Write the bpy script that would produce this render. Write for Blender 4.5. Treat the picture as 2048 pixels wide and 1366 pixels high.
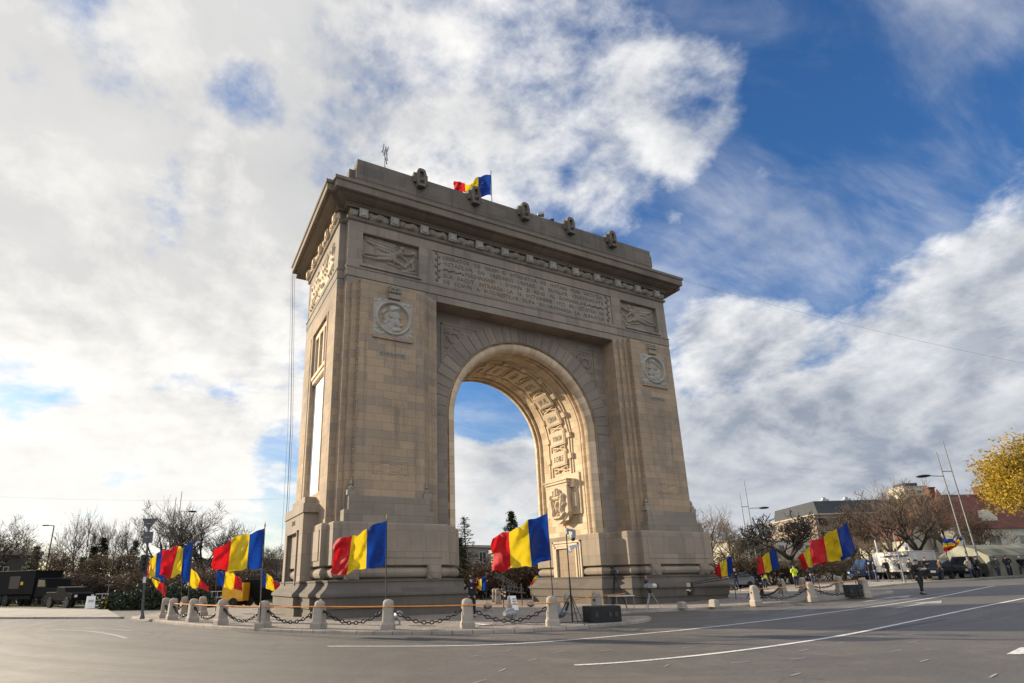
import bpy, bmesh, math, random
from math import sin, cos, tan, pi, radians, sqrt, exp, floor
from mathutils import Vector, Matrix, noise
for o in list(bpy.data.objects): bpy.data.objects.remove(o)
SC = bpy.context.scene
COL = SC.collection
rnd = random.Random(7)

# ------------------------------------------------------------------ camera
CP = Vector((-19.9917, -28.4182, 1.6774)); YAW, PIT, ROL = 0.4704, 0.2915, -0.0180
fw = Vector((sin(YAW)*cos(PIT), cos(YAW)*cos(PIT), sin(PIT)))
rt = Vector((cos(YAW), -sin(YAW), 0)); up = rt.cross(fw)
r2 = rt*cos(ROL) + up*sin(ROL); u2 = up*cos(ROL) - rt*sin(ROL)
cam = bpy.data.cameras.new('camera'); co = bpy.data.objects.new('camera', cam); COL.objects.link(co)
co.matrix_world = Matrix(((r2.x, u2.x, -fw.x, CP.x), (r2.y, u2.y, -fw.y, CP.y), (r2.z, u2.z, -fw.z, CP.z), (0, 0, 0, 1)))
cam.sensor_width = 36; cam.lens = 1128.17/2048*36; cam.shift_x = 105.78/2048; cam.shift_y = 140.54/2048
cam.clip_start = 0.1; cam.clip_end = 3000
SC.camera = co

# ------------------------------------------------------------------ sun + sky
SUN_AZ, SUN_EL = radians(-34), radians(17.5)       # azimuth from +Y (negative = towards -X), elevation
sd = Vector((sin(SUN_AZ)*cos(SUN_EL), cos(SUN_AZ)*cos(SUN_EL), sin(SUN_EL)))
sl = bpy.data.lights.new('sun', 'SUN'); so = bpy.data.objects.new('sun', sl); COL.objects.link(so)
sl.energy = 5.0; sl.angle = radians(0.55); sl.color = (1.0, 0.85, 0.63)
so.rotation_euler = (-sd).to_track_quat('-Z', 'Y').to_euler()
SC.view_settings.view_transform = 'Standard'; SC.view_settings.look = 'None'
SC.view_settings.exposure = 0.85; SC.view_settings.gamma = 1.0

class NT:
    """small helper round a node tree"""
    def __init__(s, nt): s.nt = nt; s.L = nt.links.new
    def n(s, t, **k):
        o = s.nt.nodes.new(t)
        for a, b in k.items(): setattr(o, a, b)
        return o
    def put(s, sock, v):
        if hasattr(v, 'is_linked') or hasattr(v, 'links'): s.L(v, sock)
        else: sock.default_value = v
    def math(s, op, a, b=0.0, c=None, clamp=False):
        m = s.n('ShaderNodeMath', operation=op, use_clamp=clamp); s.put(m.inputs[0], a); s.put(m.inputs[1], b)
        if c is not None: s.put(m.inputs[2], c)
        return m.outputs[0]
    def vm(s, op, a, b=(0, 0, 0)):
        m = s.n('ShaderNodeVectorMath', operation=op); s.put(m.inputs[0], a); s.put(m.inputs[1], b)
        return m.outputs['Value'] if op in ('DOT_PRODUCT', 'LENGTH') else m.outputs['Vector']
    def mr(s, v, a, b, c=0.0, d=1.0, smooth=True):
        m = s.n('ShaderNodeMapRange'); m.interpolation_type = 'SMOOTHSTEP' if smooth else 'LINEAR'
        s.put(m.inputs['Value'], v)
        for k, x in zip(('From Min', 'From Max', 'To Min', 'To Max'), (a, b, c, d)): s.put(m.inputs[k], x)
        return m.outputs[0]
    def mix(s, f, a, b, mode='MIX'):
        m = s.n('ShaderNodeMix', data_type='RGBA', blend_type=mode); m.clamp_factor = True
        s.put(m.inputs[0], f); s.put(m.inputs[6], a if hasattr(a, 'links') else (*a, 1)); s.put(m.inputs[7], b if hasattr(b, 'links') else (*b, 1))
        return m.outputs[2]
    def noise(s, vec, scale, detail=5, rough=.55, dist=0.0):
        m = s.n('ShaderNodeTexNoise'); m.inputs['Scale'].default_value = scale; m.inputs['Detail'].default_value = detail
        m.inputs['Roughness'].default_value = rough; m.inputs['Distortion'].default_value = dist
        if vec is not None: s.L(vec, m.inputs['Vector'])
        return m.outputs['Fac']
    def xyz(s, x, y, z):
        m = s.n('ShaderNodeCombineXYZ'); s.put(m.inputs[0], x); s.put(m.inputs[1], y); s.put(m.inputs[2], z); return m.outputs[0]

def pdir(px, py):
    """world direction of a place in the sky (photo coordinates used once to lay the cloud banks out)"""
    v = fw + r2*((px-918.22)/1128.17) - u2*((py-823.54)/1128.17)
    return v.normalized()

W = bpy.data.worlds.new('World'); SC.world = W; W.use_nodes = True
wn = NT(W.node_tree)
for x in list(W.node_tree.nodes): W.node_tree.nodes.remove(x)
geo = wn.n('ShaderNodeTexCoord').outputs['Generated']
sky = wn.n('ShaderNodeTexSky'); sky.sky_type = 'NISHITA'; sky.sun_disc = False
sky.sun_elevation = SUN_EL; sky.sun_rotation = SUN_AZ; sky.air_density = 1.0; sky.dust_density = 0.6; sky.ozone_density = 2.2
sep = wn.n('ShaderNodeSeparateXYZ'); wn.L(geo, sep.inputs[0])
zz = wn.math('ADD', wn.math('MAXIMUM', sep.outputs[2], 0.0), 0.38)
P = wn.xyz(wn.math('DIVIDE', sep.outputs[0], zz), wn.math('DIVIDE', sep.outputs[1], zz), 0.0)
warp = wn.n('ShaderNodeTexNoise'); warp.inputs['Scale'].default_value = 0.9; warp.inputs['Detail'].default_value = 3; wn.L(P, warp.inputs['Vector'])
wv = wn.vm('SCALE', wn.vm('SUBTRACT', warp.outputs['Color'], (.5, .5, .5)));  wv.node.inputs['Scale'].default_value = 0.35
P2 = wn.vm('ADD', P, wv)
CS = 3.1
n1 = wn.noise(P2, CS, 12, .60, .0)
n2 = wn.noise(wn.vm('ADD', P2, (sd.x*.05, sd.y*.05, 0)), CS, 9, .60, .0)
n3 = wn.noise(wn.vm('ADD', P, (7.3, 2.1, 0)), 8.5, 9, .62, .0)
n5 = wn.noise(wn.vm('ADD', P2, (1.7, 4.4, 0)), 1.1, 4, .5, .0)
BLOBS = [  # px, py, radius(deg), amount
    (1880, 150, 30, -.20), (1640, 470, 12, -.20), (1560, 400, 9, -.08), (1560, 745, 5, -.16), (1700, 770, 5, -.08), (2040, 300, 9, -.10),
    (980, 800, 6, -.30), (490, 190, 4, -.13), (560, 950, 5, -.16), (430, 740, 4, -.03), (1330, 250, 5, -.05), (880, 330, 4, -.05), (1180, 300, 6, -.03), (1450, 60, 8, -.03),
    (150, 480, 36, .165), (650, 250, 18, .08), (1050, 90, 14, .12), (1120, 230, 12, .07), (1370, 190, 7, .13), (1560, 340, 4, .08), (1500, 430, 5, .10), (1280, 380, 7, .10), (1640, 60, 12, .02), (1850, 320, 6, .07),
    (1480, 620, 7, .26), (1750, 720, 15, .24), (1950, 520, 10, .20), (2030, 420, 7, .10), (1500, 950, 17, .26), (1880, 900, 18, .16), (960, 990, 9, .25), (1080, 900, 6, .14), (100, 800, 30, .12), (130, 530, 8, .10), (60, 380, 10, .05), (1650, 130, 7, -.14), (1480, 180, 12, .07), (1750, 230, 9, .05), (1680, 100, 16, .03), (1450, 420, 6, .06)]
cov = 0.0
for (bx, by, rad, amt) in BLOBS:
    d = pdir(bx, by)
    m = wn.mr(wn.vm('DOT_PRODUCT', geo, tuple(d)), cos(radians(rad)), cos(radians(rad*.25)), 0.0, amt)
    cov = wn.math('ADD', cov, m)
f = wn.math('ADD', wn.math('ADD', n1, wn.math('MULTIPLY', wn.math('SUBTRACT', n3, .5), .34)), wn.math('ADD', cov, wn.math('MULTIPLY', wn.math('SUBTRACT', n5, .5), .55)))
alpha = wn.mr(f, .44, .70)
dens = wn.mr(f, .55, 1.0)
el_ = wn.mr(sep.outputs[2], .02, .40, .20, 1.0)
n4 = wn.noise(wn.vm('ADD', P, (3.1, 9.4, 0)), 1.5, 8, .62, .0)
tex = wn.math('ADD', wn.math('MULTIPLY', wn.math('SUBTRACT', n1, n2), 4.2), wn.math('MULTIPLY', wn.math('SUBTRACT', n4, .5), 1.5))
tex = wn.math('ADD', tex, wn.math('MULTIPLY', wn.math('SUBTRACT', n3, .5), .5))
lit = wn.math('ADD', wn.math('MULTIPLY', tex, el_), .72)
lit = wn.math('SUBTRACT', lit, wn.math('MULTIPLY', dens, .34))
sdot = wn.vm('DOT_PRODUCT', geo, tuple(sd))
near = wn.mr(sdot, .15, .92)
# darker cloud banks where the photo has them (thick cloud overhead left, grey bank low on the right)
dk = 0.0
for (bx, by, rad, amt) in [(180, 60, 32, .66), (420, 260, 24, .20), (80, 330, 14, .1), (1750, 930, 22, .14), (1250, 1000, 16, .14), (1100, 90, 18, .18), (2000, 780, 16, .10), (1300, 60, 14, .15), (640, 120, 12, .15), (1980, 440, 12, .10), (990, 930, 4, .3)]:
    d = pdir(bx, by)
    dk = wn.math('ADD', dk, wn.mr(wn.vm('DOT_PRODUCT', geo, tuple(d)), cos(radians(rad)), cos(radians(rad*.2)), 0.0, amt))
lit = wn.math('SUBTRACT', lit, dk)
lit = wn.math('ADD', lit, wn.math('MULTIPLY', near, .24), clamp=True)
dkc = wn.mix(wn.mr(wn.math('ADD', wn.math('MULTIPLY', n4, .6), wn.math('MULTIPLY', n1, .4)), .36, .64), (.30, .35, .44), (.54, .58, .65))
ccol = wn.mix(lit, dkc, (1.02, 1.02, 1.02))
ccol = wn.mix(wn.math('MULTIPLY', near, .42, clamp=True), ccol, (1.28, 1.20, 1.06))
tint = wn.mix(wn.mr(sep.outputs[2], .02, .45), (.95, 1.0, 1.0), (.48, .90, 1.35))
v6 = wn.noise(wn.vm('MULTIPLY', P2, (1.0, 2.6, 1.0)), 1.6, 9, .6, .4)
veil = wn.math('MULTIPLY', wn.mr(v6, .38, .74), .55)
skyc = wn.vm('MULTIPLY', sky.outputs[0], tint)
# unseen sky behind the camera: clouds added and brightened as fill for the facade
back_fill = wn.mr(wn.vm('DOT_PRODUCT', geo, (-.35, -.88, .30)), -.05, .75, 1.0, 1.8)
ccol = wn.vm('SCALE', ccol); wn.L(back_fill, ccol.node.inputs['Scale'])
alpha = wn.math('ADD', alpha, wn.mr(back_fill, 1.0, 1.7, 0.0, .55), clamp=True)
bg1 = wn.n('ShaderNodeBackground'); wn.L(skyc, bg1.inputs[0]); bg1.inputs[1].default_value = 0.07
bg2 = wn.n('ShaderNodeBackground'); wn.L(ccol, bg2.inputs[0]); bg2.inputs[1].default_value = 0.53
mx = wn.n('ShaderNodeMixShader'); wn.L(wn.math('MAXIMUM', alpha, veil), mx.inputs[0]); wn.L(bg1.outputs[0], mx.inputs[1]); wn.L(bg2.outputs[0], mx.inputs[2])
wo = wn.n('ShaderNodeOutputWorld'); wn.L(mx.outputs[0], wo.inputs[0])

# ------------------------------------------------------------------ materials
M = {}
def mat(name, col=(.5, .5, .5), rough=.6, metal=0.0, spec=None, noise_amt=0.0, nscale=3.0, bump=0.0, bscale=30.0, col2=None, trans=None):
    if name in M: return M[name]
    m = bpy.data.materials.new(name); m.use_nodes = True; t = NT(m.node_tree); b = m.node_tree.nodes['Principled BSDF']
    b.inputs['Roughness'].default_value = rough; b.inputs['Metallic'].default_value = metal
    if spec is not None: b.inputs['Specular IOR Level'].default_value = spec
    tc = t.n('ShaderNodeTexCoord').outputs['Object']
    c2 = col2 or tuple(x*(1-noise_amt) for x in col)
    nz = t.noise(tc, nscale, 6, .6)
    t.L(t.mix(t.mr(nz, .3, .7), col, c2), b.inputs['Base Color'])
    if bump:
        bp = t.n('ShaderNodeBump'); bp.inputs['Strength'].default_value = bump; bp.inputs['Distance'].default_value = .02
        t.L(t.noise(tc, bscale, 4), bp.inputs['Height']); t.L(bp.outputs[0], b.inputs['Normal'])
    M[name] = m; return m

def stone(name, c1, c2, brick=True, bw=.95, rh=.45, stain=.45, stainc=(.10, .09, .08), mortar=.011, fine=.16, bump=.35, streak=.50, jc=.42):
    m = bpy.data.materials.new(name); m.use_nodes = True; t = NT(m.node_tree); b = m.node_tree.nodes['Principled BSDF']
    b.inputs['Roughness'].default_value = .88; b.inputs['Specular IOR Level'].default_value = .25
    uv = t.n('ShaderNodeUVMap').outputs[0]; ob = t.n('ShaderNodeTexCoord').outputs['Object']
    su = t.n('ShaderNodeSeparateXYZ'); t.L(uv, su.inputs[0])
    if brick:
        bk = t.n('ShaderNodeTexBrick'); t.L(uv, bk.inputs['Vector']); bk.offset = .5; bk.squash = 1.0
        for k, v in (('Scale', 1.0), ('Mortar Size', mortar), ('Mortar Smooth', .15), ('Bias', 0.0), ('Brick Width', bw), ('Row Height', rh)): bk.inputs[k].default_value = v
        bk.inputs['Color1'].default_value = (0, 0, 0, 1); bk.inputs['Color2'].default_value = (1, 1, 1, 1); bk.inputs['Mortar'].default_value = (.4, .4, .4, 1)
        blk = t.math('ADD', bk.outputs['Color'], t.math('MULTIPLY', t.math('SUBTRACT', t.noise(uv, .35, 2), .5), .8), clamp=True)
        col = t.mix(blk, c1, c2)
        b2 = t.n('ShaderNodeTexBrick'); t.L(t.vm('ADD', uv, (bw*40, rh*26, 0)), b2.inputs['Vector']); b2.offset = .5
        for k, v in (('Scale', 1.0), ('Mortar Size', 0.0), ('Bias', -.35), ('Brick Width', bw), ('Row Height', rh)): b2.inputs[k].default_value = v
        b2.inputs['Color1'].default_value = (0, 0, 0, 1); b2.inputs['Color2'].default_value = (1, 1, 1, 1)
        col = t.mix(t.math('MULTIPLY', t.mr(b2.outputs['Color'], .62, .95), .42), col, (.20, .165, .15))
        col = t.mix(t.math('MULTIPLY', t.mr(b2.outputs['Color'], .14, .0), .30), col, tuple(x*1.25 for x in c1))
    else:
        col = t.mix(t.mr(t.noise(ob, .8, 4), .35, .65), c1, c2)
    # weathering: broad stains, run-off streaks, grain
    st = t.mr(t.noise(ob, .22, 7, .62, .3), .44, .72)
    col = t.mix(t.math('MULTIPLY', st, stain), col, stainc)
    sv = t.xyz(t.math('MULTIPLY', su.outputs[0], 2.2), t.math('MULTIPLY', su.outputs[1], .16), 0.0)
    sk = t.mr(t.noise(sv, 1.0, 7, .65), .50, .72)
    col = t.mix(t.math('MULTIPLY', sk, streak), col, stainc)
    g = t.noise(ob, 9.0, 8, .7)
    col = t.mix(t.math('MULTIPLY', t.mr(g, .35, .75), fine), col, (.12, .10, .08))
    hgt = t.math('ADD', t.math('MULTIPLY', t.noise(ob, 28, 5, .7), .5), t.math('MULTIPLY', g, .4))
    if brick:
        col = t.mix(t.math('MULTIPLY', bk.outputs['Fac'], jc), col, (.07, .06, .05))
        hgt = t.math('SUBTRACT', hgt, t.math('MULTIPLY', bk.outputs['Fac'], 1.4))
        hgt = t.math('ADD', hgt, t.math('MULTIPLY', bk.outputs['Color'], .25))
    t.L(col, b.inputs['Base Color'])
    bp = t.n('ShaderNodeBump'); bp.inputs['Strength'].default_value = bump; bp.inputs['Distance'].default_value = .02
    t.L(hgt, bp.inputs['Height']); t.L(bp.outputs[0], b.inputs['Normal'])
    M[name] = m; return m
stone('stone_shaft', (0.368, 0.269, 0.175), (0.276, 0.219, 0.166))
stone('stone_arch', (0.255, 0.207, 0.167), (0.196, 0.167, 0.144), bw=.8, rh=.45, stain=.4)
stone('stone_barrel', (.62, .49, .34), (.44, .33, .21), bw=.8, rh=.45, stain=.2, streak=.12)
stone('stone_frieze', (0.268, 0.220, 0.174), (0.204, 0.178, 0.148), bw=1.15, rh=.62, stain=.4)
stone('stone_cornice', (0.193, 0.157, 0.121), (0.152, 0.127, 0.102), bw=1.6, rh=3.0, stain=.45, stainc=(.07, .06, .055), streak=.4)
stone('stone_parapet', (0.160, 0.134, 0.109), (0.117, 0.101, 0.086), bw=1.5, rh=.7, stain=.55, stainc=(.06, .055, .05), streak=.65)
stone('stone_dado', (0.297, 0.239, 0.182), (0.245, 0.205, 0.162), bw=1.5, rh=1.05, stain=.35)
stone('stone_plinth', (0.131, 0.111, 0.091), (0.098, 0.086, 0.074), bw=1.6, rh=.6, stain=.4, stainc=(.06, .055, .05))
stone('stone_carved', (0.306, 0.264, 0.204), (0.238, 0.212, 0.174), brick=False, stain=.35, streak=.2)
stone('stone_roundel', (0.360, 0.333, 0.288), (0.297, 0.279, 0.248), brick=False, stain=.25, streak=.15)
stone('stone_gold_sunlit', (.64, .51, .36), (.55, .44, .31), brick=False, stain=.15, streak=.08)  # gold stone lightened for the sunlit parts, some sunlight put into its colour
stone('stone_red_letters', (.26, .12, .085), (.22, .11, .08), brick=False, stain=.2, streak=.1)
stone('stone_letters', (.15, .13, .11), (.13, .115, .10), brick=False, stain=.3, streak=.2)
stone('bollard_stone', (.36, .31, .26), (.27, .24, .205), brick=False, stain=.35, streak=.15, bump=.5)
mat('black_metal', (.012, .012, .013), .45, .3, noise_amt=.3)
mat('chain_iron', (.035, .032, .03), .38, .8, noise_amt=.4, nscale=20)
mat('grey_metal', (.32, .33, .34), .45, .6, noise_amt=.3)
mat('white_metal', (.62, .63, .64), .4, .1, noise_amt=.15)
mat('black_plastic', (.012, .012, .014), .55, 0, noise_amt=.4, bump=.3, bscale=60)
mat('dark_glass', (.02, .025, .03), .08, 0, noise_amt=.3)
mat('white_panel', (.92, .91, .89), .5, 0, noise_amt=.05, nscale=.8)
mat('rope_orange', (.75, .27, .03), .6, 0, noise_amt=.2)
mat('wood_pole', (.34, .20, .09), .6, 0, noise_amt=.35, nscale=8)
mat('dark_pole', (.045, .035, .03), .5, .2, noise_amt=.3, nscale=8)

# ------------------------------------------------------------------ mesh helpers
class MB:
    def __init__(s): s.v = []; s.f = []; s.uv = {}; s.mi = {}
    def add(s, vs, fs, uvs=None, mi=0):
        o = len(s.v); s.v += [Vector(v) for v in vs]
        for k, f in enumerate(fs):
            if uvs is not None: s.uv[len(s.f)] = uvs[k]
            if mi: s.mi[len(s.f)] = mi
            s.f.append([o+i for i in f])
        return s
    def box(s, x0, x1, y0, y1, z0, z1, mi=0):
        vs = [(x, y, z) for z in (z0, z1) for y in (y0, y1) for x in (x0, x1)]
        return s.add(vs, [(0, 2, 3, 1), (4, 5, 7, 6), (0, 1, 5, 4), (2, 6, 7, 3), (0, 4, 6, 2), (1, 3, 7, 5)], mi=mi)
    def obox(s, c, sx, sy, sz, rz=0, rx=0, ry=0, mi=0):
        R = Matrix.Rotation(rz, 3, 'Z') @ Matrix.Rotation(ry, 3, 'Y') @ Matrix.Rotation(rx, 3, 'X')
        vs = [Vector(c) + R @ Vector((x*sx/2, y*sy/2, z*sz/2)) for z in (-1, 1) for y in (-1, 1) for x in (-1, 1)]
        return s.add(vs, [(0, 2, 3, 1), (4, 5, 7, 6), (0, 1, 5, 4), (2, 6, 7, 3), (0, 4, 6, 2), (1, 3, 7, 5)], mi=mi)
    def rings(s, R, cap=True, closed=True, mi=0, uvf=None):
        o = len(s.v); n = len(R[0])
        for r in R: s.v += [Vector(v) for v in r]
        for i in range(len(R)-1):
            for j in range(n if closed else n-1):
                k = (j+1) % n
                if uvf: s.uv[len(s.f)] = [uvf(i, j), uvf(i, j+1), uvf(i+1, j+1), uvf(i+1, j)]
                if mi: s.mi[len(s.f)] = mi
                s.f.append([o+i*n+j, o+i*n+k, o+(i+1)*n+k, o+(i+1)*n+j])
        if cap:
            if mi: s.mi[len(s.f)] = mi; s.mi[len(s.f)+1] = mi
            s.f.append([o+j for j in range(n)][::-1]); s.f.append([o+(len(R)-1)*n+j for j in range(n)])
        return s
    def tube(s, a, b, r0, r1=None, n=8, cap=True, mi=0):
        a = Vector(a); b = Vector(b); r1 = r0 if r1 is None else r1
        d = (b-a).normalized(); u = d.orthogonal().normalized(); w = d.cross(u)
        return s.rings([[p + (u*cos(2*pi*j/n) + w*sin(2*pi*j/n))*r for j in range(n)] for p, r in ((a, r0), (b, r1))], cap, mi=mi)
    def path(s, pts, r, n=6, mi=0):
        pts = [Vector(p) for p in pts]; R = []
        rr = r if isinstance(r, (list, tuple)) else [r]*len(pts)
        u = None
        for i, p in enumerate(pts):
            d = (pts[min(i+1, len(pts)-1)] - pts[max(i-1, 0)]).normalized()
            u = (u - d*u.dot(d)).normalized() if u is not None and (u - d*u.dot(d)).length > 1e-4 else d.orthogonal().normalized()
            w = d.cross(u)
            R.append([p + (u*cos(2*pi*j/n) + w*sin(2*pi*j/n))*rr[i] for j in range(n)])
        return s.rings(R, mi=mi)
    def lathe(s, prof, n=16, c=(0, 0, 0), mi=0):
        c = Vector(c)
        return s.rings([[c + Vector((r*cos(2*pi*j/n), r*sin(2*pi*j/n), z)) for j in range(n)] for r, z in prof], mi=mi)
    def ball(s, c, r, n=10, sz=1.0, mi=0):
        return s.lathe([(max(r*sin(pi*i/n), .0005), -r*sz*cos(pi*i/n)) for i in range(n+1)], n+2, c, mi)
    def prism(s, poly, z0, z1, mi=0):
        return s.rings([[(x, y, z) for x, y in poly] for z in (z0, z1)], mi=mi)
    def prism_y(s, poly, y0, y1, mi=0):      # polygon in (x,z)
        return s.rings([[(x, y, z) for x, z in poly] for y in (y0, y1)], mi=mi)
    def prism_x(s, poly, x0, x1, mi=0):      # polygon in (y,z)
        return s.rings([[(x, y, z) for y, z in poly] for x in (x0, x1)], mi=mi)
    def stack(s, poly, prof, mi=0):
        return s.rings([[(x, y, z) for x, y in offset(poly, o)] for o, z in prof], mi=mi)
    def mirror(s, axis, about):
        """append a mirrored copy of everything"""
        n = len(s.v); vs = []
        for v in s.v:
            w = v.copy(); w[axis] = 2*about - w[axis]; vs.append(w)
        m = len(s.f); s.v += vs
        for k in range(m):
            f = s.f[k]; L = len(s.f)
            if k in s.uv: s.uv[L] = s.uv[k][::-1]
            if k in s.mi: s.mi[L] = s.mi[k]
            s.f.append([n+i for i in f][::-1])
        return s
    def build(s, name, m, parent=None, smooth=False, bevel=0, loc=None, fixn=True, link=True):
        me = bpy.data.meshes.new(name); me.from_pydata([tuple(v) for v in s.v], [], s.f)
        for x in (m if isinstance(m, (list, tuple)) else [m]): me.materials.append(M[x] if isinstance(x, str) else x)
        for k, i in s.mi.items(): me.polygons[k].material_index = i
        uvl = me.uv_layers.new(name='UVMap').data
        for k, pl in enumerate(me.polygons):
            cu = s.uv.get(k)
            if cu: 
                for li, q in zip(pl.loop_indices, cu): uvl[li].uv = q
            else:
                nx, ny, nz = abs(pl.normal.x), abs(pl.normal.y), abs(pl.normal.z)
                for li, vi in zip(pl.loop_indices, pl.vertices):
                    v = s.v[vi]
                    uvl[li].uv = (v.x, v.y) if nz > max(nx, ny) else ((v.y, v.z) if nx > ny else (v.x, v.z))
        if fixn:
            bm = bmesh.new(); bm.from_mesh(me); bmesh.ops.recalc_face_normals(bm, faces=bm.faces); bm.to_mesh(me); bm.free()
        if smooth:
            me.polygons.foreach_set('use_smooth', [True]*len(me.polygons))
            if smooth != 'all': me.set_sharp_from_angle(angle=radians(40))
        me.update()
        if not link: return me
        o = bpy.data.objects.new(name, me); COL.objects.link(o)
        if parent: o.parent = parent
        if loc: o.location = loc
        if bevel:
            bv = o.modifiers.new('bevel', 'BEVEL'); bv.width = bevel; bv.segments = 2; bv.limit_method = 'ANGLE'; bv.angle_limit = radians(45)
        return o
def offset(poly, o):
    """outward mitred offset of a CCW polygon"""
    n = len(poly); out = []
    for i in range(n):
        p0, p1, p2 = Vector(poly[i-1]), Vector(poly[i]), Vector(poly[(i+1) % n])
        d0 = (p1-p0).normalized(); d1 = (p2-p1).normalized()
        a = Vector((d0.y, -d0.x)); b = Vector((d1.y, -d1.x)); k = 1 + a.dot(b)
        out.append(tuple(p1 + (a+b)*(o/k if k > .05 else 0)))
    return out
def tag(o, label=None, cat=None, group=None, kind=None):
    if label: o['label'] = label
    if cat: o['category'] = cat
    if group: o['group'] = group
    if kind: o['kind'] = kind
    return o
def empty(name, loc, rz=0, label=None, cat=None, group=None, scale=None):
    o = bpy.data.objects.new(name, None); COL.objects.link(o); o.location = loc; o.rotation_euler = (0, 0, rz); o.empty_display_size = .2
    if scale: o.scale = (scale,)*3 if not isinstance(scale, tuple) else scale
    return tag(o, label, cat, group)
def copy_tree(o, loc=None, rz=None, parent=None, scale=None, label=None, group=None):
    c = o.copy(); COL.objects.link(c); c.parent = parent
    if loc is not None: c.location = loc
    if rz is not None: c.rotation_euler = (0, 0, rz)
    if scale is not None: c.scale = (scale,)*3 if not isinstance(scale, tuple) else scale
    if label: c['label'] = label
    if group: c['group'] = group
    for ch in list(o.children): copy_tree(ch, parent=c)
    return c
def sstep(a, b, x):
    t = min(max((x-a)/(b-a), 0), 1); return t*t*(3-2*t)
def gz(x, y):
    """ground height: level round the arch, rising gently to the right"""
    l = (x-CP.x)*rt.x + (y-CP.y)*rt.y - 14
    v = .05*1.5*math.log1p(exp(max(-30, min(30, l/1.5)))); return 1.5*math.tanh(v/1.5)
def fnoise(x, y, z=0): return noise.noise(Vector((x, y, z)))
# ------------------------------------------------------------------ ground, road, island
def asphalt(name, col, col2, bump=.9, rough=(.5, .8), gr=None, coat=0):
    m = bpy.data.materials.new(name); m.use_nodes = True; t = NT(m.node_tree); b = m.node_tree.nodes['Principled BSDF']
    ob = t.n('ShaderNodeTexCoord').outputs['Object']
    big = t.noise(ob, .16, 7, .65, .6); mid = t.noise(ob, 1.1, 6, .65, .2); fine = t.noise(ob, 60, 4, .7)
    sx = t.n('ShaderNodeSeparateXYZ'); t.L(ob, sx.inputs[0])
    c = t.mix(t.mr(big, .38, .62), col, col2)
    # tyre lanes that follow the bend of the roundabout: noise stretched along circles round the island's middle
    rr = t.vm('LENGTH', t.vm('SUBTRACT', t.xyz(sx.outputs[0], sx.outputs[1], 0.0), (2.0, 6.0, 0)))
    ang = t.math('ARCTAN2', t.math('SUBTRACT', sx.outputs[1], 6.0), t.math('SUBTRACT', sx.outputs[0], 2.0))
    lane = t.noise(t.xyz(t.math('MULTIPLY', rr, 1.3), t.math('MULTIPLY', ang, 3.0), 0.0), 1.0, 5, .6, .15)
    c = t.mix(t.math('MULTIPLY', t.mr(lane, .40, .66), .60), c, tuple(x*.42 for x in col))
    c = t.mix(t.math('MULTIPLY', t.mr(mid, .48, .72), .45), c, tuple(x*1.55 for x in col))
    spots = t.mr(t.noise(ob, 2.6, 5, .7), .66, .74); c = t.mix(t.math('MULTIPLY', spots, .6), c, tuple(x*.4 for x in col))
    vp = t.n('ShaderNodeTexVoronoi'); vp.inputs['Scale'].default_value = .13; t.L(ob, vp.inputs['Vector']); sc_ = t.n('ShaderNodeSeparateColor'); t.L(vp.outputs['Color'], sc_.inputs[0])
    c = t.mix(t.math('MULTIPLY', t.mr(sc_.outputs[0], .62, .66), .38), c, tuple(x*.55 for x in col))
    c = t.mix(t.math('MULTIPLY', t.mr(fine, .4, .65), .4), c, tuple(x*.35 for x in col))
    gr1 = t.noise(ob, 14, 6, .8); c = t.mix(t.math('MULTIPLY', t.mr(gr1, .50, .66), .55), c, tuple(x*.35 for x in col)); c = t.mix(t.math('MULTIPLY', t.mr(gr1, .48, .34), .5), c, tuple(x*2.1 for x in col))
    vc = t.n('ShaderNodeTexVoronoi', feature='DISTANCE_TO_EDGE'); vc.inputs['Scale'].default_value = .22
    wob = t.vm('ADD', ob, t.vm('SCALE', t.xyz(t.noise(ob, .9, 4), t.noise(ob, 1.1, 4), 0.0)))
    wob.node.inputs[1].links[0].from_node.inputs['Scale'].default_value = 2.2
    t.L(wob, vc.inputs['Vector'])
    crack = t.math('MULTIPLY', t.mr(vc.outputs['Distance'], .006, .0, 0, 1), t.mr(t.noise(ob, .12, 3), .46, .56))
    c = t.mix(t.math('MULTIPLY', crack, .8), c, (.01, .01, .01))
    t.L(c, b.inputs['Base Color'])
    t.L(t.mr(t.math('ADD', t.math('MULTIPLY', lane, .5), t.math('MULTIPLY', mid, .5)), .35, .65, *rough), b.inputs['Roughness'])
    b.inputs['Specular IOR Level'].default_value = 1.0
    b.inputs['Coat Weight'].default_value = coat; b.inputs['Coat Roughness'].default_value = .30
    bp = t.n('ShaderNodeBump'); bp.inputs['Strength'].default_value = bump; bp.inputs['Distance'].default_value = .02
    t.L(t.math('ADD', fine, t.math('MULTIPLY', t.noise(ob, 140, 2), .5)), bp.inputs['Height']); t.L(bp.outputs[0], b.inputs['Normal']); t.L(bp.outputs[0], b.inputs['Coat Normal'])
    M[name] = m
asphalt('asphalt', (.108, .090, .073), (.064, .055, .047), rough=(.60, .80), coat=.22)
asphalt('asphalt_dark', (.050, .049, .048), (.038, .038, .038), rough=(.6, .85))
asphalt('asphalt_patch', (.13, .125, .12), (.10, .097, .093))
asphalt('paving', (.34, .30, .25), (.25, .225, .19), bump=.6, rough=(.7, .9))
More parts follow.
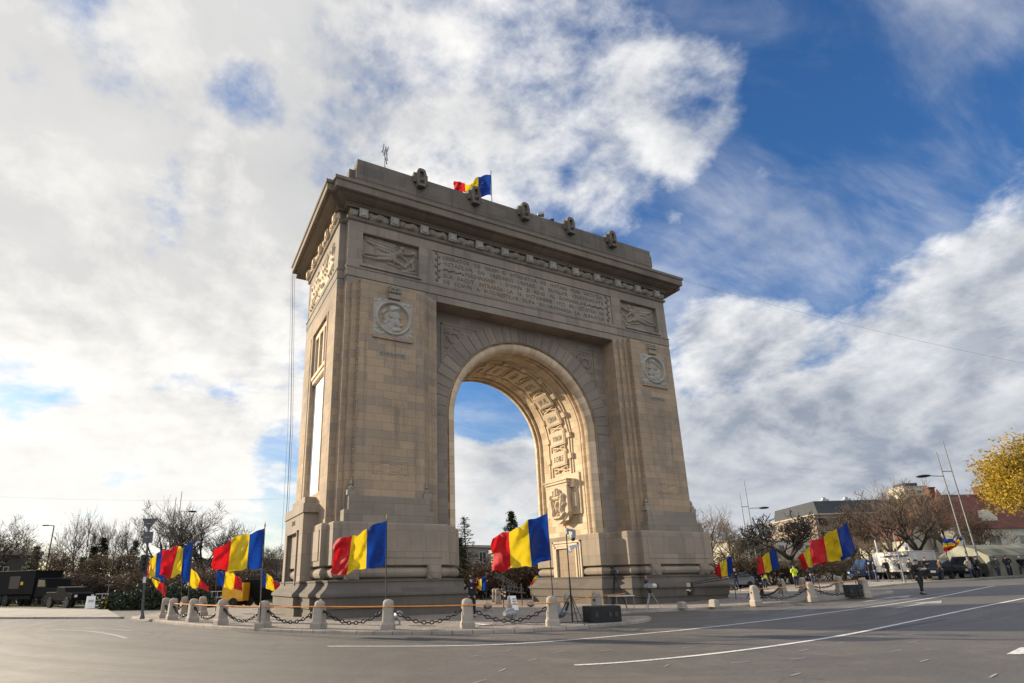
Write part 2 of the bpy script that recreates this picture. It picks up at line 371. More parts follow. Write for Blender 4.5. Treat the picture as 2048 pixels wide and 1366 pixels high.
def cobbles(name):
    m = bpy.data.materials.new(name); m.use_nodes = True; t = NT(m.node_tree); b = m.node_tree.nodes['Principled BSDF']
    ob = t.n('ShaderNodeTexCoord').outputs['Object']
    v = t.n('ShaderNodeTexVoronoi', feature='DISTANCE_TO_EDGE'); v.inputs['Scale'].default_value = 9; v.inputs['Randomness'].default_value = .55; t.L(ob, v.inputs['Vector'])
    v2 = t.n('ShaderNodeTexVoronoi'); v2.inputs['Scale'].default_value = 9; v2.inputs['Randomness'].default_value = .55; t.L(ob, v2.inputs['Vector'])
    s2 = t.n('ShaderNodeSeparateColor'); t.L(v2.outputs['Color'], s2.inputs[0])
    c = t.mix(s2.outputs[0], (.42, .35, .29), (.27, .235, .205))
    c = t.mix(t.mr(t.noise(ob, .5, 6), .4, .7), c, (.24, .21, .185))
    gap = t.mr(v.outputs['Distance'], .0, .12)
    c = t.mix(gap, (.08, .07, .06), c); t.L(c, b.inputs['Base Color']); b.inputs['Roughness'].default_value = .8
    bp = t.n('ShaderNodeBump'); bp.inputs['Strength'].default_value = .8; bp.inputs['Distance'].default_value = .02
    t.L(gap, bp.inputs['Height']); t.L(bp.outputs[0], b.inputs['Normal']); M[name] = m
cobbles('cobbles')
stone('kerb_stone', (.36, .31, .26), (.26, .23, .20), brick=False, stain=.4, streak=.1, bump=.5)
def paint(name, col):
    m = bpy.data.materials.new(name); m.use_nodes = True; t = NT(m.node_tree); b = m.node_tree.nodes['Principled BSDF']
    ob = t.n('ShaderNodeTexCoord').outputs['Object']
    w = t.math('MULTIPLY', t.mr(t.noise(ob, 14, 7, .75), .5, .62), t.mr(t.noise(ob, .6, 3), .35, .6))
    w = t.math('ADD', w, t.math('MULTIPLY', t.mr(t.noise(ob, 45, 3, .7), .55, .65), .5), clamp=True)
    t.L(t.mix(w, col, (.12, .115, .11)), b.inputs['Base Color']); b.inputs['Roughness'].default_value = .65; M[name] = m
paint('road_paint', (.70, .69, .66)); paint('old_paint', (.36, .35, .34))
def soil(name, c1, c2, sc=1.2):
    m = bpy.data.materials.new(name); m.use_nodes = True; t = NT(m.node_tree); b = m.node_tree.nodes['Principled BSDF']
    ob = t.n('ShaderNodeTexCoord').outputs['Object']
    c = t.mix(t.mr(t.noise(ob, .15*sc, 7, .7), .4, .6), c1, c2); c = t.mix(t.mr(t.noise(ob, 6*sc, 6, .8), .45, .7), c, tuple(x*.4 for x in c1))
    t.L(c, b.inputs['Base Color']); b.inputs['Roughness'].default_value = .95; M[name] = m
soil('winter_grass', (.085, .095, .035), (.14, .115, .06))

def gridvals(a, b, near0, near1, fine, grow=1.35):
    xs = [near0]; x = near0
    while x < near1: x += fine; xs.append(x)
    s = fine
    while xs[-1] < b: s *= grow; xs.append(xs[-1]+s)
    s = fine
    while xs[0] > a: s *= grow; xs.insert(0, xs[0]-s)
    return xs
xs = gridvals(-1500, 1500, -30, 90, 1.5); ys = gridvals(-1500, 1500, -40, 60, 1.5)
g = MB(); nx, ny = len(xs), len(ys)
g.add([(x, y, gz(x, y)) for y in ys for x in xs], [(j*nx+i, j*nx+i+1, (j+1)*nx+i+1, (j+1)*nx+i) for j in range(ny-1) for i in range(nx-1)])
tag(g.build('ground', 'asphalt', fixn=False, smooth='all'), kind='structure')

from mathutils.geometry import delaunay_2d_cdt
def dense(poly, step=.8, closed=True):
    out = []
    n = len(poly)
    for i in range(n if closed else n-1):
        a = Vector(poly[i]); b = Vector(poly[(i+1) % n]); k = max(1, int((b-a).length/step))
        out += [tuple(a + (b-a)*j/k) for j in range(k)]
    if not closed: out.append(tuple(poly[-1]))
    return out
def catmull(pts, k=4, closed=False):
    P_ = [Vector(p) for p in pts]; n = len(P_); out = []
    for i in range(n if closed else n-1):
        p0 = P_[i-1] if (i or closed) else P_[0]; p1 = P_[i]; p2 = P_[(i+1) % n]; p3 = P_[(i+2) % n] if (closed or i+2 < n) else P_[-1]
        for j in range(k):
            t = j/k; out.append(tuple(.5*((2*p1) + (p2-p0)*t + (2*p0-5*p1+4*p2-p3)*t*t + (3*p1-p0-3*p2+p3)*t**3)))
    if not closed: out.append(tuple(P_[-1]))
    return out
def area_sign(p): return sum(p[i-1][0]*p[i][1]-p[i][0]*p[i-1][1] for i in range(len(p)))
def slab(name, poly, h, m, step=1.5, inset=0, base=-.3, kind='structure', parent=None):
    """raised paving that follows the ground: top at ground + h"""
    if area_sign(poly) < 0: poly = poly[::-1]
    if inset: poly = offset(poly, -inset)
    b = dense(poly, .7); n = len(b)
    xs_ = [p[0] for p in b]; ys_ = [p[1] for p in b]; inner = []
    x = min(xs_)
    while x < max(xs_):
        y = min(ys_)
        while y < max(ys_): inner.append((x+.01, y+.013)); y += step
        x += step
    res = delaunay_2d_cdt([Vector(p) for p in b] + [Vector(p) for p in inner], [], [list(range(n))], 1, 1e-4)
    mb = MB(); vs = [(v.x, v.y, gz(v.x, v.y)+h) for v in res[0]]
    mb.add(vs, [tuple(f) for f in res[2]])
    if base is not None:
        k = len(mb.v)
        for p in b: mb.v.append(Vector((p[0], p[1], gz(*p)+h))); mb.v.append(Vector((p[0], p[1], gz(*p)+base)))
        for i in range(n): j = (i+1) % n; mb.f.append([k+2*i, k+2*i+1, k+2*j+1, k+2*j])
    o = mb.build(name, m, fixn=False, parent=parent)
    for pl in o.data.polygons: pass
    return tag(o, kind=kind)
def kerb(name, line, w, h, m, stone_len=1.0, closed=True, jit=.004):
    """kerb stones along a line, each with chamfered edges"""
    pts = dense(line, stone_len, closed); n = len(pts); mb = MB()
    for i in range(n if closed else n-1):
        a = Vector(pts[i]); b = Vector(pts[(i+1) % n]); d = (b-a); L = d.length
        if L < .05: continue
        d /= L; nrm = Vector((-d.y, d.x)); dz = rnd.uniform(-jit, jit); o = rnd.uniform(-jit, jit)*1.5
        a2 = a + d*.010 + nrm*o; b2 = b - d*.010 + nrm*o
        prof = [(0, -.3), (0, h-.035+dz), (.035, h+dz), (w, h+dz-.002), (w, -.3)]
        mb.rings([[(p.x+nrm.x*q, p.y+nrm.y*q, gz(p.x, p.y)+z) for q, z in prof] for p in (a2, b2)])
    return tag(mb.build(name, m, bevel=0), kind='structure')
front = [(-21.34, 9.0), (-20.6, 6.26), (-19.7, 3.18), (-18.6, -.4), (-17.35, -3.4), (-15.99, -5.85), (-14.77, -7.57), (-13.0, -9.5), (-10.7, -10.85), (-8.0, -11.5), (-5.85, -11.41), (-3.79, -10.98), (-2.3, -10.3), (-1.66, -9.6)]
f2 = catmull(front, 4)
notch = catmull([(-1.45, -9.2), (-1.9, -8.95), (-2.72, -8.85), (-3.3, -8.3), (-3.3, -7.1), (-2.6, -6.1), (-1.06, -5.84), (.13, -5.85), (2.45, -5.9), (4.51, -6.16), (6.59, -6.4), (8.39, -6.83), (10.27, -7.3), (11.75, -7.95), (13.56, -8.55), (15.05, -8.95), (17.04, -9.0), (18.6, -8.7), (19.6, -7.9), (19.9, -6.8)], 3)
back = catmull([(20.6, -2.0), (22.0, 6.0), (20.0, 15.0), (13.0, 22.0), (0.0, 25.0), (-12.0, 22.5), (-19.5, 16.0)], 3)
island = f2 + notch + back
slab('island_paving', island, .118, 'cobbles', inset=.28)
kerb('island_kerb', island, .30, .125, 'kerb_stone', 1.1)
left_slab = [(-21.9, 9.6), (-28.4, 15.45), (-46, 33.5), (-80, 66), (-84, 76), (-50, 55), (-32.4, 36), (-23.45, 23.0)]
slab('pavement', left_slab, .10, 'paving', step=3)
kerb('kerb', [left_slab[i] for i in (3, 2, 1, 0)], .3, .108, 'kerb_stone', 1.2, closed=False)
# planted ground beyond the carriageways
def sheet(name, poly, h, m, step=2.0, kind='structure'): return slab(name, poly, h, m, step=step, base=None, kind=kind)
tag(sheet('grass', [(-36, 44), (-24, 30), (-17, 28), (-6, 36), (8, 40), (22, 36), (30, 26), (36, 14), (60, 22), (90, 60), (60, 130), (-60, 170), (-140, 120), (-90, 80)], .02, 'winter_grass', step=6), kind='structure')
far_walk = catmull([(23.0, -3.4), (30, -3.9), (40, -5.0), (52, -5.0), (62, -3.5), (75, -2.0), (75, 10), (52, 4.5), (36, 5.5), (28, 8), (22.5, 4)], 2, True)
slab('pavement', far_walk, .09, 'paving', step=3); kerb('kerb', far_walk, .3, .10, 'kerb_stone', 1.3)
# painted markings, dark band and patches: sheets 4 mm and more above the asphalt
def ribbon(mb, pts, w, h=.008):
    p = dense(catmull(pts, 6), .5, closed=False); n = len(p); o = len(mb.v)
    for i in range(n):
        a = Vector(p[max(i-1, 0)]); b = Vector(p[min(i+1, n-1)]); d = (b-a).normalized(); q = Vector(p[i]); ww = w if not callable(w) else w(i/(n-1))
        for s in (-1, 1): r = q + Vector((-d.y, d.x))*s*ww/2; mb.v.append(Vector((r.x, r.y, gz(r.x, r.y)+h)))
    for i in range(n-1): mb.f.append([o+2*i, o+2*i+1, o+2*i+3, o+2*i+2])
def flat(mb, poly, h=.008):
    o = len(mb.v)
    for x, y in poly: mb.v.append(Vector((x, y, gz(x, y)+h)))
    mb.f.append(list(range(o, o+len(poly))))
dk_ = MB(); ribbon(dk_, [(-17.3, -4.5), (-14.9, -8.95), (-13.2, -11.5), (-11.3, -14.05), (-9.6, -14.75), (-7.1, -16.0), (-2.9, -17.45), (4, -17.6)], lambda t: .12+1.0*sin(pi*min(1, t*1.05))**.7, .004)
tag(dk_.build('asphalt_strip', 'asphalt_dark', fixn=False), kind='structure')  # long band of darker asphalt tone across the road
pt = MB(); ribbon(pt, [(3.0, -11.2), (6.5, -11.0), (10, -11.3), (15, -11.6)], 1.5, .004); ribbon(pt, [(-3, -13.2), (1, -12.8), (3, -12.4)], .8, .004)
tag(pt.build('asphalt_strip', 'asphalt_patch', fixn=False), kind='structure')
lm = MB()
ribbon(lm, [(-15.71, -11.67), (-14.03, -12.89), (-12.73, -13.7), (-11.31, -14.18), (-9.54, -14.3), (-7.43, -14.21), (-4.67, -13.98), (-1.05, -13.43), (3.71, -12.75), (7.17, -12.62), (10.89, -12.7), (16.25, -12.3), (25.44, -10.84)], .13)
ribbon(lm, [(-12.35, -18.36), (-11.55, -18.54), (-10.6, -18.64), (-9.13, -18.67), (-7.34, -18.57), (-5.07, -18.32), (-2.75, -17.98), (1.97, -17.16), (6.49, -16.7), (10.0, -16.45), (13.93, -16.2), (22, -15.5)], .14)
tag(lm.build('road_markings', 'road_paint', fixn=False), kind='structure')
om = MB()
ribbon(om, [(7.3, -11.95), (13.11, -11.75), (19.3, -11.3), (27, -11.2)], .10)
for (x, y, a, l) in [(-14.9, -19.0, .5, .5), (-13.6, -20.2, .3, .45), (-12.6, -17.2, .5, .4), (-11.3, -16.4, .3, .5), (-10.2, -16.8, .25, .5), (-9.4, -19.9, -.1, .5), (-9.9, -21.4, .2, .4), (-8.0, -20.2, .0, .5), (-8.2, -17.5, .1, .5),
        (-6.6, -19.4, .2, .5), (-6.3, -21.7, .15, .5), (-5.1, -20.6, .1, .5), (-4.4, -19.0, .2, .5), (-3.0, -19.9, .1, .5), (-1.2, -19.0, .2, .5), (-12.1, -15.4, .6, .35), (-13.3, -15.9, .4, .4), (-7.4, -23.2, .2, .5), (-10.9, -19.4, .5, .4), (-13.9, -18.1, .7, .4), (-16.2, -21.2, -.9, .5)]:
    ribbon(om, [(x-l/2*cos(a), y-l/2*sin(a)), (x, y), (x+l/2*cos(a), y+l/2*sin(a))], .035)
for (x, y) in [(6.0, -9.4), (9.5, -9.7), (-.4, -10.6), (3.0, -9.6)]: ribbon(om, [(x, y), (x+1.2, y-.05), (x+2.4, y)], .06)
def arrow(x, y, a, L=3.2, wd=.9):
    c, s = cos(a), sin(a); T = lambda u, v: (x+u*c-v*s, y+u*s+v*c)
    flat(om, [T(0, -.12), T(L*.6, -.12), T(L*.6, .12), T(0, .12)]); flat(om, [T(L*.6, -wd/2), T(L, 0), T(L*.6, wd/2)])
arrow(8.2, -13.9, .05, 4.5, 1.3); arrow(12, -10.6, .0, 4.5, 1.3)
ribbon(om, [(-23.9, 2.1), (-22.6, .2), (-21.5, -2.6), (-20.9, -4.9)], .16); ribbon(om, [(-22.5, 1.6), (-21.6, .4), (-20.9, -1.0)], .14)
tag(om.build('old_road_markings', 'old_paint', fixn=False), kind='structure')
wm = MB(); flat(wm, [(-4.1, -22.15), (-2.6, -21.85), (-1.8, -22.3), (-3.7, -22.45)]); tag(wm.build('road_arrow', 'road_paint', fixn=False), kind='structure')
FLAGS = {'F1':([(-12.9,-8.46,3.85),(-13.54,-8.14,3.6),(-14.02,-7.9,3.28),(-14.57,-7.62,3.25)],[(-12.93,-8.45,2.25),(-13.54,-8.14,2.17),(-14.15,-7.83,2.01),(-14.7,-7.55,2.0)],(-12.88,-8.47,0.06),(-12.91,-8.46,4.06)),
 'F2':([(-7.64,-11.14,4.01),(-8.29,-10.81,3.72),(-8.92,-10.49,3.41),(-9.47,-10.21,3.11)],[(-7.6,-11.16,2.34),(-8.24,-10.84,2.2),(-8.91,-10.5,2.03),(-9.51,-10.19,2.05)],(-7.62,-11.15,0.1),(-7.65,-11.14,4.24)),
 'F3':([(-16.66,-4.76,3.8),(-17.17,-4.5,3.63),(-17.78,-4.19,3.4),(-18.37,-3.89,3.02)],[(-16.66,-4.76,2.28),(-17.17,-4.5,2.23),(-17.83,-4.16,2.22),(-18.38,-3.89,2.21)],(-16.57,-4.8,0.08),(-16.66,-4.76,4.01)),
 'F4':([(-18.88,3.33,3.89),(-19.29,3.54,3.52),(-19.52,3.65,3.55),(-20.21,4.0,3.44)],[(-18.85,3.31,1.79),(-19.26,3.52,2.19),(-19.7,3.74,2.08),(-20.22,4.01,2.25)],(-18.81,3.29,0.02),(-18.89,3.33,4.07)),
 'F5':([(-20.07,7.52,3.71),(-20.5,7.74,3.42),(-20.79,7.89,3.01),(-20.85,7.92,2.59)],[(-19.98,7.48,2.11),(-20.44,7.71,2.14),(-20.72,7.85,2.12),(-20.83,7.91,2.28)],(-19.86,7.42,-0.09),(-20.08,7.53,4.01)),
 'F6':([(-20.04,10.31,2.66),(-20.32,10.45,2.33),(-20.12,10.35,1.98),(-19.78,10.18,1.72)],[(-20.03,10.3,1.87),(-20.61,10.6,2.11),(-20.31,10.45,1.6),(-19.8,10.19,1.08)],(-19.68,10.13,-0.18),(-20.06,10.32,2.78)),
 'F7':([(-19.06,11.49,2.67),(-18.59,11.26,2.72),(-18.0,10.95,2.12),(-17.47,10.69,1.62)],[(-19.0,11.47,1.94),(-18.66,11.29,1.74),(-18.07,10.99,1.51),(-17.49,10.7,1.35)],(-18.82,11.37,0.07),(-19.07,11.5,2.83)),
 'F8':([(-16.99,12.69,2.55),(-16.45,12.41,2.52),(-15.89,12.13,2.32),(-15.49,11.92,2.1)],[(-16.93,12.66,1.69),(-16.48,12.42,1.57),(-15.89,12.13,1.41),(-15.38,11.87,1.35)],(-16.81,12.6,-0.0),(-17.0,12.69,2.7)),
 'F9':([(-14.41,11.37,2.6),(-14.08,11.21,2.38),(-13.71,11.02,2.06),(-13.35,10.83,1.72)],[(-14.36,11.35,1.54),(-14.04,11.18,1.43),(-13.52,10.92,1.3),(-13.18,10.75,1.36)],(-14.27,11.3,0.01),(-14.42,11.38,2.75)),
 'F10':([(2.57,11.71,2.06),(2.2,11.91,1.88),(1.78,12.11,1.61),(1.33,12.35,1.42)],[(2.54,11.73,0.96),(2.21,11.9,0.91),(1.93,12.04,1.1),(1.32,12.35,1.15)],(2.51,11.74,-0.35),(2.55,11.72,2.28)),
 'F11':([(6.45,9.74,1.98),(6.16,9.89,2.0),(5.85,10.05,1.77),(5.6,10.17,1.38)],[(6.48,9.73,1.28),(6.06,9.94,0.89),(5.73,10.11,0.84),(5.63,10.16,1.14)],(6.42,9.76,-0.28),(6.44,9.75,2.17)),
 'R1':([(12.04,-3.2,2.94),(11.72,-3.04,2.73),(11.31,-2.83,2.49),(10.91,-2.62,1.99)],[(12.01,-3.18,1.85),(11.67,-3.01,1.7),(11.32,-2.83,1.55),(10.94,-2.64,1.84)],(11.93,-3.14,0.34),(12.05,-3.2,3.15)),
 'R2':([(13.66,-5.14,3.26),(13.26,-4.94,3.05),(12.85,-4.73,2.81),(12.6,-4.6,2.76)],[(13.71,-5.17,2.1),(13.26,-4.94,1.98),(12.87,-4.74,1.8),(12.41,-4.51,1.75)],(13.62,-5.12,0.36),(13.66,-5.15,3.42)),
 'R3':([(16.19,-5.87,3.44),(16.05,-5.79,3.41),(15.62,-5.58,2.99),(15.29,-5.41,2.79)],[(16.24,-5.89,2.43),(16.02,-5.78,2.14),(15.75,-5.65,2.08),(15.45,-5.49,2.0)],(16.16,-5.85,0.48),(16.18,-5.87,3.56)),
 'R4':([(14.1,-9.41,4.49),(13.51,-9.11,4.1),(12.78,-8.73,3.75),(12.06,-8.37,3.46)],[(14.23,-9.47,2.91),(13.54,-9.12,2.65),(12.78,-8.73,2.34),(12.04,-8.36,2.19)],(14.01,-9.36,0.39),(14.11,-9.41,4.72)),
 'R5':([(16.17,-8.1,4.44),(15.5,-7.76,4.04),(14.74,-7.37,3.65),(14.25,-7.13,3.28)],[(16.2,-8.12,2.67),(15.58,-7.8,2.48),(14.84,-7.43,2.32),(14.39,-7.2,2.27)],(16.1,-8.07,0.56),(16.15,-8.09,4.56)),
 'T1':([(32.94,11.98,2.95),(33.02,11.94,2.7),(33.1,11.9,2.5),(33.2,11.84,2.4)],[(32.83,12.03,2.65),(32.88,12.01,2.41),(33.01,11.94,2.16),(33.14,11.88,2.11)],(32.7,12.1,1.28),(32.98,11.96,3.1)),
 'T2':([(34.11,11.38,3.12),(33.97,11.45,2.98),(33.84,11.52,2.88),(33.69,11.6,2.78)],[(34.13,11.38,2.63),(33.96,11.46,2.43),(33.81,11.54,2.34),(33.69,11.59,2.49)],(34.1,11.39,1.25),(34.13,11.37,3.27)),
 'TOP':([(0.07,4.58,33.35),(-0.83,5.04,33.07),(-1.81,5.54,32.71),(-2.62,5.95,32.52)],[(0.03,4.6,31.34),(-0.87,5.06,31.31),(-1.8,5.53,31.17),(-2.62,5.95,31.71)],(0.05,4.59,30.93),(0.09,4.57,33.72))}
LAMPFLAGS = [((39.91,-2.56,4.44),(40.22,-2.72,4.44),(39.74,-2.48,3.4),(40.05,-2.63,3.39)),((40.26,-2.74,4.44),(40.62,-2.92,4.47),(40.1,-2.66,3.43),(40.42,-2.82,3.51)),((40.59,-2.9,4.52),(40.89,-3.06,4.17),(40.21,-2.71,3.6),(40.53,-2.88,3.63)),((41.36,-3.3,4.67),(41.44,-3.34,4.37),(40.7,-2.96,4.01),(40.85,-3.04,3.83))]
# ------------------------------------------------------------------ the arch
arch = empty('triumphal_arch', (0, 0, 0), label='huge stone triumphal arch with carved reliefs and one tall round opening on the island', cat='arch')
ZC, RO = 11.3, 5.12           # spring of the arch, clear radius
DEP = 9.3; YM = DEP/2
def A(name, mb, m, parent=arch, **k): return mb.build(name, m, parent=parent, **k)

# --- plan of a pier at the dado (left pier, counter-clockwise); mirrored for the right one
def sym(pts):          # front half given from left-back to front-right; mirrored in depth
    return pts + [(x, 2*YM-y) for x, y in reversed(pts)]
PIER = [(-13.62, YM-.001), (-13.62, 2.25), (-13.3, 2.25), (-13.3, .05), (-12.98, .05), (-12.98, -1.0), (-6.8, -1.0), (-6.8, -.45), (-6.1, -.45), (-6.1, 1.15), (-RO, 1.15), (-RO, YM-.001)]
def pier_poly(pts): 
    h = [p for p in pts if p[1] < YM-.01]
    return h + [(x, 2*YM-y) for x, y in reversed(h)]
PP = pier_poly(PIER)
def both(f, name, m, **k):
    """build for the left pier, then a mirrored one for the right"""
    for s in (1, -1):
        mb = f()
        if s < 0:
            for v in mb.v: v.x = -v.x
            mb.f = [q[::-1] for q in mb.f]; mb.uv = {k_: v_[::-1] for k_, v_ in mb.uv.items()}
        A(name, mb, m, **k)
def plinth():
    mb = MB()
    mb.stack(PP, [(.42, -.4), (.42, .52), (.50, .54), (.50, 1.04), (.60, 1.06), (.60, 1.16), (.55, 1.22), (.44, 1.30), (.30, 1.42), (.20, 1.56), (.16, 1.70), (.20, 1.72), (.20, 1.80), (-.12, 1.82)])
    return mb
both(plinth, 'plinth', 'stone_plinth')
def torus_base():
    mb = MB()
    pr = [(-.30, 1.80), (-.30, 1.88)]
    R = .27
    for i in range(9): a = -pi/2 + pi*i/8; pr.append((-.28+R*cos(a), 2.14+R*sin(a)))
    pr += [(-.30, 2.42), (-.30, 2.50)]
    mb.stack(PP, pr); return mb
both(torus_base, 'torus_moulding', 'stone_dado', smooth=True)
def dado():
    mb = MB(); mb.stack(PP, [(-.10, 2.47), (0, 2.50), (0, 3.0), (0, 4.50), (-.04, 4.58), (-.3, 4.60)]); return mb
both(dado, 'pedestal', 'stone_dado', bevel=.02)
def dado_panels():
    mb = MB()          # slightly raised fields on the pedestal faces
    mb.box(-12.6, -7.2, -1.03, -.9, 2.85, 4.2); mb.box(-13.345, -13.2, .35, 1.95, 2.75, 4.25)
    return mb
both(dado_panels, 'pedestal_panel', 'stone_dado', bevel=.015)
# round bosses on square blocks in the torus band
for x in (-12.0, -7.65, 7.65, 12.0):
    mb = MB(); mb.box(x-.36, x+.36, -1.12, -.6, 1.82, 2.497)
    for i, (r, y) in enumerate(((.30, -1.18), (.22, -1.215), (.12, -1.24))):
        mb.rings([[(x+r*cos(2*pi*j/24), yy, 2.15+r*sin(2*pi*j/24)) for j in range(24)] for yy in (-1.1, y)])
    A('roundel_block', mb, 'stone_dado', bevel=.015)
# steps above the pedestal (bands with worn lettering)
def steps():
    mb = MB()
    mb.box(-12.45, -7.6, -.87, 1.3, 4.58, 5.18); mb.box(-12.2, -7.75, -.75, 1.3, 5.18, 5.92)
    return mb
def steps_back():
    mb = MB(); mb.box(-12.45, -7.6, DEP-1.3, DEP+.87, 4.58, 5.18); mb.box(-12.2, -7.75, DEP-1.3, DEP+.75, 5.18, 5.92); return mb
both(steps_back, 'base_step', 'stone_frieze')
both(steps, 'base_step', 'stone_frieze', bevel=.02)
# --- shaft: stepped strips out to the projecting panel
SH = [(-13.0, .6), (-12.62, .6), (-12.62, 0.0), (-12.30, 0.0), (-12.30, -.30), (-11.98, -.30), (-11.93, -.62), (-8.02, -.62), (-7.98, -.34), (-7.72, -.34), (-7.72, -.17), (-7.38, -.17), (-7.38, 0.0), (-6.98, 0.0), (-6.98, 1.26), (-6.0, 1.26)]
def shaft():
    mb = MB()
    half = [p for p in SH]
    # inner face lies behind the arch lining
    poly = half + [(-6.0, DEP-1.26)] + [(x, DEP-y) for x, y in reversed(half[:-1])]
    # the long side recess (window) is cut by giving the side wall a niche
    poly = poly + [(-13.0, 6.98), (-12.8, 6.98), (-12.8, 6.78), (-13.0, 6.78), (-13.0, 6.4), (-12.55, 6.4), (-12.55, 2.75), (-13.0, 2.75), (-13.0, 2.5), (-12.8, 2.5), (-12.8, 2.3), (-13.0, 2.3)]
    low = half + [(-6.0, DEP-1.26)] + [(x, DEP-y) for x, y in reversed(half[:-1])]
    mb.prism(low, 4.4, 6.5); mb.prism(poly, 6.5, 17.3); mb.prism(low, 17.3, 18.22)
    return mb
both(shaft, 'pier', 'stone_shaft')
def side_fit():
    mb = MB()      # transom, mullions and sill of the side recess
    mb.box(-12.90, -12.5, 2.75, 6.4, 13.85, 14.1); mb.box(-12.97, -12.5, 2.75, 6.4, 14.1, 14.35)
    for y in (2.75, 3.8, 4.95, 6.1): mb.box(-12.85, -12.5, y, y+.3, 14.35, 17.3)
    mb.box(-12.84, -12.5, 2.75, 6.4, 16.9, 17.3)
    return mb
both(side_fit, 'side_window', 'stone_gold_sunlit', bevel=.02)
pn = MB(); pn.box(-12.68, -12.56, 2.78, 6.36, 6.6, 13.84)
A('white_panel', pn, 'white_panel')
pn = MB(); pn.box(-12.60, -12.56, 2.9, 6.3, 14.4, 16.9); A('window_glazing', pn, 'dark_glass')
# carved leaf bands in the hollow beside each panel: a string of little curls
def curls():
    mb = MB()
    z = 6.05
    while z < 18.0:
        for s in (0, 1):
            zc = z + .07 + s*.16
            mb.ball((-11.965, -.38-.10*s, zc), .055, 6, 1.3); mb.tube((-11.975, -.35, zc), (-11.95, -.58, zc+.12), .03, .015, 5)
        z += .34
    return mb
A('carved_leaf_band', curls(), 'stone_shaft', smooth=True)
cb = MB()
for k in range(1): pass
z = 6.05
while z < 18.0:
    for s in (0, 1):
        zc = z+.07+s*.16; cb.ball((7.985, -.42-.10*s, zc), .055, 6, 1.3); cb.tube((7.995, -.38, zc), (7.98, -.6, zc+.12), .03, .015, 5)
    z += .34
A('carved_leaf_band', cb, 'stone_shaft', smooth=True)
# little acroteria where the bands meet the steps
for x in (-12.05, -7.9, 7.9, 12.05):
    mb = MB(); mb.box(x-.22, x+.22, -.74, -.4, 5.92, 6.18); mb.lathe([(.14, 6.18), (.17, 6.3), (.05, 6.42), (.1, 6.5), (.01, 6.75)], 8, (x, -.58, 0)); A('acroterion', mb, 'stone_carved', smooth=True)

# --- spandrel wall (recessed front and back), barrel, voussoirs
def archpts(R, n=48, z0=4.32, step=.9):
    """points (x,z) from left foot over the crown to right foot with arclength"""
    p = []; z = z0
    k = int((ZC-z0)/step)+1
    for i in range(k): p.append((-R, z0+(ZC-z0)*i/k))
    for i in range(n+1): a = pi - pi*i/n; p.append((R*cos(a), ZC+R*sin(a)))
    for i in range(1, k+1): p.append((R, ZC-(ZC-z0)*i/k))
    return p
def arclen(p):
    L = [0]
    for a, b in zip(p, p[1:]): L.append(L[-1]+(Vector(b)-Vector(a)).length)
    return L
mb = MB()
for Y, dr in ((1.2, 1), (DEP-1.2, -1)):
    p = [q for q in archpts(5.76)]
    for (x0, z0), (x1, z1) in zip(p, p[1:]):
        if z0 >= ZC-1e-6 and z1 >= ZC-1e-6: mb.add([(x0, Y, z0), (x1, Y, z1), (x1, Y, 18.3), (x0, Y, 18.3)], [(0, 1, 2, 3)])
    for s in (-1, 1): mb.add([(s*7.0, Y, 4.3), (s*5.76, Y, 4.3), (s*5.76, Y, 18.3), (s*7.0, Y, 18.3)], [(0, 1, 2, 3)])
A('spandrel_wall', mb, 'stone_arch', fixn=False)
prof = [(5.76, 1.2), (5.76, 1.42), (5.62, 1.42), (5.62, 1.22), (5.45, 1.22), (5.33, 1.26), (5.22, 1.36), (5.14, 1.52), (5.12, 1.70), (5.34, 1.72), (5.34, 1.92), (5.20, 1.94), (5.145, 2.02), (5.14, 2.12), (5.20, 2.20), (5.42, 2.22), (5.42, 2.36), (5.25, 2.38), (5.25, YM)]
full = prof + [(r, DEP-y) for r, y in reversed(prof[:-1])]
mb = MB(); N = len(archpts(5.2)); AL = arclen(archpts(5.2)); rings = []
for r, y in full: rings.append([(x, y, z) for x, z in archpts(r)])
cum = [0]
for a, b in zip(full, full[1:]): cum.append(cum[-1]+abs(a[1]-b[1])+abs(a[0]-b[0])*.3)
mb.rings(rings, cap=False, closed=False, uvf=lambda i, j: (cum[i], AL[min(j, N-1)]))
A('barrel_vault', mb, 'stone_barrel', fixn=False, smooth=True)
# voussoirs: separate wedge stones with joints
for Y, s in ((1.2, -1), (DEP-1.2, 1)):
    mb = MB(); n = 31
    for i in range(n):
        a0 = pi*i/n + .004; a1 = pi*(i+1)/n - .004; m_ = rnd.uniform(-.006, .006)
        ra, rb = 5.80, 6.98
        R_ = []
        for a in [a0+(a1-a0)*t/4 for t in range(5)]:
            R_.append([(ra*cos(a), Y, ZC+ra*sin(a)), (ra*cos(a), Y+s*(.03+m_), ZC+ra*sin(a)), (rb*cos(a), Y+s*(.03+m_), ZC+rb*sin(a)), (rb*cos(a), Y, ZC+rb*sin(a))])
        uo = rnd.uniform(0, 40)
        mb.rings(R_, uvf=lambda i_, j_: (uo+.1*i_, .1+.05*j_))
    A('voussoir_ring', mb, 'stone_arch')

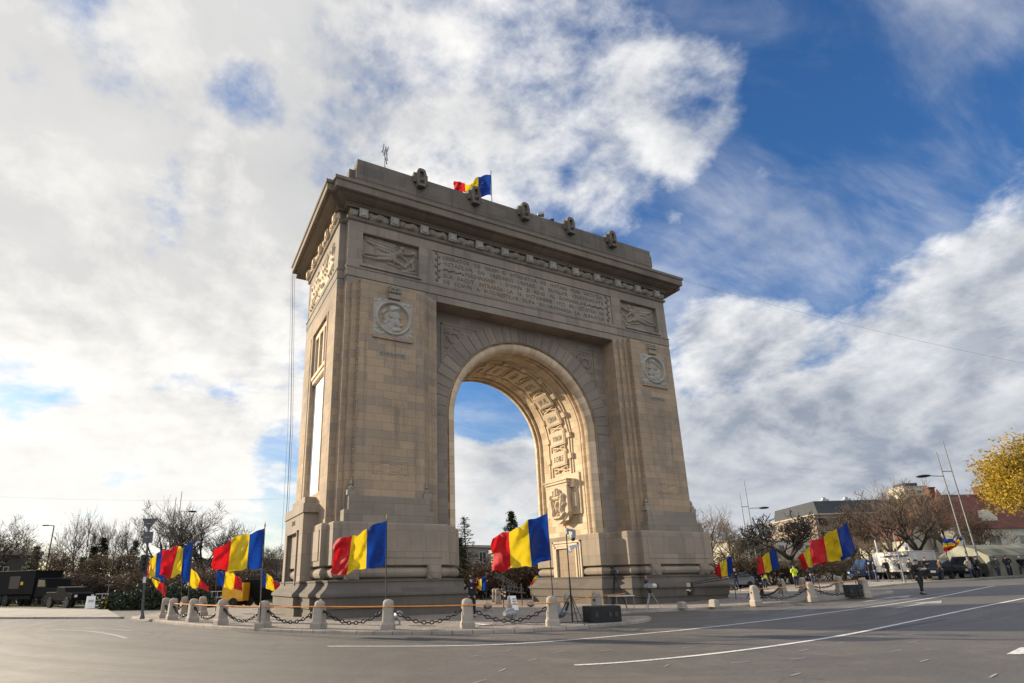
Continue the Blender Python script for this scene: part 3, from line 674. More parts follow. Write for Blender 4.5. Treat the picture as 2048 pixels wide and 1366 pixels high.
# --- reliefs as real height fields
def relief(mb, x0, x1, z0, z1, y, f, n=40, axis='y', sgn=-1):
    """a sheet whose depth follows f(u,v) in metres, proud of plane y"""
    w, h = x1-x0, z1-z0; nx_ = n; nz_ = max(4, int(n*h/w)); vs = []
    for j in range(nz_+1):
        for i in range(nx_+1):
            u, v = i/nx_, j/nz_; d = f(u, v)
            if i in (0, nx_) or j in (0, nz_): d = min(d, 0) if i in (0, nx_) or j in (0, nz_) else d
            X, Z = x0+w*u, z0+h*v
            vs.append((X, y+sgn*d, Z) if axis == 'y' else (y+sgn*d, X, Z))
    o = [(j*(nx_+1)+i, j*(nx_+1)+i+1, (j+1)*(nx_+1)+i+1, (j+1)*(nx_+1)+i) for j in range(nz_) for i in range(nx_)]
    mb.add(vs, o); return mb
def caps(strokes, asp=1.0):
    """height of rounded strokes; (x0,z0,x1,z1,r0,r1,h) in panel units"""
    def f(u, v):
        best = 0
        u *= asp
        for (a, b, c, d, r0, r1, h) in strokes:
            a, c = a*asp, c*asp
            dx, dz = c-a, d-b; L = dx*dx+dz*dz
            t = 0 if L == 0 else max(0, min(1, ((u-a)*dx+(v-b)*dz)/L))
            r = r0+(r1-r0)*t; q = ((u-a-dx*t)**2+(v-b-dz*t)**2)/(r*r)
            if q < 1: best = max(best, h*sqrt(1-q))
        return best
    return f
ASP = 3.6/2.13
wing = []
for k in range(7):
    t = k/6; wing.append((.60-.03*t, .93-.34*t, .04+.05*t*t*3.2, .97-.22*t, .035, .03, .07+.01*(k % 2)))
for k in range(5): wing.append((.36+.05*k, .93-.04*k, .40+.04*k, .60, .03, .02, .085))
figure = wing + [(.71, .84, .715, .86, .075, .075, .16), (.69, .78, .66, .70, .05, .07, .13), (.67, .71, .55, .55, .10, .085, .16), (.71, .68, .83, .70, .045, .035, .15), (.83, .70, .95, .79, .035, .03, .14),
    (.69, .62, .78, .50, .04, .035, .13), (.78, .50, .84, .42, .03, .03, .12), (.55, .53, .30, .46, .10, .075, .16), (.30, .46, .06, .42, .065, .03, .12), (.54, .46, .28, .34, .09, .06, .13), (.28, .34, .05, .33, .055, .03, .10),
    (.52, .56, .58, .34, .045, .03, .18), (.56, .56, .63, .32, .04, .03, .17), (.60, .44, .74, .28, .05, .04, .10), (.45, .30, .70, .22, .03, .03, .08), (.92, .80, .97, .72, .06, .04, .10), (.88, .46, .94, .62, .04, .03, .09),
    (.82, .36, .88, .55, .04, .03, .09), (.78, .28, .80, .42, .05, .04, .08), (.93, .30, .91, .50, .04, .03, .08), (.86, .22, .97, .30, .04, .03, .06), (.72, .14, .95, .16, .03, .03, .05), (.04, .44, .02, .36, .04, .03, .1)]
ff = caps(figure, ASP)
def winged(u, v): return 1.5*ff(u, v) + .02*fnoise(u*22, v*14) + (.035*sin(v*62+u*14) if (v > .60+.25*max(0, .3-u) and u < .62) else 0)
Zr0, Zr1 = 19.53, 21.66
def wall_with_holes(x0, x1, z0, z1, holes, y=0.0):
    """front plane with rectangular holes"""
    mb = MB(); xs_ = sorted({x0, x1, *[h[0] for h in holes], *[h[1] for h in holes]}); zs_ = sorted({z0, z1, *[h[2] for h in holes], *[h[3] for h in holes]})
    for a, b in zip(xs_, xs_[1:]):
        for c, d in zip(zs_, zs_[1:]):
            if any(h[0] <= a and b <= h[1] and h[2] <= c and d <= h[3] for h in holes): continue
            mb.add([(a, y, c), (b, y, c), (b, y, d), (a, y, d)], [(0, 1, 2, 3)])
    for (a, b, c, d, dep) in holes:
        e = y+dep
        mb.add([(a, y, c), (b, y, c), (b, e, c), (a, e, c)], [(0, 1, 2, 3)]); mb.add([(a, y, d), (b, y, d), (b, e, d), (a, e, d)], [(0, 1, 2, 3)])
        mb.add([(a, y, c), (a, y, d), (a, e, d), (a, e, c)], [(0, 1, 2, 3)]); mb.add([(b, y, c), (b, y, d), (b, e, d), (b, e, c)], [(0, 1, 2, 3)])
    return mb
# frieze block: front skin with sunk panels, body behind it
BODY = [(-12.62, 0.0), (12.62, 0.0), (12.62, .6), (13.0, .6), (13.0, DEP-.6), (12.62, DEP-.6), (12.62, DEP), (-12.62, DEP), (-12.62, DEP-.6), (-13.0, DEP-.6), (-13.0, .6), (-12.62, .6)]
WL = (-11.73, -8.13); WR = (8.13, 11.73)
holes = [(WL[0], WL[1], Zr0, Zr1, .34), (WR[0], WR[1], Zr0, Zr1, .34), (-7.22, 7.22, 19.42, 21.70, .07)]
fz = wall_with_holes(-12.62, 12.62, 19.26, 22.35, holes)
inner = [(-12.62, .3)] + [(12.62, .3)] + BODY[2:10] + BODY[10:12]
fz.prism(inner, 18.22, 22.5)
fz.add([(-12.62, 0, 19.26), (-12.62, .3, 19.26), (-12.62, .3, 22.35), (-12.62, 0, 22.35)], [(0, 1, 2, 3)]); fz.add([(12.62, 0, 19.26), (12.62, .3, 19.26), (12.62, .3, 22.35), (12.62, 0, 22.35)], [(0, 1, 2, 3)])
A('attic_wall', fz, 'stone_frieze')
# string course + lintel zone under the frieze
sc_ = MB(); sc_.stack(BODY, [(-.02, 18.20), (-.02, 18.62), (.03, 18.64), (.03, 19.16), (.07, 19.18), (.07, 19.26), (0, 19.29)]); 
A('string_course', sc_, 'stone_frieze')
ln = MB(); ln.box(-6.98, 6.98, -.03, 1.26, 18.14, 18.55)
A('lintel', ln, 'stone_frieze')
for (a, b), flip in ((WL, False), (WR, True)):
    rl = MB(); relief(rl, a, b, Zr0, Zr1, .32, (lambda u, v: winged(u, v)) if not flip else (lambda u, v: winged(1-u, v)), 110)
    A('winged_figure_relief', rl, 'stone_carved', smooth='all', fixn=False)
    sl_ = MB(); sl_.box(a-.12+(.35 if flip else 0), b+.12-(.0 if flip else .0), -.10, .05, Zr0-.16, Zr0-.005); A('relief_sill', sl_, 'stone_frieze', bevel=.015)
# --- lettering
def text_obj(body, x0, x1, z, h, y, m, name='inscription', parent=arch, ext=.02, red=None, ang=None, mtx=None):
    cu = bpy.data.curves.new('t', 'FONT'); cu.body = body; cu.size = 1.0; cu.extrude = .01; cu.resolution_u = 1
    to = bpy.data.objects.new('t', cu); COL.objects.link(to); cu.materials.append(M[m])
    if red: 
        cu.materials.append(M['stone_red_letters']); i0 = body.index(red)
        for i in range(i0, i0+len(red)): cu.body_format[i].material_index = 1
    bpy.context.view_layer.update()
    me = bpy.data.meshes.new_from_object(to.evaluated_get(bpy.context.evaluated_depsgraph_get()))
    bpy.data.objects.remove(to); bpy.data.curves.remove(cu)
    X = [v.co.x for v in me.vertices]; Y_ = [v.co.y for v in me.vertices]; w = max(X)-min(X); hh = .71
    for v in me.vertices:
        a = (v.co.x-min(X))/w; b = v.co.y/hh; e = v.co.z/.01
        if mtx: v.co = mtx @ Vector(((a-.5)*(x1-x0), (b-.5)*h, e*ext))
        else: v.co = Vector((x0+a*(x1-x0), y-e*ext, z+b*h))
    me.uv_layers.new(name='UVMap') if not me.uv_layers else None
    me.name = name; o = bpy.data.objects.new(name, me); COL.objects.link(o); o.parent = parent; return o
ip = MB(); ip.box(-7.2, 7.2, .055, .12, 19.44, 21.68); panel = A('inscription_panel', ip, 'stone_carved')
lines = ['LIBERATOR · DE · NEAM · SI · INTREGITOR · DE · HOTARE · PRIN · VIRTUTEA', 'OSTASILOR · SAI · VREDNICI · URMASI · AI · EROILOR · CRESTINATATII', 'FERDINAND · I · DOMN · SI · REGE · AL · ROMANILOR',
         'SI-A · FACUT · INTRAREA · LA · 16 · OCTOMBRIE · 1922 · IN · CETATEA · SA', 'DE · SCAUN · A · BUCURESTILOR · DUPA · INCORONAREA · LA · ALBA-IULIA']
for i, s in enumerate(lines):
    z = 21.26-.43*i; x0, x1 = (-6.45, 6.45) if i != 2 else (-4.9, 4.9)
    text_obj(s, x0, x1, z, .29, .055, 'stone_letters', parent=panel, name='inscription', ext=.022, red='INTRAREA' if i == 3 else None)
def sprig(mb, cx, z0, z1, y, n=9, w=.22, sg=1):
    for k in range(n):
        t = k/(n-1); z = z0+(z1-z0)*t; s = 1 if k % 2 else -1; r = w*(1-.5*abs(t-.5))
        mb.tube((cx, y, z), (cx+s*r, y-.03, z+.14*sg), .05, .02, 5); mb.ball((cx+s*r*.6, y, z+.05), .05, 5)
    mb.tube((cx, y, z0), (cx, y, z1), .025, .025, 5)
orn = MB()
for cx in (-6.85, 6.85): sprig(orn, cx, 19.6, 21.5, .04)
for a, b in ((-6.4, -5.05), (5.05, 6.4)):
    for k in range(9): t = k/8; orn.ball((a+(b-a)*t, .04, 20.52+.05*sin(k*2.1)), .075, 5, .8)
A('carved_ornament', orn, 'stone_letters', parent=panel, smooth=True)
# --- roundels with portrait heads, crowns over them, plaques below
def scroll_noise(u, v, k=1.0): return .05*max(0, sin(9*u*k+3.2*sin(7*v*k))*cos(8*v*k+2.6*sin(6*u*k)))**.6 if sin(9*u*k+3.2*sin(7*v*k))*cos(8*v*k+2.6*sin(6*u*k)) > 0 else 0
head = [(.52, .60, .53, .56, .16, .15, .12), (.50, .74, .58, .76, .13, .10, .13), (.45, .70, .62, .78, .06, .05, .16), (.64, .56, .67, .53, .04, .03, .10), (.58, .42, .60, .36, .10, .08, .11), (.48, .40, .36, .22, .12, .16, .10),
        (.30, .52, .36, .38, .035, .04, .13), (.26, .50, .33, .36, .03, .04, .12), (.34, .56, .38, .40, .03, .04, .12), (.30, .34, .40, .24, .07, .08, .12), (.62, .30, .72, .36, .05, .04, .08), (.30, .70, .22, .60, .05, .04, .07), (.50, .20, .66, .22, .08, .06, .08), (.44, .52, .46, .62, .03, .03, .14)]
hf = caps(head)
def roundel(u, v):
    d = sqrt((u-.5)**2+(v-.5)**2)
    if d < .39: return -.02 + hf(u, v)*1.5 + .012*fnoise(u*30, v*30)
    if d < .47: return .14*sqrt(max(0, 1-((d-.43)/.04)**2)) + .02
    return .02 + scroll_noise(u, v, 2.4) + .02*fnoise(u*40, v*40)
def small_crown(mb, cx, z0, y):
    mb.box(cx-.36, cx+.36, y-.16, y+.1, z0, z0+.3)
    for k in range(5): a = -0.3+.15*k; mb.ball((cx+a, y-.16, z0+.42), .1, 6); mb.ball((cx+a*.8, y-.16, z0+.58+.06*(k % 2)), .085, 6); mb.ball((cx+a*.9, y-.14, z0+.72), .07, 5)
    mb.box(cx-.33, cx+.33, y-.12, y+.05, z0+.3, z0+.78)
for c in (-9.98, 9.98):
    rl = MB(); relief(rl, c-1.16, c+1.16, 14.95, 17.22, -.63, roundel if c < 0 else (lambda u, v: roundel(1-u, v)), 96); rp = A('portrait_roundel', rl, 'stone_roundel', smooth='all', fixn=False)
    sl_ = MB(); sl_.box(c-1.2, c+1.2, -.72, -.5, 14.74, 14.93); A('roundel_sill', sl_, 'stone_shaft', bevel=.01)
    cr = MB(); small_crown(cr, c+.03, 17.3, -.62); A('carved_crown', cr, 'stone_carved', smooth=True)
    tb = MB(); tb.box(c-.8, c+.8, -.635, -.5, 13.72, 14.02); tbo = A('name_plaque', tb, 'stone_carved')
    text_obj('BARBATIE' if c < 0 else 'CREDINTA', c-.7, c+.7, 13.79, .18, -.635, 'stone_letters', parent=tbo, ext=.012)
    rl = MB(); relief(rl, c-1.05, c+1.05, 7.1, 7.85, -.622, lambda u, v: .0+scroll_noise(u*2.4+c, v*1.1, 1.9)*.8+(.02 if (u < .03 or u > .97 or v < .08 or v > .92) else 0)+.012*fnoise(u*40, v*20, c), 60); A('carved_plaque', rl, 'stone_shaft', smooth='all', fixn=False)
# --- spandrel triangles with a wreath
for s in (-1, 1):
    mb = MB(); n = 34
    A0 = (s*6.05, 17.32); 
    def inside(x, z): return abs(x) < 6.03 and z < 17.3 and (x*x+(z-ZC)**2) > 7.03**2
    for i in range(n):
        for j in range(n):
            x = 3.2+2.85*(i+.5)/n; z = 14.6+2.72*(j+.5)/n
            if not inside(x, z): continue
            h = 2.85/n/2*1.02; cx, cz = 5.25, 16.5; d = sqrt((x-cx)**2+(z-cz)**2)
            dd = .035+.08*max(0, 1-((d-.36)/.11)**2) if d < .5 else .03+max(0, .075*sin(x*11+2*sin(z*6))*cos(z*12+2*sin(x*5)))
            if x*x+(z-ZC)**2 < 7.2**2 or z > 17.12 or x > 5.86: dd = .015
            mb.box(s*x-h, s*x+h, 1.2-dd, 1.21, z-h, z+h)
    A('spandrel_wreath', mb, 'stone_arch')
    fr = MB(); fr.box(min(s*3.25, s*6.14), max(s*3.25, s*6.14), 1.15, 1.21, 17.32, 17.42); fr.box(min(s*6.06, s*6.14), max(s*6.06, s*6.14), 1.15, 1.21, 14.7, 17.42); A('spandrel_frame', fr, 'stone_arch')
# --- side frieze relief on the left end, side door aedicule
rl = MB(); relief(rl, 1.6, 7.7, 19.6, 21.6, -13.0, lambda u, v: .03+max(0, .14*sin(u*40+3*sin(v*7))*cos(v*11+2.5*sin(u*23)))+.02*fnoise(u*60, v*20), 120, axis='x'); A('side_relief', rl, 'stone_gold_sunlit', smooth='all', fixn=False)
rl = MB(); relief(rl, 1.6, 7.7, 19.6, 21.6, 13.0, lambda u, v: .03+max(0, .14*sin(u*40+3*sin(v*7))*cos(v*11+2.5*sin(u*23))), 60, axis='x', sgn=1); A('side_relief', rl, 'stone_carved', smooth='all', fixn=False)
for s in (-1, 1):
    mb = MB()
    def bx(x0, x1, *a): mb.box(min(s*x0, s*x1), max(s*x0, s*x1), *a)
    bx(12.9, 13.78, 2.15, 3.25, 1.2, 5.3); bx(12.9, 13.78, 6.05, 7.15, 1.2, 5.3); bx(12.9, 13.78, 3.25, 6.05, 4.35, 5.3)
    bx(12.9, 13.84, 2.0, 7.3, 5.3, 5.78); bx(12.9, 13.6, 2.9, 6.4, 5.78, 6.25)
    bx(13.78, 13.86, 3.15, 3.3, 1.6, 4.45); bx(13.78, 13.86, 6.0, 6.15, 1.6, 4.45); bx(13.78, 13.86, 3.15, 6.15, 4.35, 4.47)
    dr = A('side_doorway', mb, 'stone_dado', bevel=.015)
    if s < 0: text_obj('1916', -.45, .45, 0, .28, 0, 'stone_letters', parent=dr, ext=.012, mtx=Matrix(((0, 0, -1, -13.79), (-1, 0, 0, 4.65), (0, 1, 0, 4.95), (0, 0, 0, 1))))
    dd = MB(); dd.box(min(s*13.2, s*13.3), max(s*13.2, s*13.3), 3.25, 6.05, 1.2, 4.35); A('side_door', dd, 'stone_shaft')

# --- entablature: bed mould, leaf rolls with square blocks, cove, corona
en = MB(); en.stack(BODY, [(.0, 22.30), (.10, 22.36), (.14, 22.46), (.14, 22.52), (-.02, 22.54), (-.02, 23.10), (.20, 23.12), (.20, 23.22), (.28, 23.26), (.28, 23.32), (.34, 23.34)])
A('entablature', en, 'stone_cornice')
cn = MB(); cn.stack(BODY, [(.34, 23.33), (.50, 23.36), (.72, 23.43), (.88, 23.52), (.93, 23.56), (.93, 23.52), (1.05, 23.52), (1.12, 23.56), (1.12, 23.98), (1.16, 24.0), (1.20, 24.04), (1.20, 24.22), (1.14, 24.25), (.6, 24.40), (-.2, 24.45)])
A('cornice', cn, 'stone_cornice')
def roll(mb, a, b, nrm, zc=22.80, r=.24, seed=0):
    """bulging leaf roll between blocks with a carved surface"""
    a = Vector(a); b = Vector(b); L = (b-a).length; n = max(6, int(L/.045)); R_ = []; d = (b-a)/L; nn = Vector(nrm)
    for i in range(n+1):
        t = i/n; e = sqrt(max(0, 1-abs(2*t-1)**6)); ring = []
        for j in range(13):
            an = -pi/2+pi*j/12; rr = r*(.78+.2*e) + .085*sin(t*L*17+j*1.1)*cos(j*1.5+seed+t*L*9)+.07*fnoise(t*L*9, j*.9, seed)
            p = a+d*(L*t)+nn*(max(0, rr*cos(an))*e+.0); ring.append((p.x, p.y, zc+rr*1.05*sin(an)*(.85+.15*e)))
        R_.append(ring)
    mb.rings(R_, cap=False, closed=False)
frz = [-11.8+1.9667*i for i in range(13)]
for ys_, nm in ((0.0, (0, -1, 0)), (DEP, (0, 1, 0))):
    lr = MB()
    sg = -1 if nm[1] < 0 else 1
    for i in range(14):
        a = frz[i-1]+.3 if i else -12.62; b = frz[i]-.3 if i < 13 else 12.62
        if b-a > .2: roll(lr, (a, ys_, 0), (b, ys_, 0), nm, seed=i)
    A('leaf_roll', lr, 'stone_carved', fixn=False, smooth='all')
for x in frz:
    mb = MB(); mb.box(x-.27, x+.27, -.30, .02, 22.53, 23.09); mb.box(x-.17, x+.17, -.36, -.29, 22.60, 23.0); A('frieze_block', mb, 'stone_roundel', bevel=.02)
sb = [YM+d for d in (-3.6, -1.8, 0, 1.8, 3.6)]
for s in (-1, 1):
    lr = MB()
    for i in range(6):
        a = sb[i-1]+.3 if i else .6; b = sb[i]-.3 if i < 5 else DEP-.6
        roll(lr, (s*13.0, a, 0), (s*13.0, b, 0), (s, 0, 0), seed=i)
    A('leaf_roll', lr, 'stone_gold_sunlit' if s < 0 else 'stone_carved', fixn=False, smooth='all')  # sun-facing end takes the sunlit tone, the same carving elsewhere a darker one
    if s < 0:
        for y in sb: mb = MB(); mb.box(-13.3, -12.98, y-.27, y+.27, 22.53, 23.09); mb.box(-13.36, -13.29, y-.17, y+.17, 22.6, 23.0); A('frieze_block', mb, 'stone_gold_sunlit', bevel=.02)
# --- parapet with stepped ends and five shield consoles
pw = MB()
PW = [(-12.2, .25), (12.2, .25), (12.2, DEP-.25), (-12.2, DEP-.25)]
pw.stack(PW, [(0, 24.3), (0, 25.55), (.03, 25.57), (.03, 26.5), (-.02, 26.53), (-.02, 27.0), (-.1, 27.02)])
E1 = [(-12.7, 1.5), (12.7, 1.5), (12.7, DEP-1.5), (-12.7, DEP-1.5)]
pw.stack(E1, [(0, 24.3), (0, 26.28), (-.05, 26.3), (-.12, 26.31), (-.12, 26.55), (-.3, 26.57)])
pw.stack([(-12.55, .75), (12.55, .75), (12.55, DEP-.75), (-12.55, DEP-.75)], [(.1, 24.3), (.1, 25.5), (0, 25.52), (0, 26.5), (-.2, 26.52)])
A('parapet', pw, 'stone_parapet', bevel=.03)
for x in (-8, -4, 0, 4, 8):
    mb = MB()
    o_ = [(x-.42, 27.1), (x-.30, 27.5), (x-.12, 27.58), (x+.12, 27.58), (x+.30, 27.5), (x+.42, 27.1), (x+.42, 26.5), (x+.30, 26.15), (x-.30, 26.15), (x-.42, 26.5)]
    i_ = [(x-.16, 27.05), (x-.15, 27.28), (x-.08, 27.3), (x+.08, 27.3), (x+.15, 27.28), (x+.16, 27.05), (x+.16, 26.8), (x+.15, 26.66), (x-.15, 26.66), (x-.16, 26.8)]
    mb.rings([[(a, .2, b) for a, b in o_], [(a, -.14, b) for a, b in o_], [(a, -.14, b) for a, b in i_], [(a, .02, b) for a, b in i_]])
    mb.ball((x, -.16, 26.5), .2, 8, .8); mb.tube((x-.22, -.12, 26.42), (x+.22, -.12, 26.42), .11, .11, 8)
    mb.box(x-.6, x+.6, .05, .4, 26.45, 27.25); mb.box(x-.34, x+.34, -.2, .1, 26.0, 26.16); mb.box(x-.2, x+.2, .05, .4, 27.0, 27.5)
    for v in mb.v: v.x = x+(v.x-x)*.82; v.z = 26.75+(v.z-26.75)*.88
    A('shield_console', mb, 'stone_parapet', bevel=.015)

# --- soffit band inside the vault: plaques, leaf fields, cubes, raised fillets
def vpt(ang, y, dr=0.0, R=5.25):
    """point on the vault; ang 0 = right spring, negative runs down the right jamb by arc length"""
    r = R-dr
    if ang < 0: return Vector((r, y, ZC+R*ang))
    if ang > pi: return Vector((-r, y, ZC-R*(ang-pi)))
    return Vector((r*cos(ang), y, ZC+r*sin(ang)))
def vblock(mb, a0, a1, y0, y1, d0, d1, n=4):
    mb.rings([[vpt(a, y0, d0), vpt(a, y1, d0), vpt(a, y1, d1), vpt(a, y0, d1)] for a in [a0+(a1-a0)*i/n for i in range(n+1)]])
YV = 4.72; ST = radians(17.05); names = ['ECHILE', 'TUTRACAN', 'CERNA', 'JIUL', 'OLTUL', 'NEAJLOV', 'OITUZ', 'COSNA', 'MARASTI', 'DOBRUJA', 'BUDAPEST', 'PRAHOVA', 'MARASESTI']
lo, hi = -radians(17.05)-.24, pi+radians(17.05)+.24
tr = MB()
for y0, y1, dd_ in ((3.56, 3.70, .07), (5.76, 5.90, .07), (3.28, 3.38, .06), (6.08, 6.18, .06)):
    tr = MB(); vblock(tr, lo, hi, y0, y1, -.02, dd_, 60); A('soffit_fillet', tr, 'stone_gold_sunlit')
for k in range(13):
    a = radians(5) + ST*(k-1) - radians(.3)
    pb = MB(); ha = .105; vblock(pb, a-ha, a+ha, YV-.86, YV+.86, -.02, .20); vblock(pb, a-ha+.016, a+ha-.016, YV-.76, YV+.76, .19, .225)
    pl = A('battle_plaque', pb, 'stone_gold_sunlit', bevel=.012)
    c = vpt(a, YV, .226); rad = (vpt(a, YV, 1)-vpt(a, YV, 0)).normalized(); tan_ = (vpt(a+.01, YV)-vpt(a-.01, YV)).normalized()
    xax = Vector((0, -1, 0)) if True else None; yax = tan_; 
    mtx = Matrix(((xax.x, yax.x, rad.x, c.x), (xax.y, yax.y, rad.y, c.y), (xax.z, yax.z, rad.z, c.z), (0, 0, 0, 1)))
    text_obj(names[k], -.55, .55, 0, .42, 0, 'stone_letters', name='plaque_letters', parent=pl, ext=.012, mtx=mtx)
    for y in (3.46, 6.0):
        cbk = MB(); vblock(cbk, a-.037, a+.037, y-.19, y+.19, -.02, .22, 1); A('soffit_cube', cbk, 'stone_gold_sunlit', bevel=.015)
lf = MB()
for k in range(-1, 13):
    a = radians(5) + ST*(k-.5) - radians(.3); hw = ST/2-.105
    for q in range(26):
        u = rnd.uniform(-.78, .78); w_ = rnd.uniform(-hw*.85, hw*.85)
        p = vpt(a+w_, YV+u, .03); r_ = rnd.uniform(.05, .11); lf.ball(p, r_, 5, 1)
    for s in (-1, 1):
        lf.path([vpt(a-s*hw*.8, YV-.75, .05), vpt(a, YV, .12), vpt(a+s*hw*.8, YV+.75, .05)], .06, 6)
A('soffit_foliage', lf, 'stone_gold_sunlit', smooth=True)
# --- coat of arms on each jamb
for s in (1, -1):
    mb = MB()
    def jb(d0, d1, y0, y1, z0, z1): mb.box(min(s*(5.27-d0), s*(5.27-d1)), max(s*(5.27-d0), s*(5.27-d1)), y0, y1, z0, z1)
    jb(0, .18, 3.0, 6.4, 6.0, 8.0); jb(0, .12, 2.72, 6.7, 6.0, 8.9); jb(0, .3, 3.05, 3.45, 6.5, 7.5); jb(0, .62, 3.5, 5.95, 8.05, 8.42); jb(0, .72, 3.4, 6.05, 8.25, 8.42); jb(0, .78, 3.3, 6.15, 8.42, 8.52)
    jb(0, .42, 3.2, 3.5, 7.9, 8.5)
    bod = [(3.55, 8.05), (5.9, 8.05), (5.9, 6.2), (5.6, 5.8), (4.72, 5.4), (3.85, 5.8), (3.55, 6.2)]
    mb.rings([[(s*(5.27-d), y, z) for y, z in ([(4.72+(y-4.72)*k, 6.6+(z-6.6)*k) for y, z in bod])] for d, k in ((0, .92), (.35, .97), (.62, 1.0))])
    br = A('coat_of_arms_bracket', mb, 'stone_gold_sunlit', bevel=.02)
    arms = caps([(.5, .45, .5, .40, .17, .15, .13), (.5, .50, .5, .30, .08, .06, .22), (.22, .62, .30, .30, .09, .07, .24), (.78, .62, .70, .30, .09, .07, .24), (.20, .70, .18, .74, .08, .07, .26), (.80, .70, .82, .74, .08, .07, .26), (.30, .30, .24, .18, .06, .05, .2), (.70, .30, .76, .18, .06, .05, .2),
                 (.5, .78, .5, .88, .10, .07, .26), (.38, .80, .36, .90, .06, .04, .24), (.62, .80, .64, .90, .06, .04, .24), (.5, .94, .5, .95, .05, .05, .24), (.38, .70, .62, .70, .07, .07, .2), (.16, .20, .34, .10, .06, .05, .2), (.84, .20, .66, .10, .06, .05, .2), (.34, .10, .66, .10, .05, .05, .22), (.5, .16, .5, .12, .07, .06, .2),
                 (.12, .5, .2, .44, .05, .04, .2), (.88, .5, .8, .44, .05, .04, .2), (.40, .56, .60, .34, .03, .03, .27), (.60, .56, .40, .34, .03, .03, .27)])
    rl = MB(); relief(rl, 3.62, 5.82, 5.62, 7.98, s*4.66, lambda u, v: arms(u, v)+.02*fnoise(u*26, v*26) if (abs(u-.5) < .5-max(0, .35-v)*.9) else -.05, 70, axis='x', sgn=-s)
    A('coat_of_arms', rl, 'stone_gold_sunlit', smooth='all', fixn=False, parent=br)
# doors cut into the jambs: moulded frames round a deep opening
for s in (1, -1):
    mb = MB(); X = RO
    def jb(d0, d1, y0, y1, z0, z1): mb.box(min(s*(X-d0), s*(X-d1)), max(s*(X-d0), s*(X-d1)), y0, y1, z0, z1)
    for (d, y0, y1, zt, w_) in ((.06, 3.05, 6.25, 4.25, .14), (.10, 3.25, 6.05, 4.05, .13), (.16, 3.42, 5.88, 3.9, .16)):
        jb(-.05, d, y0, y0+w_, 1.2, zt); jb(-.05, d, y1-w_, y1, 1.2, zt); jb(-.05, d, y0, y1, zt-w_, zt)
    fr = A('jamb_doorway', mb, 'stone_gold_sunlit', bevel=.012)
    dd = MB(); dd.box(min(s*(X-.02), s*(X+.1)), max(s*(X-.02), s*(X+.1)), 3.55, 5.75, .4, 3.75); A('blocked_door', dd, 'stone_shaft', parent=fr)
# course blocks on the opening's foot (light coursed stone where the photo shows it)
# rooftop slab closes the body
# ------------------------------------------------------------------ placing helpers
fh = Vector((sin(YAW), cos(YAW), 0))
def ray(px, py): return fw + r2*((px-918.22)/1128.17) - u2*((py-823.54)/1128.17)
def H(px, d, py=1150):
    """ground point seen at photo column px, d metres ahead"""
    v = ray(px, py); t = d/v.dot(fh); p = CP+v*t; return Vector((p.x, p.y, gz(p.x, p.y)))
def zt(px, py, d): v = ray(px, py); return (CP+v*(d/v.dot(fh))).z
def facing_cam(x, y): return math.atan2(CP.y-y, CP.x-x)

# ------------------------------------------------------------------ flags
def cloth(name, col, tr):
    m = bpy.data.materials.new(name); m.use_nodes = True; t = NT(m.node_tree); nt = m.node_tree; b = nt.nodes['Principled BSDF']
    ob = t.n('ShaderNodeTexCoord').outputs['Object']
    c = t.mix(t.mr(t.noise(ob, 2.0, 5), .3, .7), col, tuple(x*.82 for x in col))
    t.L(c, b.inputs['Base Color']); b.inputs['Roughness'].default_value = .75; b.inputs['Specular IOR Level'].default_value = .2
    b.inputs['Sheen Weight'].default_value = .15
    bp = t.n('ShaderNodeBump'); bp.inputs['Strength'].default_value = .9; bp.inputs['Distance'].default_value = .05; mp = t.n('ShaderNodeMapping'); mp.inputs['Rotation'].default_value = (.3, .8, .5); mp.inputs['Scale'].default_value = (1.0, 1.0, 3.2); t.L(ob, mp.inputs[0])
    t.L(t.noise(mp.outputs[0], 1.7, 5, .55, .6), bp.inputs['Height']); t.L(bp.outputs[0], b.inputs['Normal'])
    tl = t.n('ShaderNodeBsdfTranslucent'); tl.inputs[0].default_value = (*tr, 1)
    ms = t.n('ShaderNodeMixShader'); ms.inputs[0].default_value = .30
    t.L(b.outputs[0], ms.inputs[1]); t.L(tl.outputs[0], ms.inputs[2]); t.L(ms.outputs[0], nt.nodes['Material Output'].inputs[0]); M[name] = m
cloth('flag_blue', (.004, .028, .20), (.006, .06, .38)); cloth('flag_yellow', (.66, .48, .010), (.85, .62, .02)); cloth('flag_red', (.46, .008, .014), (.65, .012, .02))
def crp(P_, t):
    n = len(P_)-1; x = min(max(t, 0), 1)*n; i = min(int(x), n-1); f = x-i
    p0, p1, p2, p3 = P_[max(i-1, 0)], P_[i], P_[i+1], P_[min(i+2, n)]
    return .5*((2*p1) + (p2-p0)*f + (2*p0-5*p1+4*p2-p3)*f*f + (3*p1-p0-3*p2+p3)*f**3)
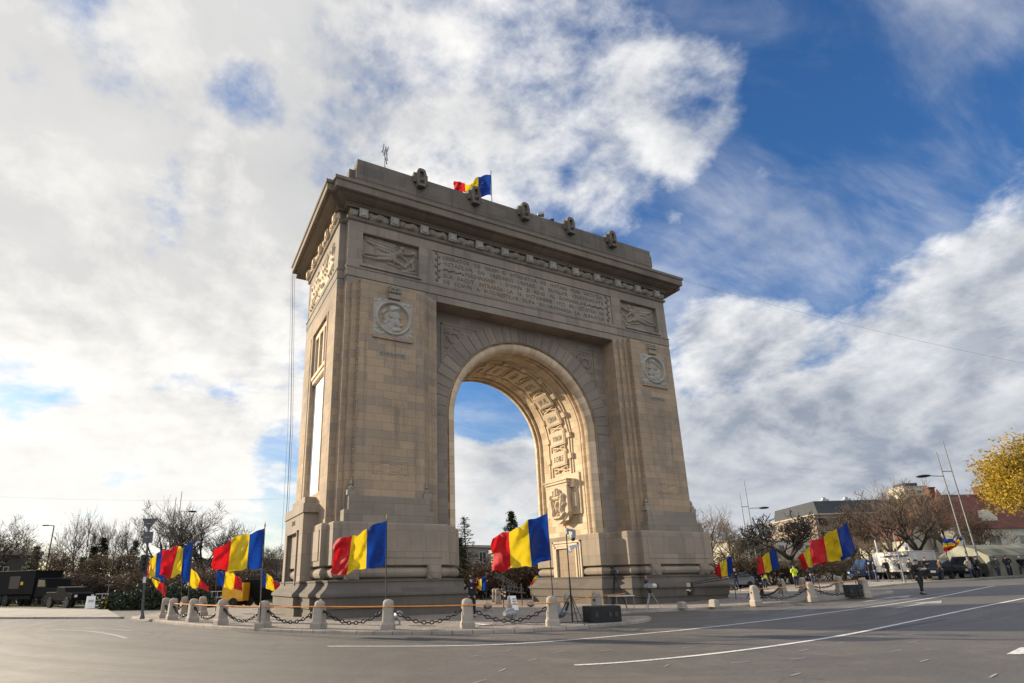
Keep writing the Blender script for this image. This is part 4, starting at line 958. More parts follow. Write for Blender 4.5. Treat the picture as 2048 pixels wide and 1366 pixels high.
def flag_cloth(T, B, seed, base=Vector((0, 0, 0)), amp=.15, nu=54, nv=26):
    T = [Vector(p) for p in T]; B = [Vector(p) for p in B]
    c = sum(T+B, Vector())/8; nrm = Vector((CP.x-c.x, CP.y-c.y, 0)).normalized()
    L = (T[-1]-T[0]).length; vs = []; fs = []; q = random.Random(seed); ph = q.uniform(0, 6)
    for j in range(nv+1):
        for i in range(nu+1):
            u, v = i/nu, j/nv; a = crp(T, u); b = crp(B, u); p = a+(b-a)*v
            w = sin(2*pi*(1.35*u+.22*v)+ph)*amp*L*.8 + sin(2*pi*(3.1*u-.9*v)+ph*2)*amp*.28*L
            w += .19*L*(abs(fnoise(u*2.6+seed*1.7, v*2.2-u*2.5, seed+8))-.25)*u
            w += .05*L*fnoise(u*3.2+seed, v*2.6+u*2, seed) + (.035*L*fnoise(u*9+v*5, v*4-u*6, seed+3)) + .02*L*sin(2*pi*(u*2.6+v*1.7)+ph)*u
            sag = (.022*L*sin(2*pi*u*1.9+ph)+.012*L*sin(2*pi*u*4.3+ph*3))*(v*2-1)
            if i > nu*.6: k_ = (u-.6)/.4; sag += .05*L*k_*fnoise(v*2.3, seed*2.1); p = p + (T[-1]-T[0]).normalized()*L*.06*k_*fnoise(v*3.1+4, seed*1.3)
            p = p + nrm*w*min(1, u*3.2) + Vector((0, 0, sag*min(1, u*3)))
            vs.append(p-base)
    mb = MB()
    for j in range(nv):
        for i in range(nu):
            k = j*(nu+1)+i; mb.mi[len(mb.f)] = min(2, i*3//nu); mb.f.append([k, k+1, k+nu+2, k+nu+1])
    mb.v = vs; mb.mi = {k: m_ for k, m_ in mb.mi.items() if m_}
    return mb
def flag(key, label, group, pole_m='dark_pole', r=.022, fin='wood_pole', base=None):
    T, B, pb, ptop = FLAGS[key]
    pb = Vector(pb); 
    if base is None: pb.z = gz(pb.x, pb.y)+.12
    if base is not None: pb.z = base
    e = empty('flag', pb, label=label, cat='flag', group=group); ptop = Vector(ptop)-pb
    d = ptop.normalized()
    MB().tube((0, 0, 0), ptop - d*.15, r, r*.8, 8).build('pole', pole_m, parent=e, smooth=True)
    f = MB(); f.path([ptop-d*.16, ptop-d*.12, ptop-d*.05, ptop+d*.05], [r*.9, r*1.5, r*1.2, .004], 8); f.build('finial', fin, parent=e, smooth=True)
    flag_cloth(T, B, sum(ord(c) for c in key)*.37, pb).build('flag_cloth', ['flag_blue', 'flag_yellow', 'flag_red'], parent=e, smooth='all', fixn=False)
    return e
G1 = 'tricolour flags on poles round the arch'
flag('F1', 'tricolour flag in front of the left pier of the arch, upright pole at a bollard', G1)
flag('F2', 'tricolour flag flying across the arch opening on a leaning pole', G1)
flag('F3', 'large tricolour flag left of the arch, above the yellow trailer', G1)
flag('F4', 'tricolour flag on the tall leaning pole nearest the road sign, its red end folded', G1)
flag('F5', 'tricolour flag curling behind the leaning one, beside the road sign', G1, fin='wood_pole')
flag('F6', 'limp tricolour flag hanging low beside the road sign post', G1)
flag('F7', 'small tricolour flag streaming down to the right behind the bollards by the sign', G1)
flag('F8', 'small tricolour flag hanging just over the yellow trailer', G1)
flag('F9', 'small tricolour flag drooping right, just left of the arch plinth', G1)
flag('F10', 'small tricolour flag behind the cameraman in the arch opening', G1)
flag('F11', 'small tricolour flag by the metal truss in the arch opening', G1)
flag('R1', 'tricolour flag just right of the arch, above the camera crane head', G1)
flag('R2', 'tricolour flag over the middle of the camera crane arm', G1)
flag('R3', 'tricolour flag half hidden behind the large one right of the arch', G1)
flag('R4', 'largest tricolour flag right of the arch, on a tall pole by the loudspeaker', G1)
flag('R5', 'tricolour flag showing only its edge behind the largest right-hand flag', G1)
flag('T1', 'tiny distant tricolour flag left of the twin lamp mast near the arch', G1)
flag('T2', 'tiny distant tricolour flag right of the twin lamp mast near the arch', G1)
flag('TOP', 'tricolour flag on the roof of the triumphal arch', None, r=.035, base=26.9)

# ------------------------------------------------------------------ bollards, chains, rope
BF = [(-19.75, 5.9), (-19.43, 3.67), (-18.63, 1.2), (-17.69, -1.94), (-16.42, -4.66), (-14.78, -6.61), (-12.88, -8.72), (-10.42, -9.94), (-7.67, -11.11)]
BL_ = {'front': BF, 'back': [(-18.79, 8.62), (-17.93, 6.9)], 'gap': [(-3.82, -7.02), (-2.01, -6.70)], 'right': [(8.25, -7.25), (11.50, -8.22), (14.5, -9.35)],
       'rear': [tuple(H(1560, 40).xy), tuple(H(1602, 40).xy), tuple(H(1675, 37).xy)], 'open': [(.9, 7.2), (2.2, 9.9)]}
proto_b = empty('bollard', (BF[6][0], BF[6][1], .12), rz=.35, label='stone bollard', cat='bollard', group='stone bollards round the island')
def chamf(w, c): return [(-w+c, -w), (w-c, -w), (w, -w+c), (w, w-c), (w-c, w), (-w+c, w), (-w, w-c), (-w, -w+c)]
mb = MB(); mb.stack(chamf(.235, .03), [(.0, -.1), (.0, .17), (-.01, .19), (-.035, .24)]); mb.build('foot', 'bollard_stone', parent=proto_b, bevel=.012)
mb = MB(); mb.stack(chamf(.20, .055), [(0, .22), (-.015, .70), (-.018, .72), (-.006, .74), (-.006, .755)]); mb.build('shaft', 'bollard_stone', parent=proto_b, bevel=.01)
mb = MB(); mb.lathe([(.185, .74), (.192, .76), (.188, .88), (.178, .92), (.14, .965), (.07, .99), (.001, 1.0)], 20); mb.build('cap', 'bollard_stone', parent=proto_b, smooth=True)
for s in (-1, 1):
    mb = MB(); mb.rings([[(s*x, .055*cos(2*pi*j/12), .60+.055*sin(2*pi*j/12)) for j in range(12)] for x in (.17, .205)]); mb.build('chain_socket', 'black_metal', parent=proto_b)
BLAB = {('front', 0): 'stone bollard leftmost of the row, half hidden by its neighbour', ('front', 1): 'second stone bollard from the left end of the row', ('front', 2): 'stone bollard beside the leaning flag near the road sign', ('front', 3): 'stone bollard in front of the yellow trailer',
        ('front', 4): 'stone bollard holding the pole of the large flag left of the arch', ('front', 5): 'stone bollard at the left corner of the arch plinth', ('front', 6): 'stone bollard holding the upright flag before the left pier', ('front', 7): 'stone bollard in front of the cameraman',
        ('front', 8): 'stone bollard holding the flag that flies across the opening', ('back', 0): 'far stone bollard seen between the leftmost ones', ('back', 1): 'far sunlit stone bollard behind the third one from the left', ('gap', 0): 'stone bollard behind the tripod mast',
        ('gap', 1): 'stone bollard behind the black loudspeaker box', ('right', 0): 'stone bollard near the right plinth, behind the crane arm', ('right', 1): 'nearer stone bollard right of the arch, under the small flag', ('right', 2): 'stone bollard above the right-hand loudspeaker',
        ('rear', 0): 'small far bollard right of the arch, leftmost of three', ('rear', 1): 'small far bollard right of the arch, middle of three', ('rear', 2): 'small far bollard right of the arch, rightmost of three',
        ('open', 0): 'nearer small bollard seen through the arch opening', ('open', 1): 'farther small bollard seen through the arch opening'}
for grp, pts in BL_.items():
    for i, (x, y) in enumerate(pts):
        nb = pts[min(i+1, len(pts)-1)] if i+1 < len(pts) else pts[i-1]
        a = math.atan2(nb[1]-y, nb[0]-x) if len(pts) > 1 else 0
        z = gz(x, y)+.118
        if grp == 'front' and i == 6: proto_b.rotation_euler.z = a; proto_b['label'] = BLAB[(grp, i)]; continue
        if (grp, i) == ('rear', 3): pass
        nb_ = copy_tree(proto_b, (x, y, z), a, label=BLAB[(grp, i)], scale=(1, 1, .97+.05*rnd.random()))
        nb_.rotation_euler = (rnd.uniform(-.022, .022), rnd.uniform(-.022, .022), a+rnd.uniform(-.12, .12))
def chain(p, q, label, zs=.60, sag=.40, gp='iron chains slung between the bollards'):
    p = Vector((p[0], p[1], gz(*p)+.118+zs)); q = Vector((q[0], q[1], gz(*q)+.118+zs)); d = q-p; L = d.length; d0 = Vector((d.x, d.y, 0)).normalized()
    p += d0*.2; q -= d0*.2; d = q-p; L = d.length
    pos = lambda t: p + d*t - Vector((0, 0, sag*4*t*(1-t)))
    n = max(6, int((L+sag*.6)/.15)); mb = MB()
    for i in range(n):
        a = pos(i/n); b = pos((i+1)/n); c = (a+b)/2; t = (b-a).normalized(); ll = (b-a).length*.78
        s = Vector((0, 0, 1)) if i % 2 else t.cross(Vector((0, 0, 1))).normalized()
        s = (s-t*s.dot(t)).normalized(); o = t.cross(s); R_ = []
        for k in range(10):
            an = 2*pi*k/10; ctr = c + t*(cos(an)*ll*.72) + s*(sin(an)*.052); out = (t*cos(an)*.6+s*sin(an)).normalized()
            R_.append([ctr+(out*cos(2*pi*m_/5)+o*sin(2*pi*m_/5))*.021 for m_ in range(5)])
        mb.rings(R_+[R_[0]], cap=False)
    base = (p+q)/2; base.z = pos(.5).z
    for v in mb.v: v -= base
    o_ = mb.build('chain', 'chain_iron', smooth='all', loc=base); tag(o_, label, 'chain', gp)
CL = ['short chain between the two leftmost bollards', 'chain between the second and third bollards from the left', 'chain from the third bollard to the one before the yellow trailer', 'chain left of the large flag left of the arch', 'chain below the left corner of the arch plinth',
      'chain under the flag before the left pier, on its left', 'chain in front of the left plinth, right of the upright flagpole', 'chain in front of the arch opening']
for i in range(8): chain(BF[i], BF[i+1], CL[i])
chain(BF[8], BL_['gap'][0], 'chain running back to the bollard behind the tripod mast')
chain(BL_['right'][0], BL_['right'][1], 'chain under the small flag right of the arch'); chain(BL_['right'][1], BL_['right'][2], 'chain between the two near bollards right of the arch', sag=.42)
chain(BL_['rear'][0], BL_['right'][0], 'far chain behind the crane arm right of the arch', sag=.35)
chain(BL_['rear'][2], BL_['rear'][1], 'short far chain right of the arch', sag=.3)
chain(BF[0], BL_['back'][0], 'far chain at the left end of the bollards', sag=.3)
def rope(pts, label, r=.02, m='rope_orange', cat='barrier rope', sag=.03, name='barrier_rope', group=None):
    P_ = [Vector(p) for p in pts]; out = []
    for a, b in zip(P_, P_[1:]):
        out += [a+(b-a)*t/6-Vector((0, 0, sag*4*(t/6)*(1-t/6))) for t in range(6)]
    out.append(P_[-1]); mb = MB(); mb.path(out, r, 5); o = P_[0].copy()
    for v in mb.v: v -= o
    return tag(mb.build(name, m, loc=o, smooth=True), label, cat, group)
def off(p, k): d = Vector((CP.x-p[0], CP.y-p[1])).normalized(); return (p[0]+d.x*k, p[1]+d.y*k)
rope([(*off(p, .21), gz(*p)+.12+.76) for p in BF[1:]] + [(*off((-2.0, -6.7), .2), .12+.80), (.5, -5.9, .95)], 'orange rope stretched along the bollards in front of the arch', sag=.012)
rope([(8.6, -6.9, .22+.76), (*off(BL_['right'][1], .21), gz(*BL_['right'][1])+.12+.80), (*off(BL_['right'][2], .21), gz(*BL_['right'][2])+.12+.86), (15.2, -8.9, 1.4)], 'orange rope along the bollards right of the arch', sag=.03)
# ------------------------------------------------------------------ people
for n, c in (('cloth_black', (.012, .012, .015)), ('cloth_navy', (.015, .022, .045)), ('cloth_grey', (.09, .09, .09)), ('cloth_tan', (.36, .32, .26)), ('cloth_jeans', (.03, .05, .10)), ('cloth_hivis', (.55, .75, .03)), ('cloth_brown', (.10, .06, .035))):
    mat(n, c, .85, 0, noise_amt=.35, nscale=8, bump=.3, bscale=40)
mat('skin', (.48, .29, .21), .6, 0, noise_amt=.15, nscale=20); mat('hair_dark', (.02, .014, .01), .7, 0, noise_amt=.4, nscale=30); mat('hair_grey', (.22, .21, .2), .8, 0, noise_amt=.3, nscale=30)
mat('shoe', (.012, .011, .01), .5, 0, noise_amt=.3); mat('mask_blue', (.45, .58, .68), .8, 0, noise_amt=.1); mat('paper_white', (.75, .75, .73), .7, 0, noise_amt=.05)
def skin_mesh(chains, sub=1):
    """chains: list of lists of (point, radius); first point of a later chain may repeat an earlier one (joined)"""
    vs, rs, es = [], [], []
    def vid(p):
        for i, q in enumerate(vs):
            if (Vector(p)-q).length < 1e-4: return i
        vs.append(Vector(p)); rs.append(None); return len(vs)-1
    for ch in chains:
        prev = None
        for p, r in ch:
            i = vid(p)
            if rs[i] is None: rs[i] = r
            if prev is not None: es.append((prev, i))
            prev = i
    me = bpy.data.meshes.new('s'); me.from_pydata([tuple(v) for v in vs], es, [])
    o = bpy.data.objects.new('s', me); COL.objects.link(o)
    o.modifiers.new('k', 'SKIN'); sv = me.skin_vertices[0].data
    for i, r in enumerate(rs): sv[i].radius = r if isinstance(r, tuple) else (r, r); sv[i].use_root = (i == 0)
    if sub: m = o.modifiers.new('u', 'SUBSURF'); m.levels = sub; m.render_levels = sub
    bpy.context.view_layer.update()
    out = bpy.data.meshes.new_from_object(o.evaluated_get(bpy.context.evaluated_depsgraph_get()))
    bpy.data.objects.remove(o); bpy.data.meshes.remove(me); return out
def mesh_mb(me):
    mb = MB(); mb.add([v.co.copy() for v in me.vertices], [tuple(p.vertices) for p in me.polygons]); bpy.data.meshes.remove(me); return mb
def person_mesh(pose):
    """figure 1.75 m tall facing +Y; returns MBs for body, jacket, trousers, shoes, hair"""
    st = pose.get('stride', 0.0); arms = pose.get('arms', 'down'); lean = pose.get('lean', 0.0); run = pose.get('run', 0)
    V = Vector; hip = V((0, 0, .92)); ch = V((0, lean*.5, 1.28)); nk = V((0, lean*.75, 1.49)); hd = V((0, lean*.9+.02, 1.60)); tp = V((0, lean*.9+.01, 1.70))
    L = {}
    for s in (-1, 1):
        f = st*s; h = hip+V((s*.095, 0, -.03)); back = max(0, -f)
        kn = V((s*.10, f*.45+.03+(.12*run if f > 0 else 0), .50+(.04+.14*run)*(f > 0))); an = V((s*.10, f*.95-(.25*run*(f < 0)), .09+.10*(abs(f) > .2)*(f < 0)+.30*run*(f < 0)))
        toe = an+V((s*.015, .15, -.045)); heel = an+V((0, -.06, -.04))
        sh = ch+V((s*.185, -.01, .14))
        if arms == 'down': el = sh+V((s*.06, -.03-f*.25, -.28)); wr = el+V((s*.01, .06-f*.15, -.25))
        elif arms == 'fold': el = sh+V((s*.07, .02, -.27)); wr = el+V((-s*.20, .18, .05))
        elif arms == 'pocket': el = sh+V((s*.11, -.08, -.26)); wr = el+V((-s*.07, .13, -.18))
        elif arms == 'read': el = sh+V((s*.06, .03, -.27)); wr = el+V((-s*.10, .23, .10))
        elif arms == 'shoulder': el = sh+V((s*.12, .16, -.06 if s < 0 else -.22)); wr = el+V((-s*.02, .16, .24 if s < 0 else .14))
        elif arms == 'run': el = sh+V((s*.08, -f*.35, -.22)); wr = el+V((-s*.02, .18-f*.2, -.05+.12*(f < 0)))
        L[s] = (h, kn, an, toe, heel, sh, el, wr)
    torso = [(hip, .10), (V((0, lean*.2, 1.06)), (.105, .085)), (ch, (.12, .09)), (nk, .052), (hd, (.072, .085)), (tp, (.066, .078))]
    chains = [torso]
    for s in (-1, 1):
        h, kn, an, toe, heel, sh, el, wr = L[s]
        chains += [[(hip, .1), (h, .085), ((h+kn)/2, .07), (kn, .052), ((kn+an)/2, .045), (an, .032), (toe, .024)], [(ch, .12), (sh, .052), ((sh+el)/2, .043), (el, .036), (wr, .024)]]
    body = mesh_mb(skin_mesh(chains))
    # face and ears
    fy = hd.y+.083
    body.tube((0, fy-.015, hd.z+.035), (0, fy+.02, hd.z-.005), .010, .016, 6)
    for s in (-1, 1):
        body.ball((s*.03, fy-.012, hd.z+.035), .012, 5); body.ball((s*.079, hd.y, hd.z+.01), .022, 6, 1.5)
    body.obox((0, fy-.008, hd.z-.05), .045, .012, .012)
    # hands: palm, four fingers, thumb
    for s in (-1, 1):
        wr, el = L[s][7], L[s][6]; d = (wr-el).normalized(); sd_ = d.orthogonal().normalized(); w_ = d.cross(sd_)
        body.rings([[wr+d*t+sd_*a*r_+w_*b*r_*.45 for a, b in ((1, 0), (.5, 1), (-.5, 1), (-1, 0), (-.5, -1), (.5, -1))] for t, r_ in ((-.01, .028), (.03, .042), (.085, .040))])
        for k, ln_ in enumerate((.065, .078, .072, .055)):
            a = wr+d*.08+sd_*(.030-.020*k); b = a+d*ln_*.55+w_*.008; body.path([a, b, b+d*ln_*.35+w_*.028], [.0095, .009, .007], 5)
        a = wr+d*.035+sd_*.040; body.path([a, a+d*.03+sd_*.022, a+d*.055+sd_*.024+w_*.01], [.012, .011, .008], 5)
    jb = pose.get('coat', .84); jc = [[(V((0, 0, jb)), (.175, .13)), (V((0, lean*.1, .98)), (.168, .125)), (V((0, lean*.3, 1.12)), (.165, .12)), (ch, (.18, .125)), (V((0, lean*.7, 1.43)), (.10, .085)), (nk-V((0, 0, .0)), (.068, .07))]]
    for s in (-1, 1):
        h, kn, an, toe, heel, sh, el, wr = L[s]; jc.append([(ch, .18), (sh, .075), ((sh+el)/2, .066), (el, .060), (el+(wr-el)*.92, .045)])
    jacket = mesh_mb(skin_mesh(jc))
    tc_ = [[(V((0, 0, .98)), (.145, .11)), (hip, (.155, .12))]]
    for s in (-1, 1):
        h, kn, an, toe, heel, sh, el, wr = L[s]; tc_.append([(hip, .15), (h-V((0, 0, .04)), .098), ((h+kn)/2, .088), (kn, .068), ((kn+an)/2, .064), (an+(kn-an)*.06, .058)])
    trousers = mesh_mb(skin_mesh(tc_))
    shoes = MB()
    for s in (-1, 1):
        h, kn, an, toe, heel = L[s][:5]; d = (toe-heel); d.z = 0; d.normalize(); q = Vector((-d.y, d.x, 0)); b = V((an.x, an.y, an.z-.085))
        R_ = []
        for t, w_, hh in ((-.09, .030, .05), (-.07, .043, .085), (0, .045, .10), (.06, .048, .075), (.14, .046, .05), (.185, .025, .03)):
            c = b+d*t; R_.append([c+q*w_*a+V((0, 0, hh*zz_)) for a, zz_ in ((1, 0), (1.05, .45), (.55, 1), (-.55, 1), (-1.05, .45), (-1, 0))])
        shoes.rings(R_)
    hair = MB(); hair.rings([[V((.088*sin(pi*.5*k/5)*cos(2*pi*j/14)*(1 if k < 5 else .98), hd.y-.012+.102*sin(pi*.5*k/5)*sin(2*pi*j/14), hd.z+.005+.125*cos(pi*.5*k/5)+(.035 if (k == 5 and 1 <= j <= 6) else 0))) for j in range(14)] for k in range(6)], cap=True)
    return body, jacket, trousers, shoes, hair, hd
POSES = {'stand': dict(), 'stand_fold': dict(arms='fold', stride=.03), 'stand_pocket': dict(arms='pocket', stride=.05, coat=.70), 'walk': dict(stride=.33, arms='down', lean=.05), 'walk_read': dict(stride=.16, arms='read', coat=.72, lean=.04), 'film': dict(arms='shoulder', stride=.08, lean=-.02), 'run': dict(stride=.42, run=1, arms='run', lean=.16)}
PM = {}
def person(pose, loc, rz, label, jm='cloth_black', tm='cloth_black', hm='hair_dark', group=None, mask=False, h=1.0):
    if pose not in PM: 
        r = person_mesh(POSES[pose]); PM[pose] = ([x.build(n_, 'skin', link=False, smooth='all') for x, n_ in zip(r[:5], ('body', 'jacket', 'trousers', 'shoes', 'hair'))], r[5])
    ms, hd = PM[pose]; e = empty('person', loc, rz, label, 'person', group, scale=h)
    for me, n_, m_ in zip(ms, ('body', 'jacket', 'trousers', 'shoes', 'hair'), ('skin', jm, tm, 'shoe', hm)):
        me2 = me.copy(); me2.materials.clear(); me2.materials.append(M[m_]); o = bpy.data.objects.new(n_, me2); COL.objects.link(o); o.parent = e
    if mask:
        mb = MB(); mb.rings([[(.062*cos(a), hd.y+.02+.078*sin(a), hd.z+z) for a in [pi*.1+pi*.8*k/8 for k in range(9)]] for z in (-.075, -.03, .012)], cap=False, closed=False)
        mb.build('face_mask', 'mask_blue', parent=e, fixn=False)
    return e
def gp(x, y, dz=0): return (x, y, gz(x, y)+dz)
PG = 'people standing about right of the arch'
pw_ = person('walk_read', gp(17.45, -10.7), 2.75, 'person in a long black coat walking on the road with papers in hand', 'cloth_black', 'cloth_black', 'hair_dark', h=(1.2, 1.15, 1.08))
mb = MB(); mb.obox((0, .36, 1.22), .26, .17, .02, rx=.5); mb.build('papers', 'paper_white', parent=pw_)
cmn = person('film', gp(-7.44, -4.67, .118), 2.6, 'person in black filming with a shoulder camera in front of the arch opening', mask=True)
mb = MB(); mb.obox((-.17, .22, 1.58), .13, .42, .17); mb.obox((-.17, .47, 1.58), .10, .14, .11); mb.tube((-.17, .5, 1.58), (-.17, .62, 1.58), .055, .07, 12); mb.obox((-.17, .12, 1.70), .04, .26, .03); mb.obox((-.17, -.02, 1.56), .10, .10, .12)
tc_e = empty('video_camera', cmn.location, 2.6, 'shoulder video camera held by the person in black in the opening', 'camera'); mb.build('camera_body', 'black_plastic', parent=tc_e, bevel=.008)
mb = MB(); mb.obox((-.26, .34, 1.60), .12, .10, .10); mb.build('viewfinder', mat('red_plastic', (.55, .03, .02), .5), parent=tc_e)
mb = MB(); mb.obox((0, .125, 1.26), .07, .008, .05); mb.build('badge', 'paper_white', parent=cmn)
crowd = [('stand', (35.4, 1.4), 2.2, 'person in black at the left end of the group by the pale truck', 'cloth_black', 'cloth_jeans'), ('stand_fold', (34.8, .7), 3.6, 'person with folded arms in the group left of the pale truck', 'cloth_navy', 'cloth_jeans'), ('stand_pocket', (34.6, -.4), 2.9, 'third person from the left before the pale truck', 'cloth_black', 'cloth_black'),
         ('stand', (33.6, -1.9), 3.4, 'person in dark jacket leaning by the truck cab side', 'cloth_black', 'cloth_jeans'), ('stand_pocket', (33.9, -2.5), 3.0, 'person in grey jacket before the middle of the pale truck', 'cloth_grey', 'cloth_black'), ('stand_fold', (35.0, -3.1), 2.6, 'person with folded arms before the rear of the pale truck', 'cloth_black', 'cloth_black'),
         ('stand', (36.0, -3.6), 3.8, 'person in brown jacket between truck and dark car', 'cloth_brown', 'cloth_jeans'), ('stand_pocket', (39.0, -4.3), 3.0, 'person in a pale tan coat beside the dark car', 'cloth_tan', 'cloth_jeans'), ('stand', (40.4, -4.3), 3.3, 'person in black standing at the door of the dark car', 'cloth_black', 'cloth_black'),
         ('stand_pocket', (43.4, -4.4), 2.7, 'person in grey jacket behind the dark car, left of the lamp mast', 'cloth_grey', 'cloth_jeans'), ('stand', (44.0, -4.9), 3.6, 'person in navy jacket at the foot of the twin lamp mast', 'cloth_navy', 'cloth_jeans'), ('stand_fold', (45.0, -4.6), 2.4, 'person in black with folded arms right of the lamp mast', 'cloth_black', 'cloth_black'),
         ('walk', (45.9, -5.2), 1.6, 'person walking away from the lamp mast group', 'cloth_black', 'cloth_jeans'), ('stand_pocket', (46.6, -4.4), 3.2, 'person in brown between the lamp mast and the green tent', 'cloth_brown', 'cloth_black'),
         ('stand_pocket', (46.3, -7.0), 2.9, 'left one of two people in dark coats before the green tent', 'cloth_navy', 'cloth_black'), ('stand_fold', (47.6, -7.5), 3.5, 'right one of two people in dark coats before the green tent', 'cloth_black', 'cloth_black'), ('run', (49.6, -8.6), -1.4, 'person in a dark jacket running off at the right edge', 'cloth_navy', 'cloth_black'),
         ('stand', (51.0, -8.9), 2.9, 'person in a dark coat at the right edge behind the runner', 'cloth_black', 'cloth_black'),
         ('stand', (23.6, 3.2), 3.0, 'left one of two stewards in high visibility vests behind the bollards', 'cloth_hivis', 'cloth_navy'), ('stand_fold', (25.2, 1.6), 2.8, 'right one of two stewards in high visibility vests behind the bollards', 'cloth_hivis', 'cloth_navy'),
         ('stand_pocket', (26.2, .9), 3.4, 'person in dark clothes beside the stewards', 'cloth_navy', 'cloth_jeans'), ('stand', (24.0, 8.2), 3.0, 'distant person in black left of the dark bare tree', 'cloth_black', 'cloth_black'), ('stand_fold', (25.6, 7.4), 2.6, 'distant person with folded arms by the dark bare tree', 'cloth_black', 'cloth_jeans'), ('stand_pocket', (22.3, 9.0), 3.2, 'distant person in navy behind the crane arm', 'cloth_navy', 'cloth_black')]
for i, (ps, (x, y), rz, lab, jm, tm) in enumerate(crowd): person(ps, gp(x, y, .0 if y < -4 else .09), rz, lab, jm, tm, 'hair_grey' if i % 5 == 2 else 'hair_dark', PG, mask=(i % 3 == 0), h=(1.1, 1.1, 1.02+.04*((i*7) % 3-1)))
crn = person('film', gp(13.0, -4.2, .118), 3.6, 'person in black operating the camera crane right of the arch')

# ------------------------------------------------------------------ equipment on the island
def box_on(name, loc, rz, label, cat): return empty(name, loc, rz, label, cat)
def speaker(loc, rz, w, d, h, label):
    e = empty('loudspeaker', loc, rz, label, 'loudspeaker'); mb = MB(); mb.box(-w/2, w/2, -d/2, d/2, 0, h); mb.build('cabinet', 'black_plastic', parent=e, bevel=.015)
    mb = MB(); mb.box(-w/2+.03, w/2-.03, -d/2-.012, -d/2, .03, h-.03); mb.build('grille', 'black_metal', parent=e)
    for x in (-w*.32, w*.12, w*.32):
        mb = MB(); mb.box(x-.06, x+.06, -d/2-.03, -d/2-.011, h*.35, h*.62); mb.build('handle', mat('handle_grey', (.03, .03, .03), .4), parent=e)
    return e
speaker(gp(-5.15, -10.75, .118), -.15, 1.30, .6, .58, 'wide black loudspeaker box lying at the tip of the island')
speaker(gp(14.15, -9.0, .118), -.6, .85, .55, .62, 'black loudspeaker box at the foot of the right-hand flagpoles')
# tripod mast with two surveillance cameras
ms = empty('camera_mast', gp(-6.81, -11.1, .118), .2, 'tall thin black tripod mast carrying two grey surveillance cameras', 'mast')
mb = MB(); mb.tube((0, 0, .1), (0, 0, 1.6), .035, .035, 10); mb.tube((0, 0, 1.6), (0, 0, 3.45), .022, .022, 8); mb.build('pole', 'black_metal', parent=ms, smooth=True)
for k in range(3):
    a = 2*pi*k/3+.4; mb = MB(); mb.tube((.03*cos(a), .03*sin(a), 1.0), (.62*cos(a), .62*sin(a), .02), .016, .016, 6); mb.tube((.03*cos(a), .03*sin(a), .35), (.36*cos(a), .36*sin(a), .43), .010, .010, 5); mb.build('leg', 'black_metal', parent=ms)
mb = MB(); mb.box(0, .34, -.05, .05, 3.28, 3.36); mb.box(-.02, .10, -.05, .05, 3.15, 3.38); mb.box(.26, .46, -.07, .07, 3.12, 3.34); mb.lathe([(.07, 3.0), (.095, 3.04), (.10, 3.12)], 14, (.36, 0, 0)); dm = mb.build('dome_camera', 'grey_metal', parent=ms, bevel=.01)
mb = MB(); mb.ball((.36, 0, 3.0), .085, 10); mb.build('dome', 'black_plastic', parent=dm, smooth=True)
mb = MB(); mb.obox((.30, -.02, 2.70), .48, .13, .11, ry=-.16); mb.obox((.32, -.02, 2.77), .56, .17, .012, ry=-.16); mb.box(0, .20, -.03, .03, 2.50, 2.56); mb.box(.16, .22, -.04, .04, 2.5, 2.66); bc = mb.build('bullet_camera', 'white_metal', parent=ms, bevel=.01)
# small platform table
tb_ = empty('table', gp(.35, -5.75, .118), .05, 'white topped folding table beside the right plinth', 'table')
mb = MB(); mb.box(-.62, .62, -.3, .3, .70, .74); mb.build('table_top', 'white_metal', parent=tb_, bevel=.008)
for x in (-.57, .57):
    for y in (-.25, .25): mb = MB(); mb.tube((x, y, 0), (x, y, .7), .018, .018, 6); mb.build('leg', 'grey_metal', parent=tb_)
def tripod_cam(loc, rz, h, label, big=False, silver=False):
    e = empty('television_camera', loc, rz, label, 'camera')
    for k in range(3):
        a = 2*pi*k/3+.5; mb = MB()
        for s in (-.03, .03): mb.tube((.06*cos(a)-s*sin(a), .06*sin(a)+s*cos(a), h-.18), ((.46)*cos(a)-s*sin(a), .46*sin(a)+s*cos(a), .03), .014, .012, 6)
        mb.build('tripod_leg', 'grey_metal' if silver else 'black_metal', parent=e)
    mb = MB(); mb.lathe([(.05, h-.22), (.09, h-.18), (.09, h-.1), (.06, h-.02)], 12); mb.obox((0, 0, h), .14, .26, .06); mb.tube((0, -.1, h-.02), (.12, -.55, h-.14), .012, .012, 6); mb.build('pan_head', 'black_metal', parent=e)
    mb = MB(); L = .46 if big else .34; mb.obox((0, -.06, h+.15), .17, L, .2); mb.obox((0, -.05, h+.28), .04, L*.8, .03); mb.obox((0, -.36, h+.14), .12, .14, .14); mb.build('camera_body', 'grey_metal' if silver else 'black_plastic', parent=e, bevel=.01)
    mb = MB(); mb.tube((0, .16, h+.15), (0, .52 if big else .34, h+.15), .075 if not big else .10, .10 if not big else .12, 16); mb.build('lens', mat('lens_pale', (.55, .53, .45), .4) if big else 'grey_metal', parent=e, smooth=True)
    mb = MB(); mb.tube((0, .5 if big else .33, h+.15), (0, .66 if big else .42, h+.15), .125 if big else .09, .13 if big else .10, 16); mb.build('lens_hood', 'black_plastic', parent=e, smooth=True)
    mb = MB(); mb.obox((-.02, -.22, h+.36), .14, .12, .10, rx=.4); mb.build('viewfinder', 'black_plastic', parent=e, bevel=.008)
    return e
tripod_cam(gp(2.15, -5.9, .118), -1.35, 1.0, 'large pale lensed television camera on a tripod before the right plinth', True, True)
tripod_cam(gp(.55, -5.2, .118), -1.1, 1.72, 'tall tripod television camera behind the white table', False)
